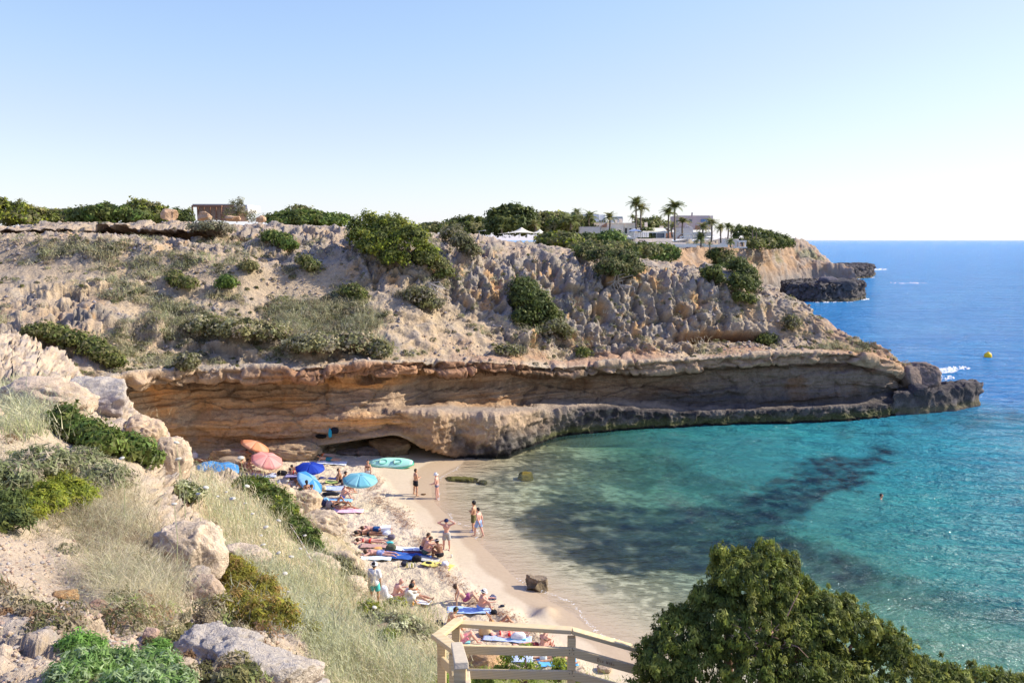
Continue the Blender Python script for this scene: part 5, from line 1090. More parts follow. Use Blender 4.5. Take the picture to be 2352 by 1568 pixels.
wall('right-hand cream garden wall ending near the portal', [(1654, 1697, 548.5, 562, 176, 2), (1617, 1672, 561.5, 567.5, 166, 3)])
wall('low pale wall behind the white parasols', [(1575, 1620, 559, 564.5, 165, 3)])
e = house('portal_frame', D(1450, 562, 149), 'open cream portal frame at the left end of the terrace', 'portal'); a = at_(e)
part('beam', M_CREAM, e, [(1440, 1461, 544.5, 548.8, 148.6, 3)], a); part('column', M_CREAM, e, [(1441, 1443.4, 548.8, 562, 148.9, .6)], a); part('column', M_CREAM, e, [(1456.5, 1460.5, 548.8, 566, 148.9, .6)], a); part('side_wall', M_CREAM, e, [(1430, 1441, 543, 558, 152, .6)], a)
e = house('portal_frame', D(1705, 567, 172), 'rounded cream end portal with two columns, far right of the villa', 'portal'); a = at_(e)
part('beam', M_CREAM, e, [(1694, 1715, 552, 556, 172, 2.5)], a); part('column', M_CREAM, e, [(1696, 1699, 556, 568, 172.2, .7)], a); part('column', M_CREAM, e, [(1709.5, 1714, 556, 568, 172.2, .8)], a); part('end_wall', M_CREAM, e, [(1688, 1694.6, 550, 568, 172.5, 2)], a); part('base', M_CREAM, e, [(1686, 1716, 567, 569.5, 171.5, 3.5)], a)
# pink house
e = house('pink_house', D(1595, 535, 210), 'tall pinkish-grey flat-roofed house with a thin chimney'); a = at_(e)
part('wall', M_PINK, e, [(1556, 1630, 495, 527, 210, 10)], a); part('wall', m_plain('pink_render_sunlit', (.68, .58, .48), .85, .05, 1), e, [(1630.3, 1638, 495.3, 527, 211, 8)], a)  # right strip: paler copy of the render, sunlight put into its colour
part('chimney', M_PINK, e, [(1589, 1591.5, 488, 497, 209, .8)], a); part('window', M_GLASS, e, [(1583, 1589, 504, 510.5, 209.8, .3)], a); part('window', M_SOLAR, e, [(1610, 1627, 503.5, 510, 209.8, .3)], a)
part('door', M_TERRA, e, [(1597.5, 1608, 518, 527, 209.8, .3)], a); part('terrace', M_CREAM, e, [(1560, 1592, 523.5, 533, 204, 5)], a)
mb = MB(); a0 = D(1575, 517, 204)-a; a1 = D(1591, 523, 204)-a
for k in range(5): p = a0+(a1-a0)*k/4; mb.tube([p-[0, 0, .9], p], .06, 5)
mb.tube([a0, a1], .06, 5); mb.build('railing', M_STEEL, e)
e = house('white_villa', D(1365, 508, 215), 'bluish white cubic villa behind the palms with a blue solar roof'); a = at_(e)
part('wall', M_WHITE, e, [(1339, 1375.5, 492, 512, 215, 8)], a); part('wall', M_WHITE, e, [(1375.8, 1390, 493.2, 512, 216, 7)], a); part('wall', M_WHITE, e, [(1326, 1339, 496, 512, 217, 7)], a); part('wall', M_WHITE, e, [(1402, 1431, 500, 510, 214, 6)], a)
part('window', M_GLASS, e, [(1363, 1367, 505, 507.5, 214.8, .3)], a); part('solar_panel', M_SOLAR, e, [(1403, 1430, 497.7, 500, 213.8, 5)], a)
# pergola + parasols at the right end
e = house('pergola', D(1585, 545, 168), 'white slatted pergola over the terrace right of the tall palms', 'pergola'); a = at_(e)
for k in range(7): x = 1570+k*5; part('slat', M_WCANV, e, [(x, x+3, 536.5, 537.3, 160, 9)], a)
for x in (1569, 1603): part('post', M_STEEL, e, [(x, x+1, 537.3, 549, 160.2, .2)], a)
for k, (x0, x1, y, d, lab) in enumerate([(1560, 1597, 541.5, 160, 'white sail awning left of the broad low palm'), (1620, 1655, 541.5, 163, 'white square parasol awning at the right end of the terrace')]):
    e = house('awning', D((x0+x1)/2, 560, d), lab, 'awning'); a = at_(e); mb = MB(); P_ = [D(x0, y+3, d)-a, D(x1, y+3, d)-a, D(x1-4, y+1, d+5)-a, D(x0+4, y+1, d+5)-a, D((x0+x1)/2, y-1.5, d+2.5)-a]
    mb.add(P_, [(0, 1, 4), (1, 2, 4), (2, 3, 4), (3, 0, 4), (3, 2, 1, 0)]); mb.build('canopy', M_WCANV, e)
    for x in (x0+1, (x0+x1)/2, x1-2): part('post', M_STEEL, e, [(x, x+.9, y+2.5, 562, d+.1, .12)], a)
# stretch tents
def tent(lab, edge, peaks, d, posts):
    e = house('stretch_tent', D(peaks[0][0], 545, d), lab, 'tent'); a = at_(e); nu_, nv_ = 60, 20; x0, x1, yb = edge; V = []
    for j in range(nv_):
        for i in range(nu_):
            u = i/(nu_-1); v_ = j/(nv_-1); x = x0+(x1-x0)*u; y = yb+1.8*math.sin(u*math.pi*4)*0-2.0*math.sin(u*math.pi); h = 0
            for (px, py, w) in peaks:
                r = math.hypot((x-px)/w, (v_-.5)*2.0); h = max(h, (yb-2-py)*math.exp(-2.3*r))
            p = D(x, y-h*(1), d+v_*7)-a; p[2] -= 0; V.append(p)
    mb = MB(); mb.add(V, [tuple(f) for f in grid_faces(nv_, nu_)]); o = mb.build('canopy', M_CANV, e, smooth=True)
    for q in posts:
        mb = MB(); mb.tube([D(q, 546.5, d)-a, D(q+1, yb-1, d)-a], .06, 5); mb.build('post', M_STEEL, e)
tent('cream stretch tent with two peaks on the plateau', (1143, 1251, 537.5), [(1198, 520.5, 34), (1240, 523.5, 20)], 136, [1155, 1170, 1192, 1210, 1228, 1240])
tent('flat pale awning half hidden left of the two-peaked tent', (1094, 1133, 532), [(1118, 528, 30)], 150, [1100, 1125])
e = empty('antenna_mast', D(1191, 482, 152), 'thin mast standing up behind the big pine', 'mast'); mb = MB(); mb.tube([[0, 0, -1], [0, 0, 1.55]], .035, 5); o = mb.build('pole', M_STEEL, e)
# brown timber house, left
e = house('timber_house', D(505, 507, 122), 'brown timber-clad house with a white wing on the plateau', 'house'); a = at_(e)
for k in range(14): y = 473+k*2.35; part('plank', M_TIMBER, e, [(454, 481.6, y, y+2.1, 122, .3)], a); part('plank', M_TIMBER, e, [(482, 507, y, y+2.1, 122.05, .3)], a)
for x in (441, 453.3, 467, 481, 495, 507): part('post', M_TIMBER, e, [(x, x+1.2, 472.5, 507, 121.7, .25)], a)
part('roof_beam', M_TIMBER, e, [(440, 509, 471.3, 475.5, 121.5, .3)], a); part('roof', m_plain('grey_roof', (.42, .40, .39), .9, .05), e, [(442, 540, 468.6, 471.2, 122.2, 7)], a)
part('wall', m_plain('rose_timber', (.46, .30, .25), .85, .1), e, [(508.6, 545, 472, 507, 122.5, 5)], a); part('wall', M_WHITE, e, [(537.5, 568.6, 470.5, 485, 121.4, 6)], a); part('wall', M_WHITE, e, [(553, 568.2, 485, 488, 121.6, 5)], a)
part('column', M_WHITE, e, [(566, 568.6, 486, 507, 121.6, .4)], a); part('window', M_GLASS, e, [(538, 544, 489, 500, 122.3, .3)], a)
# ------------------------------------------------------------------ palms
M_PALM = m_leaf('palm_leaf', .5, .25)
def frond_mesh(seed):
    rs = np.random.default_rng(seed); V = []; F = []; n = 13
    sp = np.array([[0, t, .55*t-.95*t*t] for t in np.linspace(0, 1, n)]); 
    for i in range(n-1):
        w = .34*math.sin(math.pi*min(1, .15+.9*i/(n-1)))+.03
        for s in (-1, 1):
            b = sp[i]; m = sp[i+1]; tip = (b+m)/2+np.array([s*w, .13, -.10-.05*rs.random()]); k = len(V); V += [b, m, tip]; F.append((k, k+1, k+2))
            b2 = (sp[i]+sp[i+1])/2; tip2 = b2+np.array([s*w*.9, .16, -.03]); k = len(V); V += [b2, m, tip2]; F.append((k, k+1, k+2))
    me = bpy.data.meshes.new('frond'); me.from_pydata([tuple(v) for v in V], [], F); a = me.attributes.new('Col', 'FLOAT_COLOR', 'POINT')
    a.data.foreach_set('color', np.tile([.22, .24, .08, 1], len(V)).astype(np.float32)); me.materials.append(M_PALM); return me
FR = [frond_mesh(i) for i in range(3)]
FRy = [m.copy() for m in FR]
for m in FRy: m.attributes['Col'].data.foreach_set('color', np.tile([.36, .32, .13, 1], len(m.vertices)).astype(np.float32))
palms = [(1461, 469.5, 530, 17, 165, 0, 'tallest palm of the left pair beside the villa'), (1472.5, 481, 530, 16, 164, 1, 'slightly shorter palm of the left pair'), (1535.5, 490, 549, 16, 160, 0, 'shorter palm of the right pair'), (1549.7, 476, 553, 18, 158, 0, 'tall straight palm of the right pair'),
 (1568, 510, 547, 15, 162, 1, 'medium palm in front of the pink house'), (1616, 523, 545, 14, 164, 1, 'broad palm under the pink house, left of two'), (1633.4, 514, 556, 15, 160, 1, 'palm leaning beside the right parasol awning'), (1655, 526, 558, 12, 166, 1, 'palm behind the right garden wall'),
 (1672, 521, 549, 10, 185, 0, 'small palm in the cluster right of the villa'), (1680, 524, 551, 8, 187, 0, 'smallest palm in the cluster right of the villa'), (1728, 526, 548, 7, 215, 0, 'lone thin palm on the far grove, left'), (1737, 531, 549, 5, 216, 0, 'lone thin palm on the far grove, right'), (1765, 534, 552, 5, 235, 0, 'last tiny palm towards the headland end'),
 (1454, 500, 515, 9, 200, 0, 'short dark palm behind the wing roof'), (1400.6, 502, 530, 14, 158, 1, 'golden palm before the villa wing'), (1354, 499, 524, 15, 168, 0, 'palm in front of the white cubic villa'), (1324, 490, 510, 12, 185, 0, 'palm left of the white cubic villa'),
 (1310, 510, 528, 22, 160, 0, 'wide low palm in the hedge trees'), (1290, 496, 520, 11, 180, 1, 'shaggy palm at the left of the hedge trees'), (1229, 517, 534, 13, 145, 1, 'yellowish palm behind the tents'), (1180, 516, 534, 13, 146, 0, 'palm behind the higher tent peak'), (1152, 524, 536, 9, 144, 0, 'low palm left of the higher tent peak'), (1515, 503, 520, 8, 200, 0, 'dark fan palm between the two tall pairs'),
 (1545, 520, 545, 11, 172, 1, 'bushy palm low behind the right pair'), (1610, 548, 566, 16, 160, 0, 'spreading low palm at the cliff terrace edge'), (1678, 556, 568, 10, 168, 0, 'dark low palm before the end portal'), (1630, 560, 572, 6, 156, 1, 'little palm clump at the foot of the leaning palm')]
for i, (cx, cy, by, r, d, yl, lab) in enumerate(palms):
    s = d/FV; top = D(cx, cy, d); bs = D(cx+.6*math.sin(i*2.1), by, d); e = empty('palm_tree', bs, lab, 'palm tree'); T_ = top-bs; rs = np.random.default_rng(900+i)
    t_ = np.linspace(0, 1, 7)[:, None]; mb = MB(); mb.tube(T_*t_+np.sin(t_*math.pi)*np.array([.12*rs.normal(), 0, 0]), np.linspace(.20, .15, 7)*(1 if r > 9 else .7), 7); mb.build('trunk', m_plain('palm_trunk', (.17, .13, .10), .95, .25, 6) if i == 0 else bpy.data.materials['palm_trunk'], e, smooth=True)
    for k in range(26 if r > 9 else 16):
        o = bpy.data.objects.new('frond', (FRy if yl and k % 2 else FR)[k % 3]); COL.objects.link(o); o.parent = e; o.location = tuple(T_)
        L_ = r*s*(1.1+.3*rs.random()); o.scale = (L_, L_, L_); o.rotation_euler = (R(rs.choice([62, 45, 25, 5, -15], p=[.2, .25, .25, .2, .1])+rs.normal()*8), 0, k*2.39996+rs.normal()*.2); o.rotation_mode = 'XYZ'
# ------------------------------------------------------------------ buoy, foam
Bp = G(2269, 820, 0); e = empty('buoy', Bp, 'round yellow buoy floating on the open water', 'buoy'); mb = MB(); mb.lathe([(.001, -.35), (.3, -.3), (.45, -.1), (.5, .15), (.46, .4), (.33, .58), (.14, .68), (.001, .7)], 20)
M_YB = m_plain('buoy_plastic', (.85, .55, .02), .35, .05); mb.build('float', M_YB, e, smooth=True); mb = MB(); mb.lathe([(.10, .66), (.10, .78), (.001, .78)], 8); mb.build('cap', M_YB, e); mb = MB(); mb.lathe([(.46, -.16), (.49, -.12), (.49, -.05), (.46, -.02)], 20); mb.build('band', M_DARK, e)
t = NT('sea_foam'); v = t.obj(); M_FOAM = t.done(t.bsdf((.86, .88, .90), .8, t.bump(t.noise(9, 4, .7, v), .6, .1), .2))
def foam(lst, seed, name='sea_foam'):
    rs = np.random.default_rng(seed); V = []; n = 0
    for vx, vy, rx, ry, m in lst:
        a = rs.random(m)*6.283; q = np.sqrt(rs.random(m)); cx = vx+rx*q*np.cos(a); cy = vy+ry*q*np.sin(a); p = G(cx, cy, .05); d = p[:, 1]
        w = (.0005+.0016*rs.random(m)**2)*d; h = w*.35*(d/70)**.3
        z = .04+.12*rs.random(m); V.append(np.stack([p+np.stack([-w, 0*w, z*0], -1), p+np.stack([0*w, -h*2.0, z*.3], -1), p+np.stack([w, 0*w, z*0], -1), p+np.stack([0*w, h*2.0, z], -1)], 1))
    V = np.concatenate(V).reshape(-1, 3); o = mk(name, V, np.arange(len(V)).reshape(-1, 4), M_FOAM); tag(o, kind='stuff')
foam([(2170, 852, 30, 5, 230), (2160, 867, 34, 6, 90), (2195, 846, 34, 4, 90), (2018, 618, 20, 2.4, 70), (1992, 637, 22, 1.5, 30), (1985, 687, 12, 2.4, 40), (1910, 694, 60, 1.2, 36), (2085, 650, 46, 1.6, 34), (1900, 656, 60, 1.5, 30), (1940, 640, 40, 1, 16)], 3)
rs = np.random.default_rng(9); V = []
sh_ = shore[(shore[:, 1] > 20) & (shore[:, 1] < 56)]
for off, dens in ((.2, 26),):
    for a_, b_ in zip(sh_[:-1], sh_[1:]):
        L_ = np.linalg.norm(b_-a_); nrm = np.array([(b_-a_)[1], -(b_-a_)[0]])/max(L_, 1e-6); m = int(L_*dens)
        t0 = rs.random(m); pts = a_+(b_-a_)*t0[:, None]; wob = .55*vn(np.c_[pts*.45, pts[:, 0]*0], 5)+.2*vn(np.c_[pts*1.6, pts[:, 0]*0], 6)
        kp = vn(np.c_[pts*.3, pts[:, 0]*0+off], 8) > -.25; pts = pts+nrm*(off*-1*-1*(-1 if False else 1)*0+wob-off)[:, None]+rs.normal(size=(m, 2))*.05; pts = pts[kp]
        r = .006+.016*rs.random(len(pts)); z = np.maximum(sand_base(pts[:, 0], pts[:, 1])[0], .03)+.035
        c = np.c_[pts, z]; V.append(np.stack([c+np.c_[-r*1.6, 0*r, 0*r], c+np.c_[0*r, -r, 0*r], c+np.c_[r*1.6, 0*r, 0*r], c+np.c_[0*r, r, .3*r]], 1))
V = np.concatenate(V).reshape(-1, 3); o = mk('wash_foam', V, np.arange(len(V)).reshape(-1, 4), M_FOAM); tag(o, kind='stuff')
# dry seaweed along the high-water line
rs = np.random.default_rng(19); w_ = (WRK+.05*dry*ss(.2, .5, fbm(Pq*.8, 2, 21))).ravel(); w_ = w_/w_.sum(); k = rs.choice(w_.size, 6500, p=w_); c = np.stack([X, Y, Z], -1).reshape(-1, 3)[k]+rs.normal(size=(6500, 3))*[.1, .1, .004]
r = .02+.055*rs.random((6500, 1)); th = rs.random((6500, 1))*6.283; u_ = np.c_[np.cos(th), np.sin(th), .25*rs.normal(size=(6500, 1))]; v_ = np.c_[-np.sin(th), np.cos(th), .25*rs.normal(size=(6500, 1))]; c[:, 2] += .03
o = mk('dry_seaweed', np.stack([c-u_*r*1.4, c+v_*r*.5, c+u_*r*1.4], 1), np.arange(19500).reshape(-1, 3), m_plain('dry_seaweed', (.22, .10, .055), .9, .4, 3)); tag(o, kind='stuff')
# ------------------------------------------------------------------ wooden fence in front
t = NT('fence_wood'); v = t.obj(); w_ = t.n('ShaderNodeTexWave', wave_type='RINGS'); w_.inputs['Scale'].default_value = 9; w_.inputs['Distortion'].default_value = 3; w_.inputs['Detail'].default_value = 3; t.l(t.scale(v, 1, 1, 1), w_.inputs['Vector'])
c_ = t.mixc(t.mapr(w_.outputs[1], 0, 1, .0, .35), (.66, .51, .29), (.46, .32, .15)); c_ = t.mixc(t.mapr(t.noise(5, 5, .6, v), .5, .75, 0, .45), c_, (.46, .40, .33)); M_WOOD = t.done(t.bsdf(c_, .75, t.bump(t.noise(60, 4, .6, v), .25, .01), .25))
M_CAP = m_plain('worn_wood', (.54, .45, .33), .8, .25, 12, bump=.3)
F0 = np.array([-.6, 9.3, 9.6]); fe = empty('wooden_fence', F0, 'squared timber stair railing at the bottom of the picture', 'fence')
def beam(name, a, b, w, h, mat=M_WOOD, bev=.008):
    mb = MB(); mb.bar(np.asarray(a)-F0, np.asarray(b)-F0, w, h); o = mb.build(name, mat, fe); m = o.modifiers.new('bevel', 'BEVEL'); m.width = bev; m.segments = 2; return o
def post(vx, vy, d, w=.10, L=1.7, mat=M_WOOD, name='post'):
    p = D(vx, vy, d); mb = MB(); q = p-F0; mb.box((q[0], q[1], q[2]-L/2), (w, w, L)); o = mb.build(name, mat, fe); m = o.modifiers.new('bevel', 'BEVEL'); m.width = .006; m.segments = 2; return o
Q1 = D(1006, 1459, 8.9); Q2 = D(1047, 1427, 9.7); Q3 = D(1313, 1447, 9.5); NN = D(1042, 1489, 8.5); Q4 = D(1500, 1500, 9.6)
post(1014, 1466, 8.92); post(1047, 1440, 9.7); post(1313, 1462, 9.5); post(1040, 1500, 8.55, .085); post(1057, 1522, 6.7, .11, 1.3)
beam('top_rail', Q1+[-.02, -.05, 0], Q2+[.03, .04, 0], .125, .05); beam('top_rail', Q2+[-.03, 0, -.02], Q3+[.0, 0, 0], .12, .055); beam('top_rail', Q3, Q4, .12, .055)
beam('top_rail', Q1+[-.03, .03, -.006], NN+[.03, -.02, -.006], .125, .06); beam('top_rail', D(1049, 1480, 8.4), D(1060, 1528, 6.6), .125, .06, M_CAP)
def rail(y0, y1, y2): beam('rail', D(1056, y0, 9.2), D(1313, y1, 9.44), .045, .115); beam('rail', D(1313, y1, 9.44), D(1500, y2, 9.5), .045, .115)
rail(1490, 1496, 1548); rail(1546, 1549, 1602)
beam('rail', D(1014, 1516, 8.9), D(1040, 1540, 8.5), .04, .12); beam('rail', D(1073, 1555, 6.9), D(1078, 1620, 6.2), .05, .12, M_CAP)
mb = MB(); mb.box(D(1274, 1496.5, 9.39)-F0, (.05, .004, .03)); mb.build('sticker', m_plain('beige_sticker', (.50, .38, .22), .7, .05), fe)
for x, y, d in ((1308, 1492, 9.41), (1308, 1500, 9.41), (1318, 1493, 9.41), (1318, 1501, 9.41), (1308, 1546, 9.41), (1318, 1552, 9.41)):
    mb = MB(); mb.lathe([(.001, 0), (.006, .0), (.006, .004), (.001, .005)], 8, M=np.array([[1, 0, 0], [0, 0, 1], [0, -1, 0]])); o = mb.build('screw', M_DARK, fe); o.location = tuple(D(x, y, d)-F0)
# handwritten letters on the middle rail
strokes = {'D': [[(0, 0), (.05, 1)], [(-.1, 1), (.4, .95), (.6, .6), (.5, .15), (-.1, -.02)]], 'i': [[(0, 0), (.02, .55)], [(.02, .75), (.05, .8)]], 'e': [[(0, .3), (.35, .35), (.3, .6), (.05, .5), (.02, .1), (.4, .02)]],
           'W': [[(0, .8), (.12, 0), (.3, .5), (.5, 0), (.65, .85)]], 'K': [[(0, 0), (.03, .85)], [(.45, .85), (.03, .4), (.5, 0)]]}
M_INK = m_plain('brown_paint', (.16, .06, .03), .8, .1); ra = D(1313, 1496, 9.41); rb = D(1500, 1548, 9.47); ax_ = (rb-ra)/np.linalg.norm(rb-ra); upv = np.array([0, 0, 1.0])
px_ = .345
for ch, adv in [('D', .034), ('i', .018), ('e', .034), (' ', .008), ('W', .034), ('i', .016), ('K', .03), ('i', .018)]:
    if ch != ' ':
        mb = MB(); o_ = ra+ax_*px_*1.0+upv*(-.030)+np.array([0, -.0035, 0])-F0
        for st in strokes[ch]: mb.tube([o_+ax_*u*.036+upv*v_*.046 for u, v_ in st], .0026, 5)
        mb.build('painted_letter', M_INK, fe)
    px_ += adv*1.25
print('built', time.time()-T0)
# ------------------------------------------------------------------ people
def surfnet(F, org, h):
    s = F < 0; nx, ny, nz = F.shape; acc = np.zeros((nx-1, ny-1, nz-1, 3), np.float32); cnt = np.zeros((nx-1, ny-1, nz-1), np.float32)
    for ax in range(3):
        o1, o2 = [a for a in range(3) if a != ax]
        for b in (0, 1):
            for c in (0, 1):
                sl0 = [slice(0, -1)]*3; sl1 = [slice(0, -1)]*3; sl1[ax] = slice(1, None)
                for o, v in ((o1, b), (o2, c)):
                    r = slice(1, None) if v else slice(0, -1); sl0[o] = r; sl1[o] = r
                f0 = F[tuple(sl0)]; f1 = F[tuple(sl1)]; m = (f0 < 0) != (f1 < 0); t = np.where(m, f0/np.where(m, f0-f1, 1), 0)
                acc[..., ax] += np.where(m, t, 0); acc[..., o1] += m*b; acc[..., o2] += m*c; cnt += m
    act = cnt > 0; idx = -np.ones(act.shape, int); idx[act] = np.arange(act.sum()); g = np.stack(np.nonzero(act), -1)
    V = (g+acc[act]/cnt[act][:, None])*h+org; Fs = []
    for ax in range(3):
        o1, o2 = [(1, 2), (2, 0), (0, 1)][ax]
        a = [slice(1, -1)]*3; a[ax] = slice(0, -1); b = list(a); b[ax] = slice(1, None)
        s0 = s[tuple(a)]; s1 = s[tuple(b)]
        for flip, m in ((False, s0 & ~s1), (True, ~s0 & s1)):
            q = np.stack(np.nonzero(m), -1); 
            if not len(q): continue
            q[:, o1] += 1; q[:, o2] += 1
            def at(d1_, d2_):
                w = q.copy(); w[:, o1] -= d1_; w[:, o2] -= d2_; return idx[w[:, 0], w[:, 1], w[:, 2]]
            f = np.stack([at(1, 1), at(0, 1), at(0, 0), at(1, 0)], 1)
            Fs.append(f[:, ::-1] if flip else f)
    return V, np.concatenate(Fs)
def sdf_mesh(prims, h, k=.035, cut=None, pad=.03):
    A_ = np.array([p[0] for p in prims]); B_ = np.array([p[1] for p in prims]); ra = np.array([p[2] for p in prims]); rb = np.array([p[3] for p in prims])
    lo = np.minimum(A_-ra[:, None], B_-rb[:, None]).min(0)-pad; hi = np.maximum(A_+ra[:, None], B_+rb[:, None]).max(0)+pad
    n = np.ceil((hi-lo)/h).astype(int)+2; ax_ = [lo[i]+h*np.arange(n[i]) for i in range(3)]
    Fd = np.full(n, 1.0, np.float32)
    for a, b, r0, r1 in prims:
        l = np.minimum(a-r0, b-r1)-.09; u = np.maximum(a+r0, b+r1)+.09
        i0 = np.maximum(((l-lo)/h).astype(int), 0); i1 = np.minimum(np.ceil((u-lo)/h).astype(int)+1, n); sl = tuple(slice(i0[j], i1[j]) for j in range(3))
        x, y, z = np.meshgrid(ax_[0][sl[0]], ax_[1][sl[1]], ax_[2][sl[2]], indexing='ij'); Pn = np.stack([x, y, z], -1)-a; e = b-a; L = max(e @ e, 1e-9)
        t = np.clip(Pn @ e/L, 0, 1); d = np.sqrt(((Pn-t[..., None]*e)**2).sum(-1))-(r0+(r1-r0)*t); old = Fd[sl]; hh = np.clip(.5+.5*(old-d)/k, 0, 1); Fd[sl] = old*(1-hh)+d*hh-k*hh*(1-hh)
    if cut is not None:
        x, y, z = np.meshgrid(*ax_, indexing='ij'); Fd = np.maximum(Fd, cut(np.stack([x, y, z], -1)))
    return surfnet(Fd, lo, h)
def nz_(v): v = np.asarray(v, float); return v/np.linalg.norm(v)
SK = {'fair': (.60, .37, .26), 'pink': (.62, .33, .25), 'warm': (.52, .28, .17), 'tan': (.38, .19, .11), 'dark': (.22, .10, .055)}
MSK = {k: m_plain('skin_'+k, v, .5, .06, 9, spec=.35) for k, v in SK.items()}
M_EYE = m_plain('eye', (.03, .02, .02), .3, .0); M_LIP = m_plain('lip', (.40, .14, .11), .5, .0)
HC = {'black': (.018, .014, .012), 'brown': (.07, .04, .022), 'blond': (.32, .22, .11), 'grey': (.20, .19, .18)}
MH = {k: m_plain('hair_'+k, v, .55, .2, 30) for k, v in HC.items()}
_cl = {}
def cloth(c, key=None):
    k = tuple(c)
    if k not in _cl:
        t = NT('cloth'); v = t.obj(); n = t.noise(9, 4, .6, v)
        _cl[k] = t.done(t.bsdf(t.mixc(n, tuple(x*.8 for x in c), tuple(min(1, x*1.15) for x in c)), .85, t.bump(n, .4, .03), .2))
    return _cl[k]
def pattern(name, a, b, sc=30):
    t = NT(name); v = t.obj(); q = t.n('ShaderNodeTexVoronoi'); q.inputs['Scale'].default_value = sc; t.l(v, q.inputs['Vector'])
    return t.done(t.bsdf(t.mixc(t.mapr(q.outputs[0], .3, .36, 0, 1), a, b), .8))
def stripes(name, a, b, sc=12, axis=1):
    t = NT(name); v = t.obj(); w_ = t.n('ShaderNodeTexWave'); w_.inputs['Scale'].default_value = sc; w_.bands_direction = 'XYZ'[axis]; w_.inputs['Distortion'].default_value = .6; t.l(v, w_.inputs['Vector'])
    return t.done(t.bsdf(t.mixc(t.mapr(w_.outputs[1], .4, .6, 0, 1), a, b), .85))
PO = {}
# each pose: pelvis height, torso dir, head dir, upper arms, forearms, thighs, shins, feet (L then R, x to the right, facing +y)
def pose(name, **k): PO[name] = k
A_DN = [(-.16, .02, -1), (.16, .02, -1)]; F_DN = [(-.04, .18, -1), (.04, .18, -1)]; FT = [(-.15, 1, -.1), (.15, 1, -.1)]
pose('stand', t=(0, .03, 1), ua=A_DN, fa=F_DN, th=[(-.13, 0, -1), (.13, .05, -1)], sh=[(-.02, -.05, -1), (.02, -.06, -1)], ft=FT)
pose('stand_wide', t=(0, .02, 1), ua=[(-.25, .1, -1), (.25, .1, -1)], fa=[(.5, .8, .1), (-.5, .8, .25)], th=[(-.26, 0, -1), (.16, .05, -1)], sh=[(-.14, -.05, -1), (.04, -.06, -1)], ft=FT)
pose('stand_talk', t=(0, .08, 1), ua=[(-.15, .1, -1), (.15, .25, -1)], fa=[(.1, .9, -.25), (-.1, .75, -.6)], th=[(-.1, .05, -1), (.1, -.02, -1)], sh=[(-.02, -.05, -1), (.02, -.08, -1)], ft=FT)
pose('crossed', t=(0, -.03, 1), ua=[(-.22, .25, -1), (.22, .25, -1)], fa=[(.95, .45, .12), (-.95, .45, .2)], th=[(-.13, 0, -1), (.12, .1, -1)], sh=[(-.02, -.05, -1), (.03, -.1, -1)], ft=FT)
pose('walk', t=(0, .06, 1), ua=[(-.15, -.35, -1), (.15, -.4, -1)], fa=[(.25, -.35, -1), (-.2, -.3, -1)], th=[(-.08, .42, -1), (.08, -.18, -1)], sh=[(0, .12, -1), (.02, -.38, -1)], ft=[(-.1, 1, .05), (.1, 1, -.45)])
pose('hands_head', t=(0, 0, 1), ua=[(-.95, -.05, .42), (.95, -.05, .42)], fa=[(.93, -.18, .42), (-.93, -.18, .42)], th=[(-.13, 0, -1), (.14, .05, -1)], sh=[(-.02, -.04, -1), (.03, -.06, -1)], ft=FT)
pose('hands_back', t=(0, .05, 1), ua=[(-.25, -.2, -1), (.25, -.2, -1)], fa=[(.5, .45, -.35), (-.5, .45, -.35)], th=[(-.1, .02, -1), (.1, .02, -1)], sh=[(-.02, -.04, -1), (.02, -.06, -1)], ft=FT)
pose('sit_knees', t=(0, .28, 1), ua=[(-.18, .85, -.55), (.18, .85, -.55)], fa=[(.12, .95, -.1), (-.12, .95, -.1)], th=[(-.18, .8, .62), (.18, .8, .62)], sh=[(-.02, .42, -.92), (.02, .42, -.92)], ft=FT)
pose('sit_hunch', t=(0, .45, 1), hd=(0, .8, .75), ua=[(-.2, .75, -.75), (.2, .75, -.75)], fa=[(.3, .9, .05), (-.3, .9, .05)], th=[(-.35, .85, .35), (.35, .85, .35)], sh=[(.25, .45, -.8), (-.25, .45, -.8)], ft=FT)
pose('sit_long', t=(0, -.22, 1), ua=[(-.25, -.45, -.95), (.25, -.45, -.95)], fa=[(-.03, -.12, -1), (.03, -.12, -1)], th=[(-.12, 1, .08), (.12, 1, .22)], sh=[(-.02, 1, -.1), (0, 1, -.3)], ft=[(-.1, .5, .9), (.1, .6, .8)])
pose('lean_back', t=(0, -.65, .9), ua=[(-.3, -.45, -.95), (.3, -.45, -.95)], fa=[(-.02, -.05, -1), (.02, -.05, -1)], th=[(-.15, .85, .45), (.15, .85, .55)], sh=[(0, .6, -.8), (0, .6, -.8)], ft=FT)
pose('prone', t=(0, 1, .16), hd=(0, .75, .6), ua=[(-.3, .35, -.75), (.3, .35, -.75)], fa=[(.1, 1, -.05), (-.1, 1, -.05)], th=[(-.12, -1, -.02), (.12, -1, -.02)], sh=[(-.02, -1, 0), (.02, -1, .02)], ft=[(-.1, -1, -.3), (.1, -1, -.3)], face=(0, .9, -.3))
pose('prone_flat', t=(0, 1, .03), hd=(0, 1, .12), ua=[(-.75, .5, -.1), (.75, .5, -.1)], fa=[(.5, .9, -.02), (-.5, .9, -.02)], th=[(-.14, -1, 0), (.14, -1, 0)], sh=[(-.02, -1, 0), (.02, -1, 0)], ft=[(-.1, -1, -.3), (.1, -1, -.3)], face=(.8, .2, -.3))
pose('supine_knees', t=(0, -1, .14), hd=(0, -.8, .5), ua=[(-.35, .75, -.1), (.35, .75, -.1)], fa=[(.5, .85, .05), (-.5, .85, .05)], th=[(-.1, .6, .8), (.1, .9, .25)], sh=[(0, .55, -.85), (0, .9, -.3)], ft=FT, face=(0, .5, .9))
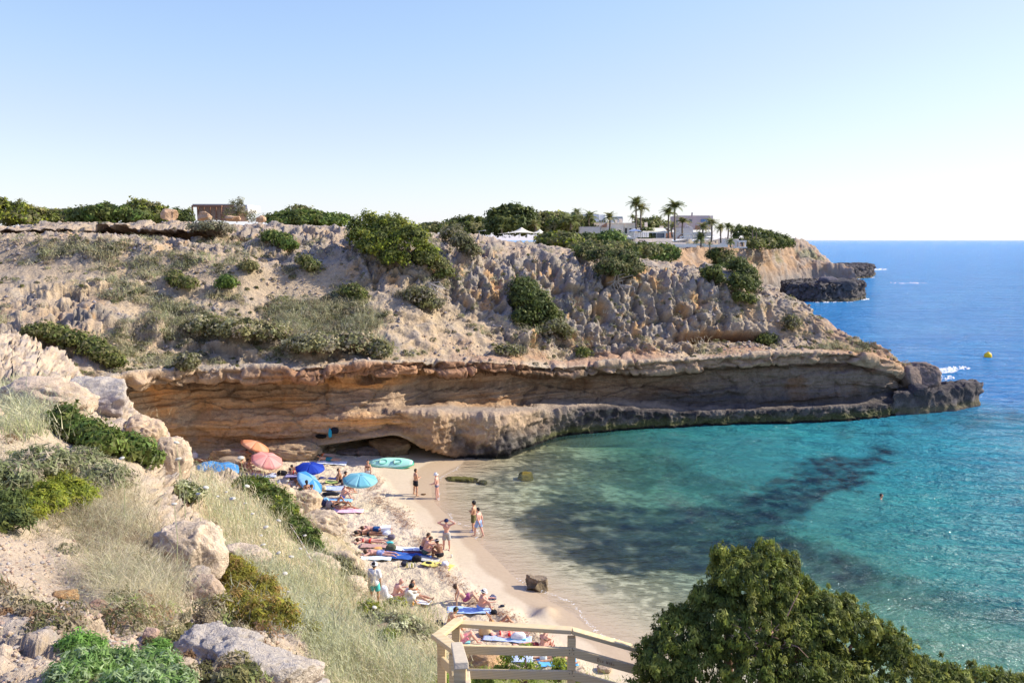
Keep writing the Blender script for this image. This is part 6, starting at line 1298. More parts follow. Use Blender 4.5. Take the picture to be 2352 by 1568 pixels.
pose('supine', t=(0, -1, .04), hd=(0, -1, .15), ua=[(-.3, .9, -.02), (.3, .9, -.02)], fa=[(-.05, 1, .05), (.05, 1, .05)], th=[(-.1, 1, .02), (.1, 1, .05)], sh=[(0, 1, 0), (0, 1, -.05)], ft=[(-.2, .3, 1), (.2, .3, 1)], face=(0, .1, 1))
pose('supine_read', t=(0, -1, .08), hd=(0, -.9, .4), ua=[(-.1, .1, 1), (.1, .15, 1)], fa=[(.1, -.5, .6), (-.1, -.5, .6)], th=[(-.1, .7, .7), (.1, .8, .5)], sh=[(0, .5, -.85), (0, .7, -.6)], ft=FT, face=(0, .5, .9))
pose('kneel', t=(0, .35, 1), hd=(0, .5, .8), ua=[(-.1, .35, -1), (.1, .35, -1)], fa=[(.0, .4, -1), (0, .4, -1)], th=[(-.1, .75, -.35), (.1, .75, -.35)], sh=[(0, -1, -.12), (0, -1, -.12)], ft=[(0, -1, -.1), (0, -1, -.1)])
def rotz(v, a): c, s = math.cos(a), math.sin(a); v = np.asarray(v, float); return np.stack([v[..., 0]*c-v[..., 1]*s, v[..., 0]*s+v[..., 1]*c, v[..., 2]], -1)
def finger_pts(w, d, side, s):
    """five bent fingers from the wrist w along d; side is the thumb direction"""
    d = nz_(d); side = nz_(side-(side @ d)*d); pn = np.cross(d, side); out = []
    for i, (o, L, r) in enumerate([(-.030, .060, .0075), (-.010, .075, .0085), (.010, .080, .0088), (.030, .072, .0085)]):
        a = w+d*.085*s+side*o*s; b = a+(d+side*o*3)*L*.5*s; c = b+(d*.8-pn*.5)*L*.5*s; out.append(([a, b, c], r*s))
    a = w+d*.02*s+side*.03*s; b = a+(d*.6+side*.8)*.035*s; c = b+(d*.9+side*.3)*.03*s; out.append(([a, b, c], .0095*s)); return out
def person(label, loc, heading, pz, skin='warm', sh=None, top=None, hair=('short', 'brown'), hat=None, height=1.76, fem=False, group=None, tweak=None, patt=None, shoes=None):
    q = dict(PO[pz]); q.update(tweak or {}); s = height/1.78; pel = np.zeros(3); t = nz_(q['t']); X_ = np.array([1.0, 0, 0]); wf = .86 if fem else 1.0
    chest = pel+t*.36*s; neck = pel+t*.50*s; hd = nz_(q.get('hd', (t*1.0+np.array([0, .08, .15]))))
    headc = neck+hd*.17*s; face = nz_(q.get('face', (0, 1, 0))); face = nz_(face-(face @ hd)*hd)
    J = {}
    for i, sg in ((0, -1), (1, 1)):
        shd = pel+t*.455*s+X_*sg*.175*s*wf; el = shd+nz_(q['ua'][i])*.285*s; wr = el+nz_(q['fa'][i])*.245*s
        hp_ = pel+X_*sg*.085*s; kn = hp_+nz_(q['th'][i])*.42*s; an = kn+nz_(q['sh'][i])*.41*s; to = an+nz_(q['ft'][i])*.16*s+np.array([0, 0, -.02]); J[i] = (shd, el, wr, hp_, kn, an, to)
    b = []; R_ = lambda x: x*s*(.93 if fem else 1)
    b.append((pel-X_*.06*s, pel+X_*.06*s, R_(.115), R_(.115))); b.append((pel, chest-t*.12*s, R_(.12), R_(.105)))
    b.append((chest-X_*.065*s, chest+X_*.065*s, R_(.118), R_(.118))); b.append((chest-t*.13*s, chest+t*.03*s, R_(.115), R_(.12))); b.append((J[0][0]+X_*.02, J[1][0]-X_*.02, R_(.062), R_(.062)))
    b.append((chest+t*.08*s, neck+hd*.05*s, R_(.075), R_(.052)))
    if fem: b += [(chest+np.cross(X_, t)*0+face*.085*s+X_*.07*s-t*.02, chest+face*.085*s+X_*.07*s, .058, .055), (chest+face*.085*s-X_*.07*s-t*.02, chest+face*.085*s-X_*.07*s, .058, .055)]
    b.append((headc-hd*.045*s+face*.022*s, headc+hd*.035*s, R_(.068), .098*s)); b.append((headc+hd*.03*s-face*.015*s, headc+hd*.045*s-face*.015*s, .095*s, .092*s))
    nose = headc+face*.088*s-hd*.012*s; b.append((nose+hd*.02*s, nose+face*.018*s, .012*s, .015*s))
    side = np.cross(hd, face)
    for sg in (-1, 1): b.append((headc+side*sg*.092*s, headc+side*sg*.098*s+hd*.02*s, .018*s, .02*s))
    for i in (0, 1):
        shd, el, wr, hp_, kn, an, to = J[i]; b.append((shd, el, R_(.055), R_(.042))); b.append((el, wr, R_(.043), R_(.028))); dh = nz_(wr-el); b.append((wr, wr+dh*.07*s, R_(.029), R_(.031)))
        b.append((hp_, kn, R_(.098 if not fem else .104), R_(.058))); b.append((kn, kn+(an-kn)*.4, R_(.058), R_(.056))); b.append((kn+(an-kn)*.35, an, R_(.057), R_(.036)))
        he = an-nz_(q['ft'][i])*.03*s; b.append((he+np.array([0, 0, -.01]), to, R_(.036), R_(.026)))
    zmin = min(min(p[0][2]-p[2], p[1][2]-p[3]) for p in b); off = np.array([0, 0, -zmin-.015])
    b = [(rotz(p[0]+off, heading), rotz(p[1]+off, heading), p[2], p[3]) for p in b]
    tr = lambda v: rotz(np.asarray(v)+off, heading); dr = lambda v: rotz(np.asarray(v, float), heading)
    V, F = sdf_mesh(b, .027, .03); mb_V = [V]; F3 = [F]; n = len(V); mi = [np.zeros(len(F), int)]
    for i in (0, 1):   # fingers
        wr = J[i][2]; dd_ = wr-J[i][1]; th_ = np.array([-1.0 if i else 1.0, .4, 0])
        for pts, r in finger_pts(tr(wr), dr(dd_), dr(th_), s):
            m = MB(); m.tube(pts, [r*1.15, r, r*.7], 5); v_ = m.V[0]; F3.append(np.array([f for f in m.F if len(f) == 4])+n); mi.append(np.zeros(len(F3[-1]), int)); mb_V.append(v_); n += len(v_)
    he_, fe_, sd__ = tr(headc), dr(face), dr(side); hu_ = dr(hd)
    def dot(c, r, m):
        nonlocal n
        v_ = np.array([[1, 0, 0], [-1, 0, 0], [0, 1, 0], [0, -1, 0], [0, 0, 1], [0, 0, -1]])*r; ax3 = np.stack([sd__, fe_, hu_]); v_ = v_ @ ax3+c
        f = np.array([[0, 2, 4], [2, 1, 4], [1, 3, 4], [3, 0, 4], [2, 0, 5], [1, 2, 5], [3, 1, 5], [0, 3, 5]])+n; mb_V.append(v_); F3.append(np.c_[f, f[:, 2:3]][:, :3]); mi.append(np.full(8, m)); n += 6
    for sg in (-1, 1): dot(he_+fe_*.088*s+sd__*sg*.034*s+hu_*.018*s, np.array([.014, .008, .008])*s, 1)
    dot(he_+fe_*.083*s-hu_*.048*s, np.array([.024, .010, .007])*s, 2)
    e = empty('person', loc, label, 'person', group)
    quads = [f for f in F3 if f.shape[1] == 4]; tris = [f for f in F3 if f.shape[1] == 3]
    mi_ = np.concatenate([m for f, m in zip(F3, mi) if f.shape[1] == 4]+[m for f, m in zip(F3, mi) if f.shape[1] == 3])
    mk('body', np.concatenate(mb_V), [np.concatenate(quads), np.concatenate(tris)], [MSK[skin], M_EYE, M_LIP], e, smooth=True, mi=mi_)
    def part_(name, prims, mat, k=.03, cut=None, h=.026):
        V, F = sdf_mesh([(tr(a), tr(b_), r0, r1) for a, b_, r0, r1 in prims], h, k, cut); return mk(name, V, F, mat, e, smooth=True)
    g_ = .014*s
    if sh:
        kind, c = sh; m_ = patt or cloth(c)
        if kind in ('shorts', 'long'):
            fr = .62 if kind == 'shorts' else .8; pr = [(pel-X_*.06*s+t*.0, pel+X_*.06*s, R_(.115)+g_, R_(.115)+g_), (pel, pel+t*.07*s, R_(.12)+g_*.7, R_(.118)+g_*.6)]
            for i in (0, 1): a, k_ = J[i][3], J[i][4]; pr.append((a, a+(k_-a)*fr, R_(.098)+g_, R_(.086)+g_*1.6))
            c0 = tr(pel+t*.085*s); tn = dr(t); cuts = [(tr(J[i][3]+(J[i][4]-J[i][3])*fr), dr(nz_(J[i][4]-J[i][3]))) for i in (0, 1)]
            def cut(P): 
                d = (P-c0) @ tn
                for cc_, dd2 in cuts: d = np.maximum(d, np.where(np.linalg.norm(P-cc_, axis=-1) < .2, (P-cc_) @ dd2, -1))
                return d
            part_('shorts', pr, m_, cut=cut)
        else:
            pr = [(pel-X_*.065*s, pel+X_*.065*s, R_(.115)+.008, R_(.115)+.008)]
            for i in (0, 1): a, k_ = J[i][3], J[i][4]; pr.append((a, a+(k_-a)*.12, R_(.098)+.007, R_(.096)+.007))
            c0 = tr(pel+t*.055*s); tn = dr(t); part_('swim_bottom', pr, m_, cut=lambda P: (P-c0) @ tn)
    if top:
        kind, c = top; m_ = cloth(c)
        if kind == 'bikini':
            c0 = tr(chest); tn = dr(t); part_('bikini_top', [(chest-X_*.07*s+face*.0, chest+X_*.07*s, R_(.122), R_(.122)), (chest+face*.088*s+X_*.07*s, chest+face*.088*s+X_*.07*s+t*.01, .06, .06), (chest+face*.088*s-X_*.07*s, chest+face*.088*s-X_*.07*s+t*.01, .06, .06)], m_, cut=lambda P: np.abs((P-c0) @ tn)-.042)
        else:
            L_ = -.14 if kind == 'shirt' else -.3; pr = [(pel-t*(.05 if kind == 'shirt' else .1)*s, chest, R_(.155), R_(.150)), (chest-X_*.06*s, chest+X_*.06*s, R_(.135), R_(.135)), (J[0][0]+X_*.02, J[1][0]-X_*.02, R_(.085), R_(.085)), (pel-X_*.05*s, pel+X_*.05*s, R_(.15), R_(.15))]
            fr = .75 if kind == 'shirt' else 1.0
            for i in (0, 1): pr.append((J[i][0], J[i][0]+(J[i][1]-J[i][0])*fr, R_(.078), R_(.085)))
            if kind == 'robe':
                for i in (0, 1): pr += [(J[i][3], J[i][4], .135, .11), (J[i][1], J[i][1]+(J[i][2]-J[i][1])*.8, .07, .07)]
            cuts = [(tr(pel-t*.1*s), -dr(t))] if kind == 'shirt' else []
            part_('shirt' if kind == 'shirt' else 'robe', pr, m_, cut=(lambda P: np.max([np.where(np.linalg.norm(P-c_, axis=-1) < .4, (P-c_) @ d_, -1) for c_, d_ in cuts], 0)) if cuts else None)
    if hair and hair[0] != 'bald':
        st, hc = hair; hr = .106*s; pr = [(headc+hd*.028*s-face*.014*s, headc+hd*.05*s-face*.018*s, hr, hr*.97)]
        c0 = tr(headc+face*.045*s+hd*.035*s); nn = dr(nz_(face*1.0-hd*.75)); base_cut = lambda P: (P-c0) @ nn
        if st == 'long': pr += [(headc-face*.05*s, neck-face*.06*s-t*.0, .085*s, .06*s), (neck-face*.065*s, chest-face*.11*s, .062*s, .035*s)]
        if st == 'bun': pr.append((headc+hd*.13*s-face*.03*s, headc+hd*.15*s-face*.03*s, .04*s, .038*s))
        if st == 'curly': pr = [(p[0], p[1], p[2]+.014, p[3]+.018) for p in pr]
        part_('hair', pr, MH[hc], cut=base_cut, h=.02)
        if st in ('beard', 'shortbeard'): part_('beard', [(headc-hd*.06*s+face*.03*s, headc-hd*.07*s+face*.05*s, .05*s, .045*s)], MH[hc], h=.014)
    if hat:
        kind, c = hat; m_ = cloth(c); hh = tr(headc); ax3 = np.stack([sd__, fe_, hu_])
        prof = {'bucket': [(.001, .14), (.085, .135), (.105, .10), (.115, .045), (.165, .0), (.160, -.005), (.108, .035), (.10, .03)], 'straw': [(.001, .15), (.075, .155), (.10, .11), (.112, .055), (.215, .045), (.215, .036), (.11, .045), (.105, .04)],
                'fedora': [(.001, .135), (.07, .15), (.10, .11), (.11, .055), (.165, .045), (.165, .038), (.108, .045), (.10, .04)], 'cap': [(.001, .150), (.065, .138), (.108, .09), (.121, .035), (.121, .005), (.112, .005)]}[kind]
        mb = MB(); mb.lathe([(a*s, b_*s) for a, b_ in prof], 20, c=hh, M=ax3)
        if kind == 'cap':
            vs = [(math.sin(a)*.085*s, (.07+.10*math.cos(a))*s, .02*s-.01*abs(a)) for a in np.linspace(-1.2, 1.2, 7)]+[(math.sin(a)*.105*s, (math.cos(a)*.09)*s, .025*s) for a in np.linspace(-1.2, 1.2, 7)]
            vv_ = np.array(vs) @ ax3+hh; vv2_ = vv_+hu_*.008; mb.add(np.vstack([vv_, vv2_]), [(i, i+1, i+8, i+7) for i in range(6)]+[(i+14+7, i+14+8, i+15, i+14) for i in range(6)])
        mb.build('hat', m_, e, smooth=True)
        if kind in ('straw', 'fedora'):
            mb = MB(); mb.lathe([(.104*s, .085*s), (.1165*s, .083*s), (.1185*s, .058*s), (.108*s, .058*s)], 20, c=hh, M=ax3); mb.build('hat_band', cloth((.03, .025, .025)), e, smooth=True)
    if shoes: part_('shoes', [(J[i][5]-nz_(q['ft'][i])*.03*s, J[i][6], .05, .042) for i in (0, 1)], cloth(shoes))
    return e
def Gp(vx, vy, dz=0.0): p = ground(vx, vy); return p+np.array([0, 0, dz])
def GH(vx, vy):
    p, _ = pick(HL, vx, vy); q = Gp(vx, vy); return q if q[1] < p[1] or abs(q[2]-p[2]) < 1.0 and q[2] > p[2] else p
N_, E_, S_, W_ = 0, -math.pi/2, math.pi, math.pi/2   # heading of +y: N away from camera, E to the right
BLK, NAV, WHT = (.015, .015, .02), (.02, .03, .09), (.75, .75, .75)
P_GREY = pattern('speckled_trunks', (.10, .10, .11), (.42, .40, .38), 45); P_DARK = pattern('floral_trunks', (.03, .02, .05), (.40, .10, .22), 40); P_BW = pattern('white_navy_trunks', (.75, .75, .78), (.04, .05, .14), 26); P_PINK = stripes('pink_check', (.62, .10, .16), (.75, .35, .40), 22)
PEO = [
 ('standing man in short black trunks rubbing his hands', (955, 1137), R(-60), 'stand_wide', dict(skin='warm', sh=('shorts', BLK), hair=('short', 'brown'), height=1.82)),
 ('man in a white bucket hat and patterned briefs facing the black trunks man', (1004, 1145), R(80), 'stand_talk', dict(skin='pink', sh=('brief', WHT), patt=P_BW, hair=('short', 'grey'), hat=('bucket', WHT), height=1.78)),
 ('man with folded arms and olive shorts at the water edge', (1088, 1220), R(75), 'crossed', dict(skin='warm', sh=('long', (.13, .12, .045)), hair=('curly', 'black'), height=1.86, shoes=(.7, .7, .7))),
 ('bearded man in light blue shorts walking beside the olive shorts man', (1100, 1232), R(60), 'walk', dict(skin='pink', sh=('long', (.28, .38, .62)), hair=('shortbeard', 'black'), height=1.72)),
 ('man in navy cap and speckled shorts with both hands behind his head', (1026, 1262), R(175), 'hands_head', dict(skin='pink', sh=('long', (.2, .2, .2)), patt=P_GREY, hair=('short', 'brown'), hat=('cap', NAV), height=1.76)),
 ('woman standing in black bikini top and white shorts by the kayak', (846, 1110), S_, 'stand', dict(skin='warm', sh=('shorts', (.66, .64, .60)), top=('bikini', BLK), hair=('bun', 'black'), fem=True, height=1.66)),
 ('man standing with his back turned in tan trunks beside the leaning blue parasol', (717, 1176), R(-15), 'hands_back', dict(skin='warm', sh=('shorts', (.40, .24, .15)), hair=('short', 'brown'), height=1.74)),
 ('dark long-haired woman standing half behind the man in tan trunks', (706, 1160), R(30), 'stand', dict(skin='tan', sh=('brief', BLK), top=('bikini', BLK), hair=('long', 'black'), fem=True, height=1.62)),
 ('man seen from behind in white T-shirt, turquoise shorts and white cap', (861, 1386, 29.3), R(-8), 'stand', dict(skin='warm', sh=('long', (.08, .52, .50)), top=('shirt', (.80, .79, .78)), hair=('short', 'black'), hat=('cap', (.74, .75, .82)), height=1.78)),
 ('sunbather with a hair bun sitting farthest back by the orange parasol', (561, 1062), R(-60), 'sit_knees', dict(skin='tan', sh=('brief', BLK), top=('bikini', BLK), hair=('bun', 'black'), fem=True, height=1.66)),
 ('dark-haired man sitting leftmost beside the blue dome parasols', (551, 1080), R(-100), 'sit_knees', dict(skin='tan', sh=('shorts', BLK), hair=('short', 'black'), height=1.74)),
 ('tanned woman seated with her back to us beside the blue dome parasols', (562, 1085), R(-30), 'sit_hunch', dict(skin='warm', sh=('brief', BLK), hair=('long', 'brown'), fem=True, top=('bikini', (.2, .05, .05)), height=1.66)),
 ('dark long-haired sunbather sitting under the pink parasol', (589, 1073), R(100), 'sit_hunch', dict(skin='tan', sh=('brief', NAV), top=('bikini', NAV), hair=('long', 'black'), fem=True, height=1.66)),
 ('sunbather lying behind the leftmost blue parasol', (462, 1060), E_, 'supine', dict(skin='tan', sh=('brief', (.5, .1, .05)), hair=('short', 'brown'), height=1.7)),
 ('woman in red briefs propped on her elbows beside a black bag', (687, 1092), R(80), 'prone', dict(skin='warm', sh=('brief', (.65, .02, .04)), top=('bikini', (.65, .02, .04)), hair=('bun', 'black'), fem=True, height=1.66)),
 ('dark-haired person lying just behind the woman in red briefs', (690, 1084), R(80), 'prone', dict(skin='tan', sh=('brief', (.5, .02, .04)), hair=('short', 'black'), height=1.66)),
 ('kneeling long-haired woman leaning forward beside the rocks', (692, 1130), R(60), 'kneel', dict(skin='warm', sh=('brief', (.05, .20, .15)), top=('bikini', (.05, .20, .15)), hair=('long', 'brown'), fem=True, height=1.64)),
 ('small blond-haired sunbather sitting low behind the rocks', (668, 1130), R(40), 'sit_hunch', dict(skin='fair', sh=('brief', WHT), top=('bikini', WHT), hair=('long', 'blond'), fem=True, height=1.5)),
 ('sunbather lying in the shade of the leaning blue parasol', (694, 1106), R(-70), 'supine_knees', dict(skin='dark', sh=('shorts', BLK), hair=('short', 'black'), height=1.74)),
 ('man in teal shorts reading on his elbows near the cave', (752, 1060), R(80), 'prone', dict(skin='warm', sh=('long', (.03, .19, .22)), hair=('short', 'black'), height=1.76)),
 ('person in orange swimwear lying just behind the teal shorts man', (742, 1050), R(80), 'prone', dict(skin='fair', sh=('brief', (.85, .20, .06)), hair=('short', 'black'), height=1.7)),
 ('man leaning on one hand, rear one of the pair left of the turquoise parasol', (783, 1106), R(-70), 'sit_long', dict(skin='tan', sh=('shorts', BLK), hair=('short', 'brown'), height=1.76)),
 ('broad-backed bearded man in black trunks, front one of the pair by the turquoise parasol', (788, 1116), R(-65), 'sit_knees', dict(skin='tan', sh=('brief', BLK), hair=('shortbeard', 'black'), height=1.8)),
 ('dark-haired man sitting behind the bucket hat sitter under the turquoise parasol', (797, 1132), R(-70), 'sit_knees', dict(skin='warm', sh=('shorts', BLK), hair=('short', 'brown'), height=1.74)),
 ('man in white bucket hat and blue trunks sitting left of the parasol pole', (786, 1146), R(-70), 'sit_knees', dict(skin='pink', sh=('shorts', (.14, .18, .55)), hair=('short', 'grey'), hat=('bucket', (.72, .71, .68)), height=1.84)),
 ('tanned woman on a pink towel lying back with one knee raised', (790, 1169), R(-80), 'supine_knees', dict(skin='tan', sh=('brief', (.35, .12, .08)), top=('bikini', (.30, .10, .07)), hair=('short', 'black'), fem=True, height=1.68)),
 ('sunbather with raised knees behind the woman on the pink towel', (774, 1158), R(-80), 'supine_knees', dict(skin='tan', sh=('brief', BLK), hair=('short', 'brown'), hat=('cap', (.25, .50, .62)), height=1.7)),
 ('deeply tanned woman in a black bikini lying beside the cool box group', (846, 1228), R(85), 'prone_flat', dict(skin='dark', sh=('brief', BLK), top=('bikini', BLK), hair=('short', 'black'), fem=True, height=1.68)),
 ('pale woman in a red thong lying face down in front of the dark one', (850, 1245), R(85), 'prone_flat', dict(skin='pink', sh=('brief', (.60, .04, .03)), top=('bikini', (.60, .04, .03)), hair=('short', 'brown'), fem=True, height=1.68)),
 ('man in navy shorts lying flat left of the white cool box', (861, 1218), R(85), 'prone_flat', dict(skin='pink', sh=('shorts', (.02, .07, .20)), hair=('short', 'brown'), height=1.76)),
 ('man in blue-grey shorts lying face down beside the white T-shirt man', (870, 1274), R(80), 'prone_flat', dict(skin='pink', sh=('shorts', (.22, .26, .46)), hair=('short', 'brown'), height=1.76)),
 ('short-haired man sitting hunched over food on the blue blanket', (975, 1276), R(-65), 'sit_hunch', dict(skin='pink', sh=('shorts', (.06, .10, .09)), hair=('short', 'brown'), height=1.8)),
 ('man sitting half hidden behind the hunched short-haired man', (970, 1268), R(-60), 'sit_hunch', dict(skin='warm', sh=('shorts', NAV), hair=('short', 'brown'), height=1.8)),
 ('tattooed man in a grey cap sitting with his back to us on the yellow towel', (1011, 1284), R(30), 'sit_hunch', dict(skin='dark', sh=('shorts', BLK), hair=('short', 'black'), hat=('cap', (.40, .36, .36)), height=1.78)),
 ('bald sunburnt man sitting at the edge of the near rocks', (905, 1382, 31.5), R(-60), 'sit_hunch', dict(skin='pink', sh=('shorts', (.5, .06, .05)), hair=('bald', 'grey'), height=1.78)),
 ('dark-haired woman wrapped in a white robe beside the bald man', (928, 1390, 31.5), R(-70), 'sit_hunch', dict(skin='warm', sh=('brief', WHT), top=('robe', (.66, .62, .52)), hair=('curly', 'black'), fem=True, height=1.68)),
 ('long-haired woman in dark sunglasses sitting with legs stretched out', (955, 1376), R(-115), 'sit_long', dict(skin='warm', sh=('brief', (.25, .09, .05)), top=('bikini', (.30, .12, .07)), hair=('long', 'brown'), fem=True, height=1.68)),
 ('dark-haired man leaning back on one arm in dark floral trunks', (1068, 1384), R(-80), 'lean_back', dict(skin='fair', sh=('shorts', (.1, .02, .1)), patt=P_DARK, hair=('curly', 'brown'), height=1.76)),
 ('man in a white banded hat and light blue trunks hugging his knees', (1102, 1402), R(-75), 'sit_knees', dict(skin='pink', sh=('shorts', (.20, .34, .70)), hair=('shortbeard', 'brown'), hat=('fedora', (.80, .78, .74)), height=1.78)),
 ('bearded orange-tanned man looking down behind the fence corner', (1029, 1452), R(-60), 'sit_hunch', dict(skin='warm', sh=('shorts', (.04, .08, .28)), hair=('shortbeard', 'black'), height=1.86)),
 ('person in a grey flat cap and pink checked shorts seen through the fence', (1062, 1478), R(-75), 'lean_back', dict(skin='pink', sh=('shorts', (.6, .1, .2)), patt=P_PINK, hair=('short', 'grey'), hat=('cap', (.20, .20, .20)), height=1.78, tweak=dict(t=(0, -.45, 1)))),
 ('woman in a yellow swimsuit lying and holding up a phone behind the rail', (1150, 1438), R(-80), 'supine_read', dict(skin='tan', sh=('brief', (.80, .50, .08)), top=('bikini', (.80, .50, .08)), hair=('bun', 'black'), fem=True, height=1.68)),
 ('woman in a red bikini lying beside the white and turquoise bag', (1168, 1462), R(-84), 'supine', dict(skin='pink', sh=('brief', (.50, .02, .02)), top=('bikini', (.50, .02, .02)), hair=('short', 'black'), fem=True, height=1.68)),
 ('sunburnt man lying on his back below the middle of the rail', (1222, 1490), R(-86), 'supine', dict(skin='pink', sh=('shorts', (.3, .05, .05)), hair=('short', 'black'), height=1.76)),
 ('sunbather in a wide straw hat with a black band beyond the rail', (1246, 1496), R(-30), 'sit_knees', dict(skin='pink', sh=('brief', (.24, .16, .11)), top=('bikini', (.24, .16, .11)), hair=('short', 'brown'), hat=('straw', (.74, .62, .42)), fem=True, height=1.7)),
 ('person lying on a sky-blue towel seen between the rails', (1275, 1518), R(-85), 'prone_flat', dict(skin='warm', sh=('brief', BLK), hair=('short', 'brown'), height=1.7)),
]
for lab, vp, hdg, pz, kw in PEO:
    person(lab, D(*vp) if len(vp) == 3 else Gp(*vp), hdg, pz, **kw)
# swimmer: head and shoulders above the water
sp = G(2023, 1144, 0); person('dark-haired swimmer with only head and shoulders above the water', sp+np.array([0, 0, -1.36]), R(-120), 'stand', skin='warm', sh=('shorts', NAV), hair=('short', 'black'), height=1.76, tweak=dict(ua=[(-.9, .4, -.3), (.9, .4, -.3)], fa=[(-.6, .8, -.3), (.6, .8, -.3)]))
print('people', time.time()-T0)

# ------------------------------------------------------------------ parasols
def parasol(label, canopy_px, tilt, az, r, pole_to, cols, text=None, d=None, pole=True, H=None):
    """canopy_px: canopy centre in the photo; the pole foot is on the sand at pole_to"""
    foot = Gp(*pole_to); dd_ = d or foot[1]; top = D(canopy_px[0], canopy_px[1], dd_); e = empty('parasol', foot, label, 'parasol')
    ax = np.array([math.sin(tilt)*math.cos(az), math.sin(tilt)*math.sin(az), math.cos(tilt)]); x = nz_(np.cross([0, 1, 0.01], ax)); y = np.cross(ax, x); M_ = np.stack([x, y, ax]); c = top-foot; nrib = 8; hgt = .30*r
    def pt(rho, a): 
        sag = 1-.05*abs(math.sin(a*nrib/2))*rho; rr_ = rho*r*sag; return np.array([rr_*math.cos(a), rr_*math.sin(a), hgt*(1-rho**1.7)-.03*r*abs(math.sin(a*nrib/2))*rho]) @ M_+c
    for k in range(nrib):
        V = []; a0 = 2*math.pi*k/nrib; nr, na = 6, 5
        for i in range(nr+1):
            for j in range(na): V.append(pt(.02+.98*i/nr, a0+2*math.pi/nrib*j/(na-1)))
        F = grid_faces(nr+1, na); o = mk('canopy_panel', V, F, cols[k % len(cols)], e, smooth=True); md = o.modifiers.new('th', 'SOLIDIFY'); md.thickness = .006
        mb = MB(); mb.tube([pt(.03, a0)-ax*.02, pt(.5, a0)-ax*.02, pt(1.0, a0)-ax*.015], .006, 4); mb.build('rib', M_STEEL, e)
        V = []
        for j in range(5): a = a0+2*math.pi/nrib*j/4; p = pt(1.0, a); V += [p, p-ax*.07*r]
        o = mk('valance', V, np.array([[2*j, 2*j+2, 2*j+3, 2*j+1] for j in range(4)]), cols[k % len(cols)], e)
    mb = MB(); mb.tube([c+ax*(hgt-.02), c+ax*(hgt+.06)], [.02, .008], 6); mb.build('finial', M_STEEL, e)
    mb = MB(); mb.tube([c+ax*hgt*.9, c-ax*.3, np.array([0, 0, .0]), np.array([0, 0, -.15])], .014, 7)
    if pole: mb.build('pole', M_POLE, e)
    if text:
        a = 2*math.pi*text/nrib+math.pi/nrib
        for q in range(5):
            mb = MB(); b0 = .72; u = (q-2)*.055; p0 = pt(b0, a+u-.012)+ax*.012; p1 = pt(b0+.10, a+u-.012)+ax*.012; p2 = pt(b0+.02, a+u+.02)+ax*.012; mb.tube([p0, p1, p2], .008, 4); mb.build('printed_mark', M_WPRINT, e)
    return e
M_POLE = m_plain('white_pole', (.75, .75, .74), .4, .03); M_WPRINT = m_plain('white_print', (.75, .80, .88), .7, .03)
def mc(n, c): 
    t = NT(n); p = t.bsdf(c, .75, None, .2); tr_ = t.n('ShaderNodeBsdfTranslucent'); tr_.inputs[0].default_value = (*c, 1); m = t.n('ShaderNodeMixShader'); m.inputs[0].default_value = .38; t.l(p, m.inputs[1]); t.l(tr_.outputs[0], m.inputs[2]); return t.done(m.outputs[0])
c_or, c_or2, c_pk, c_pk2 = mc('orange_fabric', (.80, .36, .19)), mc('orange_fabric_pale', (.80, .44, .28)), mc('salmon_fabric', (.80, .36, .33)), mc('salmon_fabric_pale', (.82, .47, .43))
c_bl, c_bl2, c_db, c_tq, c_sk = mc('blue_fabric', (.07, .32, .70)), mc('blue_fabric_pale', (.16, .43, .76)), mc('royal_fabric', (.02, .06, .45)), mc('turquoise_fabric', (.22, .56, .66)), mc('sky_fabric', (.26, .52, .78))
parasol('orange parasol tilted to the right, standing farthest back', (586, 1023), .42, R(8), 1.02, (596, 1062), [c_or, c_or2])
parasol('salmon pink parasol in front of the orange one', (613, 1056), .38, R(-35), 1.05, (600, 1086), [c_pk, c_pk2])
parasol('blue parasol lying low, behind the one with white print', (478, 1070), .15, R(-90), .82, (478, 1086), [c_bl, c_bl2], pole=True)
parasol('blue dome parasol with white print, standing low on the sand', (513, 1079), .30, R(-70), 1.0, (513, 1098), [c_bl, c_bl2], text=6)
parasol('royal blue parasol with short pole, middle of the beach', (712, 1074), .16, R(-60), .95, (711, 1105), [c_db, c_db, c_db, mc('royal_fabric_pale', (.04, .10, .55))])
parasol('bright blue parasol leaning steeply to the right', (712, 1107), .75, R(-10), .95, (696, 1130), [c_bl, c_sk, c_sk])
TQ = parasol('turquoise parasol on a tall white pole with a red foot', (827, 1101), .15, R(-60), 1.02, (814, 1168), [c_tq, mc('turquoise_fabric_pale', (.32, .64, .72))])
mb = MB(); mb.lathe([(.001, .10), (.05, .09), (.07, .03), (.04, -.05), (.001, -.12)], 10); mb.build('base', m_plain('red_plastic', (.75, .03, .02), .4, .03), TQ, smooth=True)
# ------------------------------------------------------------------ kayak
KY = Gp(900, 1070); e = empty('kayak', KY, 'mint green sit-on kayak lying on the sand by the cave', 'kayak', rz=R(-3)); M_KG = m_plain('mint_plastic', (.14, .62, .42), .35, .06, 2, spec=.4); M_KL = m_plain('pale_mint_plastic', (.45, .82, .66), .35, .05, 2)
L2, Wd = 1.6, .52; nu_, nv_ = 40, 24; V = []; til = R(34)
def kpt(u, a, k=1.0, dz_=0):
    w = Wd*(1-abs(u)**2.4)**.6*k; hgt = .20+.10*abs(u)**2.5; return np.array([u*L2*(1 if k == 1 else .93), w*math.cos(a), hgt*.5+hgt*.75*math.sin(a)*(1 if math.sin(a) < 0 else .45)+.06*abs(u)**3+dz_])
def ktilt(p): c, s = math.cos(til), math.sin(til); p = np.asarray(p, float); return np.stack([p[..., 0], p[..., 1]*c-p[..., 2]*s, p[..., 1]*s+p[..., 2]*c+.12], -1)
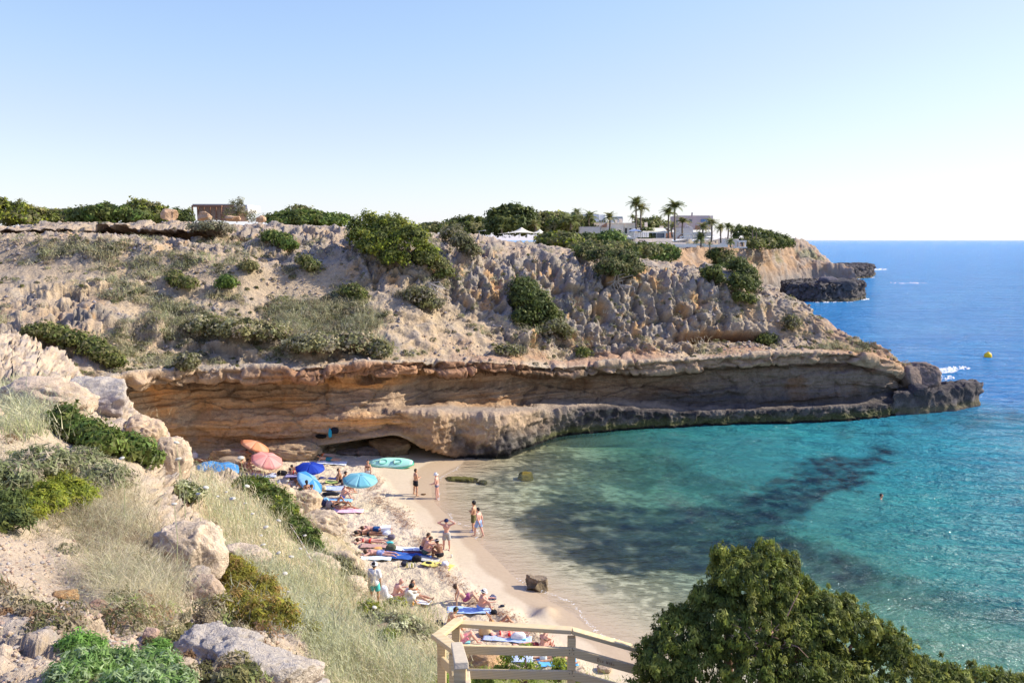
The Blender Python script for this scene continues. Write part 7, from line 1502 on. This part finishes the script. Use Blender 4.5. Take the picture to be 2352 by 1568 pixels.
V = np.array([[kpt(u, a) for a in np.linspace(0, 2*math.pi, nv_, endpoint=False)] for u in np.linspace(-.995, .995, nu_)]); i = np.arange(nu_*nv_).reshape(nu_, nv_); j = np.roll(i, -1, 1)
F = np.stack([i[:-1].ravel(), j[:-1].ravel(), j[1:].ravel(), i[1:].ravel()], 1); mk('hull', ktilt(V).reshape(-1, 3), F, M_KG, e, smooth=True)
def deckpatch(name, u0, u1, k, dz_, mat, mw=.9):
    V = []; 
    for u in np.linspace(u0, u1, 14):
        for v_ in np.linspace(-1, 1, 9):
            w = Wd*(1-abs(u)**2.4)**.6*mw; V.append([u*L2, v_*w, .185+.045*abs(u)**2+dz_*(1-v_**4)*(1-((2*(u-u0)/(u1-u0)-1))**6)+.05*(1-v_*v_)*(dz_ > 0)])
    o = mk(name, ktilt(np.array(V)), grid_faces(14, 9), mat, e, smooth=True); md = o.modifiers.new('th', 'SOLIDIFY'); md.thickness = .02
deckpatch('deck', -.93, .93, 1, .03, M_KL, .86)
for u0, u1 in ((-.62, -.12), (.02, .52)):
    mb = MB(); um_ = (u0+u1)/2*L2; prof = [(math.cos(a)*.30, math.sin(a)*.20) for a in np.linspace(0, 6.283, 18, endpoint=False)]; pts = [ktilt([um_+a, b, .30]) for a, b in prof]; mb.tube(pts+[pts[0]], .022, 6); mb.build('seat_rim', M_KG, e, smooth=True)
    mb = MB(); mb.box(ktilt([um_-.22, 0, .33]), (.05, .30, .14), ax=np.array([[1, 0, 0], [0, math.cos(til), math.sin(til)], [0, -math.sin(til), math.cos(til)]])); mb.build('backrest', m_plain('grey_foam', (.30, .38, .36), .8, .1), e)
mb = MB(); mb.tube([ktilt([-1.25, -.02, .31]), ktilt([-1.12, .0, .35]), ktilt([-1.0, .02, .31])], .014, 6); mb.build('handle', M_DARK, e)
mb = MB(); mb.tube([ktilt([.25, -.2, .33]), ktilt([.75, -.05, .36])], .014, 6); mb.build('paddle_clip', M_DARK, e)
# ------------------------------------------------------------------ towels, bags and small things
def towel(label, vx, vy, L_, W__, rz, mat, seed, name='towel', cat='towel', amp=.045, z=.03):
    p = Gp(vx, vy); nx_, ny_ = 26, 18; g_ = np.stack(np.meshgrid(np.linspace(-.5, .5, nx_)*L_, np.linspace(-.5, .5, ny_)*W__), -1).reshape(-1, 2)
    P = np.c_[g_, np.zeros(len(g_))]; n = fbm(P*2.2+seed*5, 3, seed); P[:, :2] += .06*np.stack([fbm(P*1.5+seed, 2, seed+1), fbm(P*1.5+seed+9, 2, seed+2)], -1)
    c, s = math.cos(rz), math.sin(rz); w = np.stack([P[:, 0]*c-P[:, 1]*s, P[:, 0]*s+P[:, 1]*c], -1); zz = sand_base(w[:, 0]+p[0], w[:, 1]+p[1])[0]-p[2]
    P = np.c_[w, zz+z+amp*(n+.4*np.abs(ridged(P*2.5+seed, 2, seed+4)))+.03]; o = mk(name, P, grid_faces(ny_, nx_), mat, smooth=True); o.location = tuple(p); md = o.modifiers.new('th', 'SOLIDIFY'); md.thickness = .012; return tag(o, label, cat)
s_bw = stripes('white_blue_stripe', (.70, .74, .80), (.10, .20, .50), 9); s_nv = stripes('navy_towel', (.02, .03, .14), (.05, .06, .20), 8); s_pk = pattern('pink_paisley', (.70, .20, .36), (.75, .50, .60), 16); s_ye = stripes('yellow_towel', (.72, .62, .08), (.55, .50, .20), 6)
for a in [
 ('striped white and blue sheet crumpled by the salmon parasol', 607, 1093, 1.5, 1.0, .2, s_bw, 1), ('purple-grey towel under the red briefs woman', 690, 1094, 1.9, .8, .05, cloth((.30, .28, .45)), 2), ('white towel under the teal shorts man', 762, 1064, 2.1, .8, .05, cloth((.70, .74, .82)), 3),
 ('dark navy towel rolled out left of the seated pair', 757, 1099, 1.3, .45, .0, s_nv, 4), ('lime green towel beside the seated pair', 762, 1108, .8, .5, .1, cloth((.50, .62, .18)), 5), ('striped white and blue towel in the middle of the beach', 765, 1122, 2.0, .9, .1, s_bw, 6), ('pale striped towel under the turquoise parasol', 816, 1116, 1.3, .6, .1, stripes('pale_stripe', (.62, .64, .74), (.34, .36, .60), 9), 7),
 ('light blue towel before the bucket hat sitter', 775, 1150, 1.7, .5, .05, cloth((.25, .50, .80)), 8), ('pink patterned towel under the woman with a raised knee', 800, 1174, 1.7, .75, .05, s_pk, 9), ('brick-coloured mat in front of the pale sunbather', 870, 1256, 1.9, .5, .05, cloth((.45, .28, .24)), 10),
 ('pale blue towel under the man in blue-grey shorts', 862, 1284, 1.5, .5, .1, cloth((.62, .72, .78)), 11), ('white sheet behind the hunched man', 930, 1262, 1.8, .5, .05, cloth((.72, .74, .80)), 12), ('royal blue blanket in the group of seated men', 935, 1279, 2.4, .9, -.1, cloth((.03, .10, .36)), 13),
 ('beige grey towel next to the tattooed man', 985, 1286, 1.0, .6, -.2, cloth((.48, .46, .42)), 14), ('crumpled yellow towel in front of the tattooed man', 1005, 1299, 1.5, .7, -.35, s_ye, 15), ('white towel under the stretched-out woman', 968, 1383, .9, .5, -.3, cloth((.76, .77, .82)), 16),
 ('light blue towel with dark edge in front of the fence', 1078, 1403, 1.9, .62, .05, cloth((.38, .52, .80)), 17), ('striped grey towel under the red bikini woman', 1165, 1468, 1.9, .6, -.05, s_bw, 18), ('turquoise mat under the checked shorts person', 1052, 1482, .9, .6, -.05, cloth((.20, .52, .56)), 19),
 ('bright sky-blue towel seen between the fence rails', 1282, 1524, 1.5, .55, .15, cloth((.12, .42, .78)), 20), ('blue striped towel right of the orange rock', 1190, 1516, 1.1, .5, .0, s_bw, 21), ('white cloth lying on the sand behind the lower rail', 1160, 1545, 1.3, .5, -.1, cloth((.70, .68, .66)), 22), ('dark purple towel stretched behind the hunched man', 955, 1270, 1.4, .4, -.05, cloth((.10, .03, .06)), 23),
]: towel(*a)
def bag(label, vx, vy, size, mat, seed, name='bag', cat='bag', handle=True, hm=None, z=0, at=None):
    p = Gp(vx, vy, z) if at is None else D(vx, vy, at); e = empty(name, p, label, cat); V, F = CS[8]; V = V.copy(); V = np.sign(V)*np.abs(V)**.7; V /= np.abs(V).max(); V[:, 2] = (V[:, 2]+1)/2
    V[:, :2] *= (1-.25*V[:, 2:3]**2); V *= (1+.16*fbm(V*1.6+seed*3, 3, seed))[:, None]; V *= np.array([size[0]/2, size[1]/2, size[2]]); mk('body', V, F, mat, e, smooth=True)
    if handle: mb = MB(); r = size[0]*.25; mb.tube([[-r, 0, size[2]*.85], [-r*.6, 0, size[2]*1.2], [r*.6, 0, size[2]*1.2], [r, 0, size[2]*.85]], .012, 5); mb.build('handle', hm or mat, e)
    return e
bag('black holdall beside the woman in red briefs', 648, 1090, (.7, .35, .3), cloth(BLK), 1); bag('dark backpack at the head of the pink towel', 739, 1163, (.6, .4, .4), cloth((.05, .05, .09)), 2); bag('light blue and white bag by the pink towel', 748, 1156, (.4, .3, .35), cloth((.25, .52, .70)), 3); bag('grey beige backpack right by the tanned head', 756, 1167, (.4, .3, .45), cloth((.36, .32, .32)), 4)
bag('white woven handbag against the back rock', 447, 1053, (.5, .3, .45), cloth((.65, .62, .66)), 5, ); bag('black clothes heap on the striped towel', 760, 1137, (1.1, .4, .22), cloth(BLK), 6, 'clothes_heap', 'clothes', False); bag('straw basket by the leaning blue parasol', 743, 1125, (.35, .35, .28), m_plain('straw', (.58, .46, .28), .85, .2, 40), 7, 'basket', 'basket')
bag('white plastic bag standing left of the dark clothes by the cool box', 888, 1229, (.45, .3, .25), cloth((.66, .70, .80)), 8); bag('dark grey rucksack in front of the cool box', 899, 1238, (.4, .3, .28), cloth((.14, .12, .16)), 9); bag('turquoise net bag below the dark rucksack', 895, 1248, (.4, .25, .12), cloth((.08, .50, .52)), 10); bag('olive green rucksack at the left end of the blue blanket', 898, 1263, (.55, .35, .32), cloth((.10, .11, .07)), 11)
bag('orange cloth lying by the olive rucksack', 867, 1260, (.5, .3, .1), cloth((.70, .35, .12)), 12, 'cloth_heap', 'cloth', False); bag('black bag in the middle of the blue blanket', 957, 1288, (.5, .35, .28), cloth(BLK), 13); bag('black sandals heap on the yellow towel', 985, 1295, (.35, .3, .12), cloth(BLK), 14, 'sandals', 'sandals', False); bag('black helmet-like bag with white rim on the sand', 929, 1298, (.35, .3, .22), cloth((.03, .03, .05)), 15)
bag('pointed white plastic bag on the yellow towel', 1022, 1300, (.38, .3, .26), cloth((.72, .72, .76)), 16); bag('white rubbish bag hanging in the hand of the T-shirt man', 881, 1374, (.42, .36, .55), cloth((.72, .73, .76)), 17, at=31); bag('white bag lying at the feet of the T-shirt man', 893, 1380, (.36, .3, .25), cloth((.70, .70, .72)), 18, at=31.2); bag('small black bag at the end of the light blue towel', 1134, 1410, (.3, .25, .2), cloth(BLK), 19)
bag('black striped bag by the banded hat man', 1132, 1376, (.35, .25, .2), P_BW, 20); bag('dark sandals near the water side of the hat man', 1154, 1392, (.22, .16, .08), cloth((.03, .04, .06)), 21, 'sandals', 'sandals', False); bag('dark patterned bag at the left of the fence corner', 1010, 1446, (.45, .35, .42), cloth((.04, .04, .06)), 22)
bag('round wicker bag with a button behind the rail', 1113, 1458, (.50, .3, .40), m_plain('wicker', (.55, .38, .20), .85, .2, 40), 23, 'wicker_bag', 'bag'); bag('big white beach bag with turquoise bottom behind the rail', 1190, 1470, (.62, .3, .34), cloth((.74, .75, .76)), 24, 'beach_bag', 'bag')
bag('clear white bag beside the sky-blue towel', 1248, 1518, (.3, .25, .3), cloth((.62, .64, .60)), 25); bag('blue cool bag beside the dark bag at the fence corner', 1008, 1464, (.35, .25, .2), cloth((.05, .12, .40)), 26); bag('small wooden box on the wall side rock', 750, 1002, (.001, .001, .001), cloth(BLK), 27) if False else None
p = Gp(1190, 1471); e = [o for o in COL.objects if o.get('label', '').startswith('big white beach bag')][0]; mb = MB(); mb.box((0, 0, .06), (.60, .29, .12)); mb.build('base', cloth((.12, .55, .66)), e)
e = empty('cool_box', Gp(886, 1225), 'square white foam cool box between the sunbathers', 'cool box'); M_FB = m_plain('white_foam', (.82, .83, .86), .7, .02); mb = MB(); mb.box((0, 0, .17), (.50, .34, .34), rz=.2); mb.build('box', M_FB, e); mb = MB(); mb.box((0, 0, .365), (.53, .37, .05), rz=.2); mb.build('lid', M_FB, e)
mb = MB(); mb.tube([(.02, -.19, .26), (.05, -.21, .2), (.09, -.19, .28)], .008, 5); mb.build('handle', M_DARK, e)
for i, (vx, vy, c, lab) in enumerate([(935, 1303, (.60, .55, .20), 'yellow-labelled bottle beside the black bag on the sand'), (941, 1303, (.65, .66, .62), 'clear bottle among the picnic things'), (946, 1302, (.50, .52, .12), 'bottle with yellow cap at the picnic'), (953, 1302, (.30, .32, .33), 'short grey can at the picnic'), (1030, 1297, (.70, .30, .30), 'pink-topped bottle standing right of the white bag'), (1037, 1280, (.75, .72, .70), 'white cup on the sand behind the tattooed man'), (957, 1388, (.06, .15, .45), 'blue bottle next to the stretched-out woman'), (949, 1390, (.75, .38, .06), 'orange bottle next to the blue one'), (915, 1303, (.55, .50, .35), 'small jar left of the black bag')]):
    e = empty('bottle', Gp(vx, vy), lab, 'bottle'); mb = MB(); mb.lathe([(.001, 0), (.038, 0), (.038, .15), (.014, .2), (.014, .23)], 10); mb.build('body', cloth(c), e, smooth=True); mb = MB(); mb.lathe([(.016, .225), (.016, .25), (.001, .25)], 8); mb.build('cap', cloth((.7, .7, .2)), e)
# things hanging on and hidden in the wall
p, n = pick(CL, 756, 997); o = boulder(p+np.array([0, -.05, 0]), (.25, .2, .65), 60, (.02, .28, .42), 'turquoise towel hanging on the rock wall by the cave', name='hanging_towel', cat='towel', rough=.2, mat=cloth((.02, .30, .45)))
p, n = pick(CL, 768, 995); boulder(p+np.array([0, -.02, 0]), (.5, .25, .45), 61, (.02, .02, .03), 'black rucksack hung on the wall beside the turquoise towel', name='rucksack', cat='bag', rough=.15, mat=cloth(BLK))
p, n = pick(CL, 735, 1000); boulder(p+np.array([0, -.0, 0]), (.7, .2, .3), 62, (.01, .01, .01), 'black bag tucked into the small hole in the wall', name='dark_bag', cat='bag', rough=.2, mat=cloth((.006, .006, .006)))
# ------------------------------------------------------------------ pigeons, log
M_PIG = m_plain('pigeon_grey', (.30, .31, .36), .6, .25, 20); M_PIGD = m_plain('pigeon_dark', (.08, .08, .10), .6, .2, 20); M_BEAK = m_plain('beak', (.30, .20, .16), .5, .05)
def pigeon(label, p, hdg, tilt=.0):
    e = empty('pigeon', p, label, 'pigeon', rz=hdg); f = lambda x, y, z: np.array([x, y*math.cos(tilt)-(z-.1)*math.sin(tilt), y*math.sin(tilt)+(z-.1)*math.cos(tilt)+.1])
    V, F = sdf_mesh([(f(0, -.05, .11), f(0, .06, .13), .055, .055), (f(0, .06, .14), f(0, .10, .20), .035, .024), (f(0, .10, .21), f(0, .115, .215), .026, .022)], .012, .02); mk('body', V, F, M_PIG, e, smooth=True)
    for sg in (-1, 1):
        V, F = sdf_mesh([(f(sg*.048, .03, .14), f(sg*.03, -.12, .10), .028, .012)], .011, .01); mk('wing', V, F, M_PIG, e, smooth=True)
        mb = MB(); mb.tube([f(sg*.02, 0, .07), (sg*.02, .01, 0), (sg*.02, .04, 0)], .005, 4); mb.build('leg', M_BEAK, e)
    mb = MB(); mb.add([f(-.02, -.09, .11), f(.02, -.09, .11), f(.03, -.21, .08), f(-.03, -.21, .08), f(0, -.15, .09)], [(0, 1, 4), (1, 2, 4), (2, 3, 4), (3, 0, 4)]); mb.build('tail', M_PIGD, e)
    mb = MB(); mb.tube([f(0, .132, .213), f(0, .155, .203)], [.007, .002], 5); mb.build('beak', M_BEAK, e); return e
for lab, vx, vy, h_, hl, t_ in [('pigeon on the rocks, left of three, below the parasols', 581, 1103, 2.2, 1, .3), ('pigeon leaning forward, middle of the three on the rocks', 615, 1111, .9, 1, .8), ('pigeon standing on the rocks, right of three', 640, 1110, -1.0, 1, .3), ('pigeon standing alone on the open sand', 793, 1212, 3.0, 0, .9), ('pigeon on the split boulder below the standing man', 709, 1165, .4, 1, .2)]:
    p = pick(HL, vx, vy)[0]+np.array([0, 0, .05]) if hl else Gp(vx, vy); pigeon(lab, p, h_, t_)
p, n = pick(HL, 872, 1450); p = p+np.array([0, -.3, .25]); e = empty('cut_log', p, 'short cut log end sticking out of the grass slope', 'log'); mb = MB(); mb.tube([(-.14, .0, 0), (0, .1, .02), (.22, .3, .0)], [.11, .10, .09], 12); mb.build('trunk', M_BARK, e, smooth=True); mb = MB(); mb.tube([(-.142, -.001, 0), (-.147, -.004, 0)], [.10, .10], 12); mb.build('cut_face', m_plain('cut_wood', (.40, .32, .24), .9, .2, 20), e)
p0 = D(717, 1290, 15); p1 = D(667, 1206, 16); o = MB(); o.tube([p0-p0, (p1-p0)*.5+[.02, 0, .01], p1-p0], [.010, .008, .006], 5); q = o.build('dry_cane', stripes('banded_cane', (.66, .60, .48), (.50, .36, .25), 6, 2)); q.location = tuple(p0); tag(q, 'thin banded dry cane leaning over the green shrub', 'cane')
print('all', time.time()-T0, sum(len(o.data.polygons) for o in COL.objects if o.type == 'MESH'))
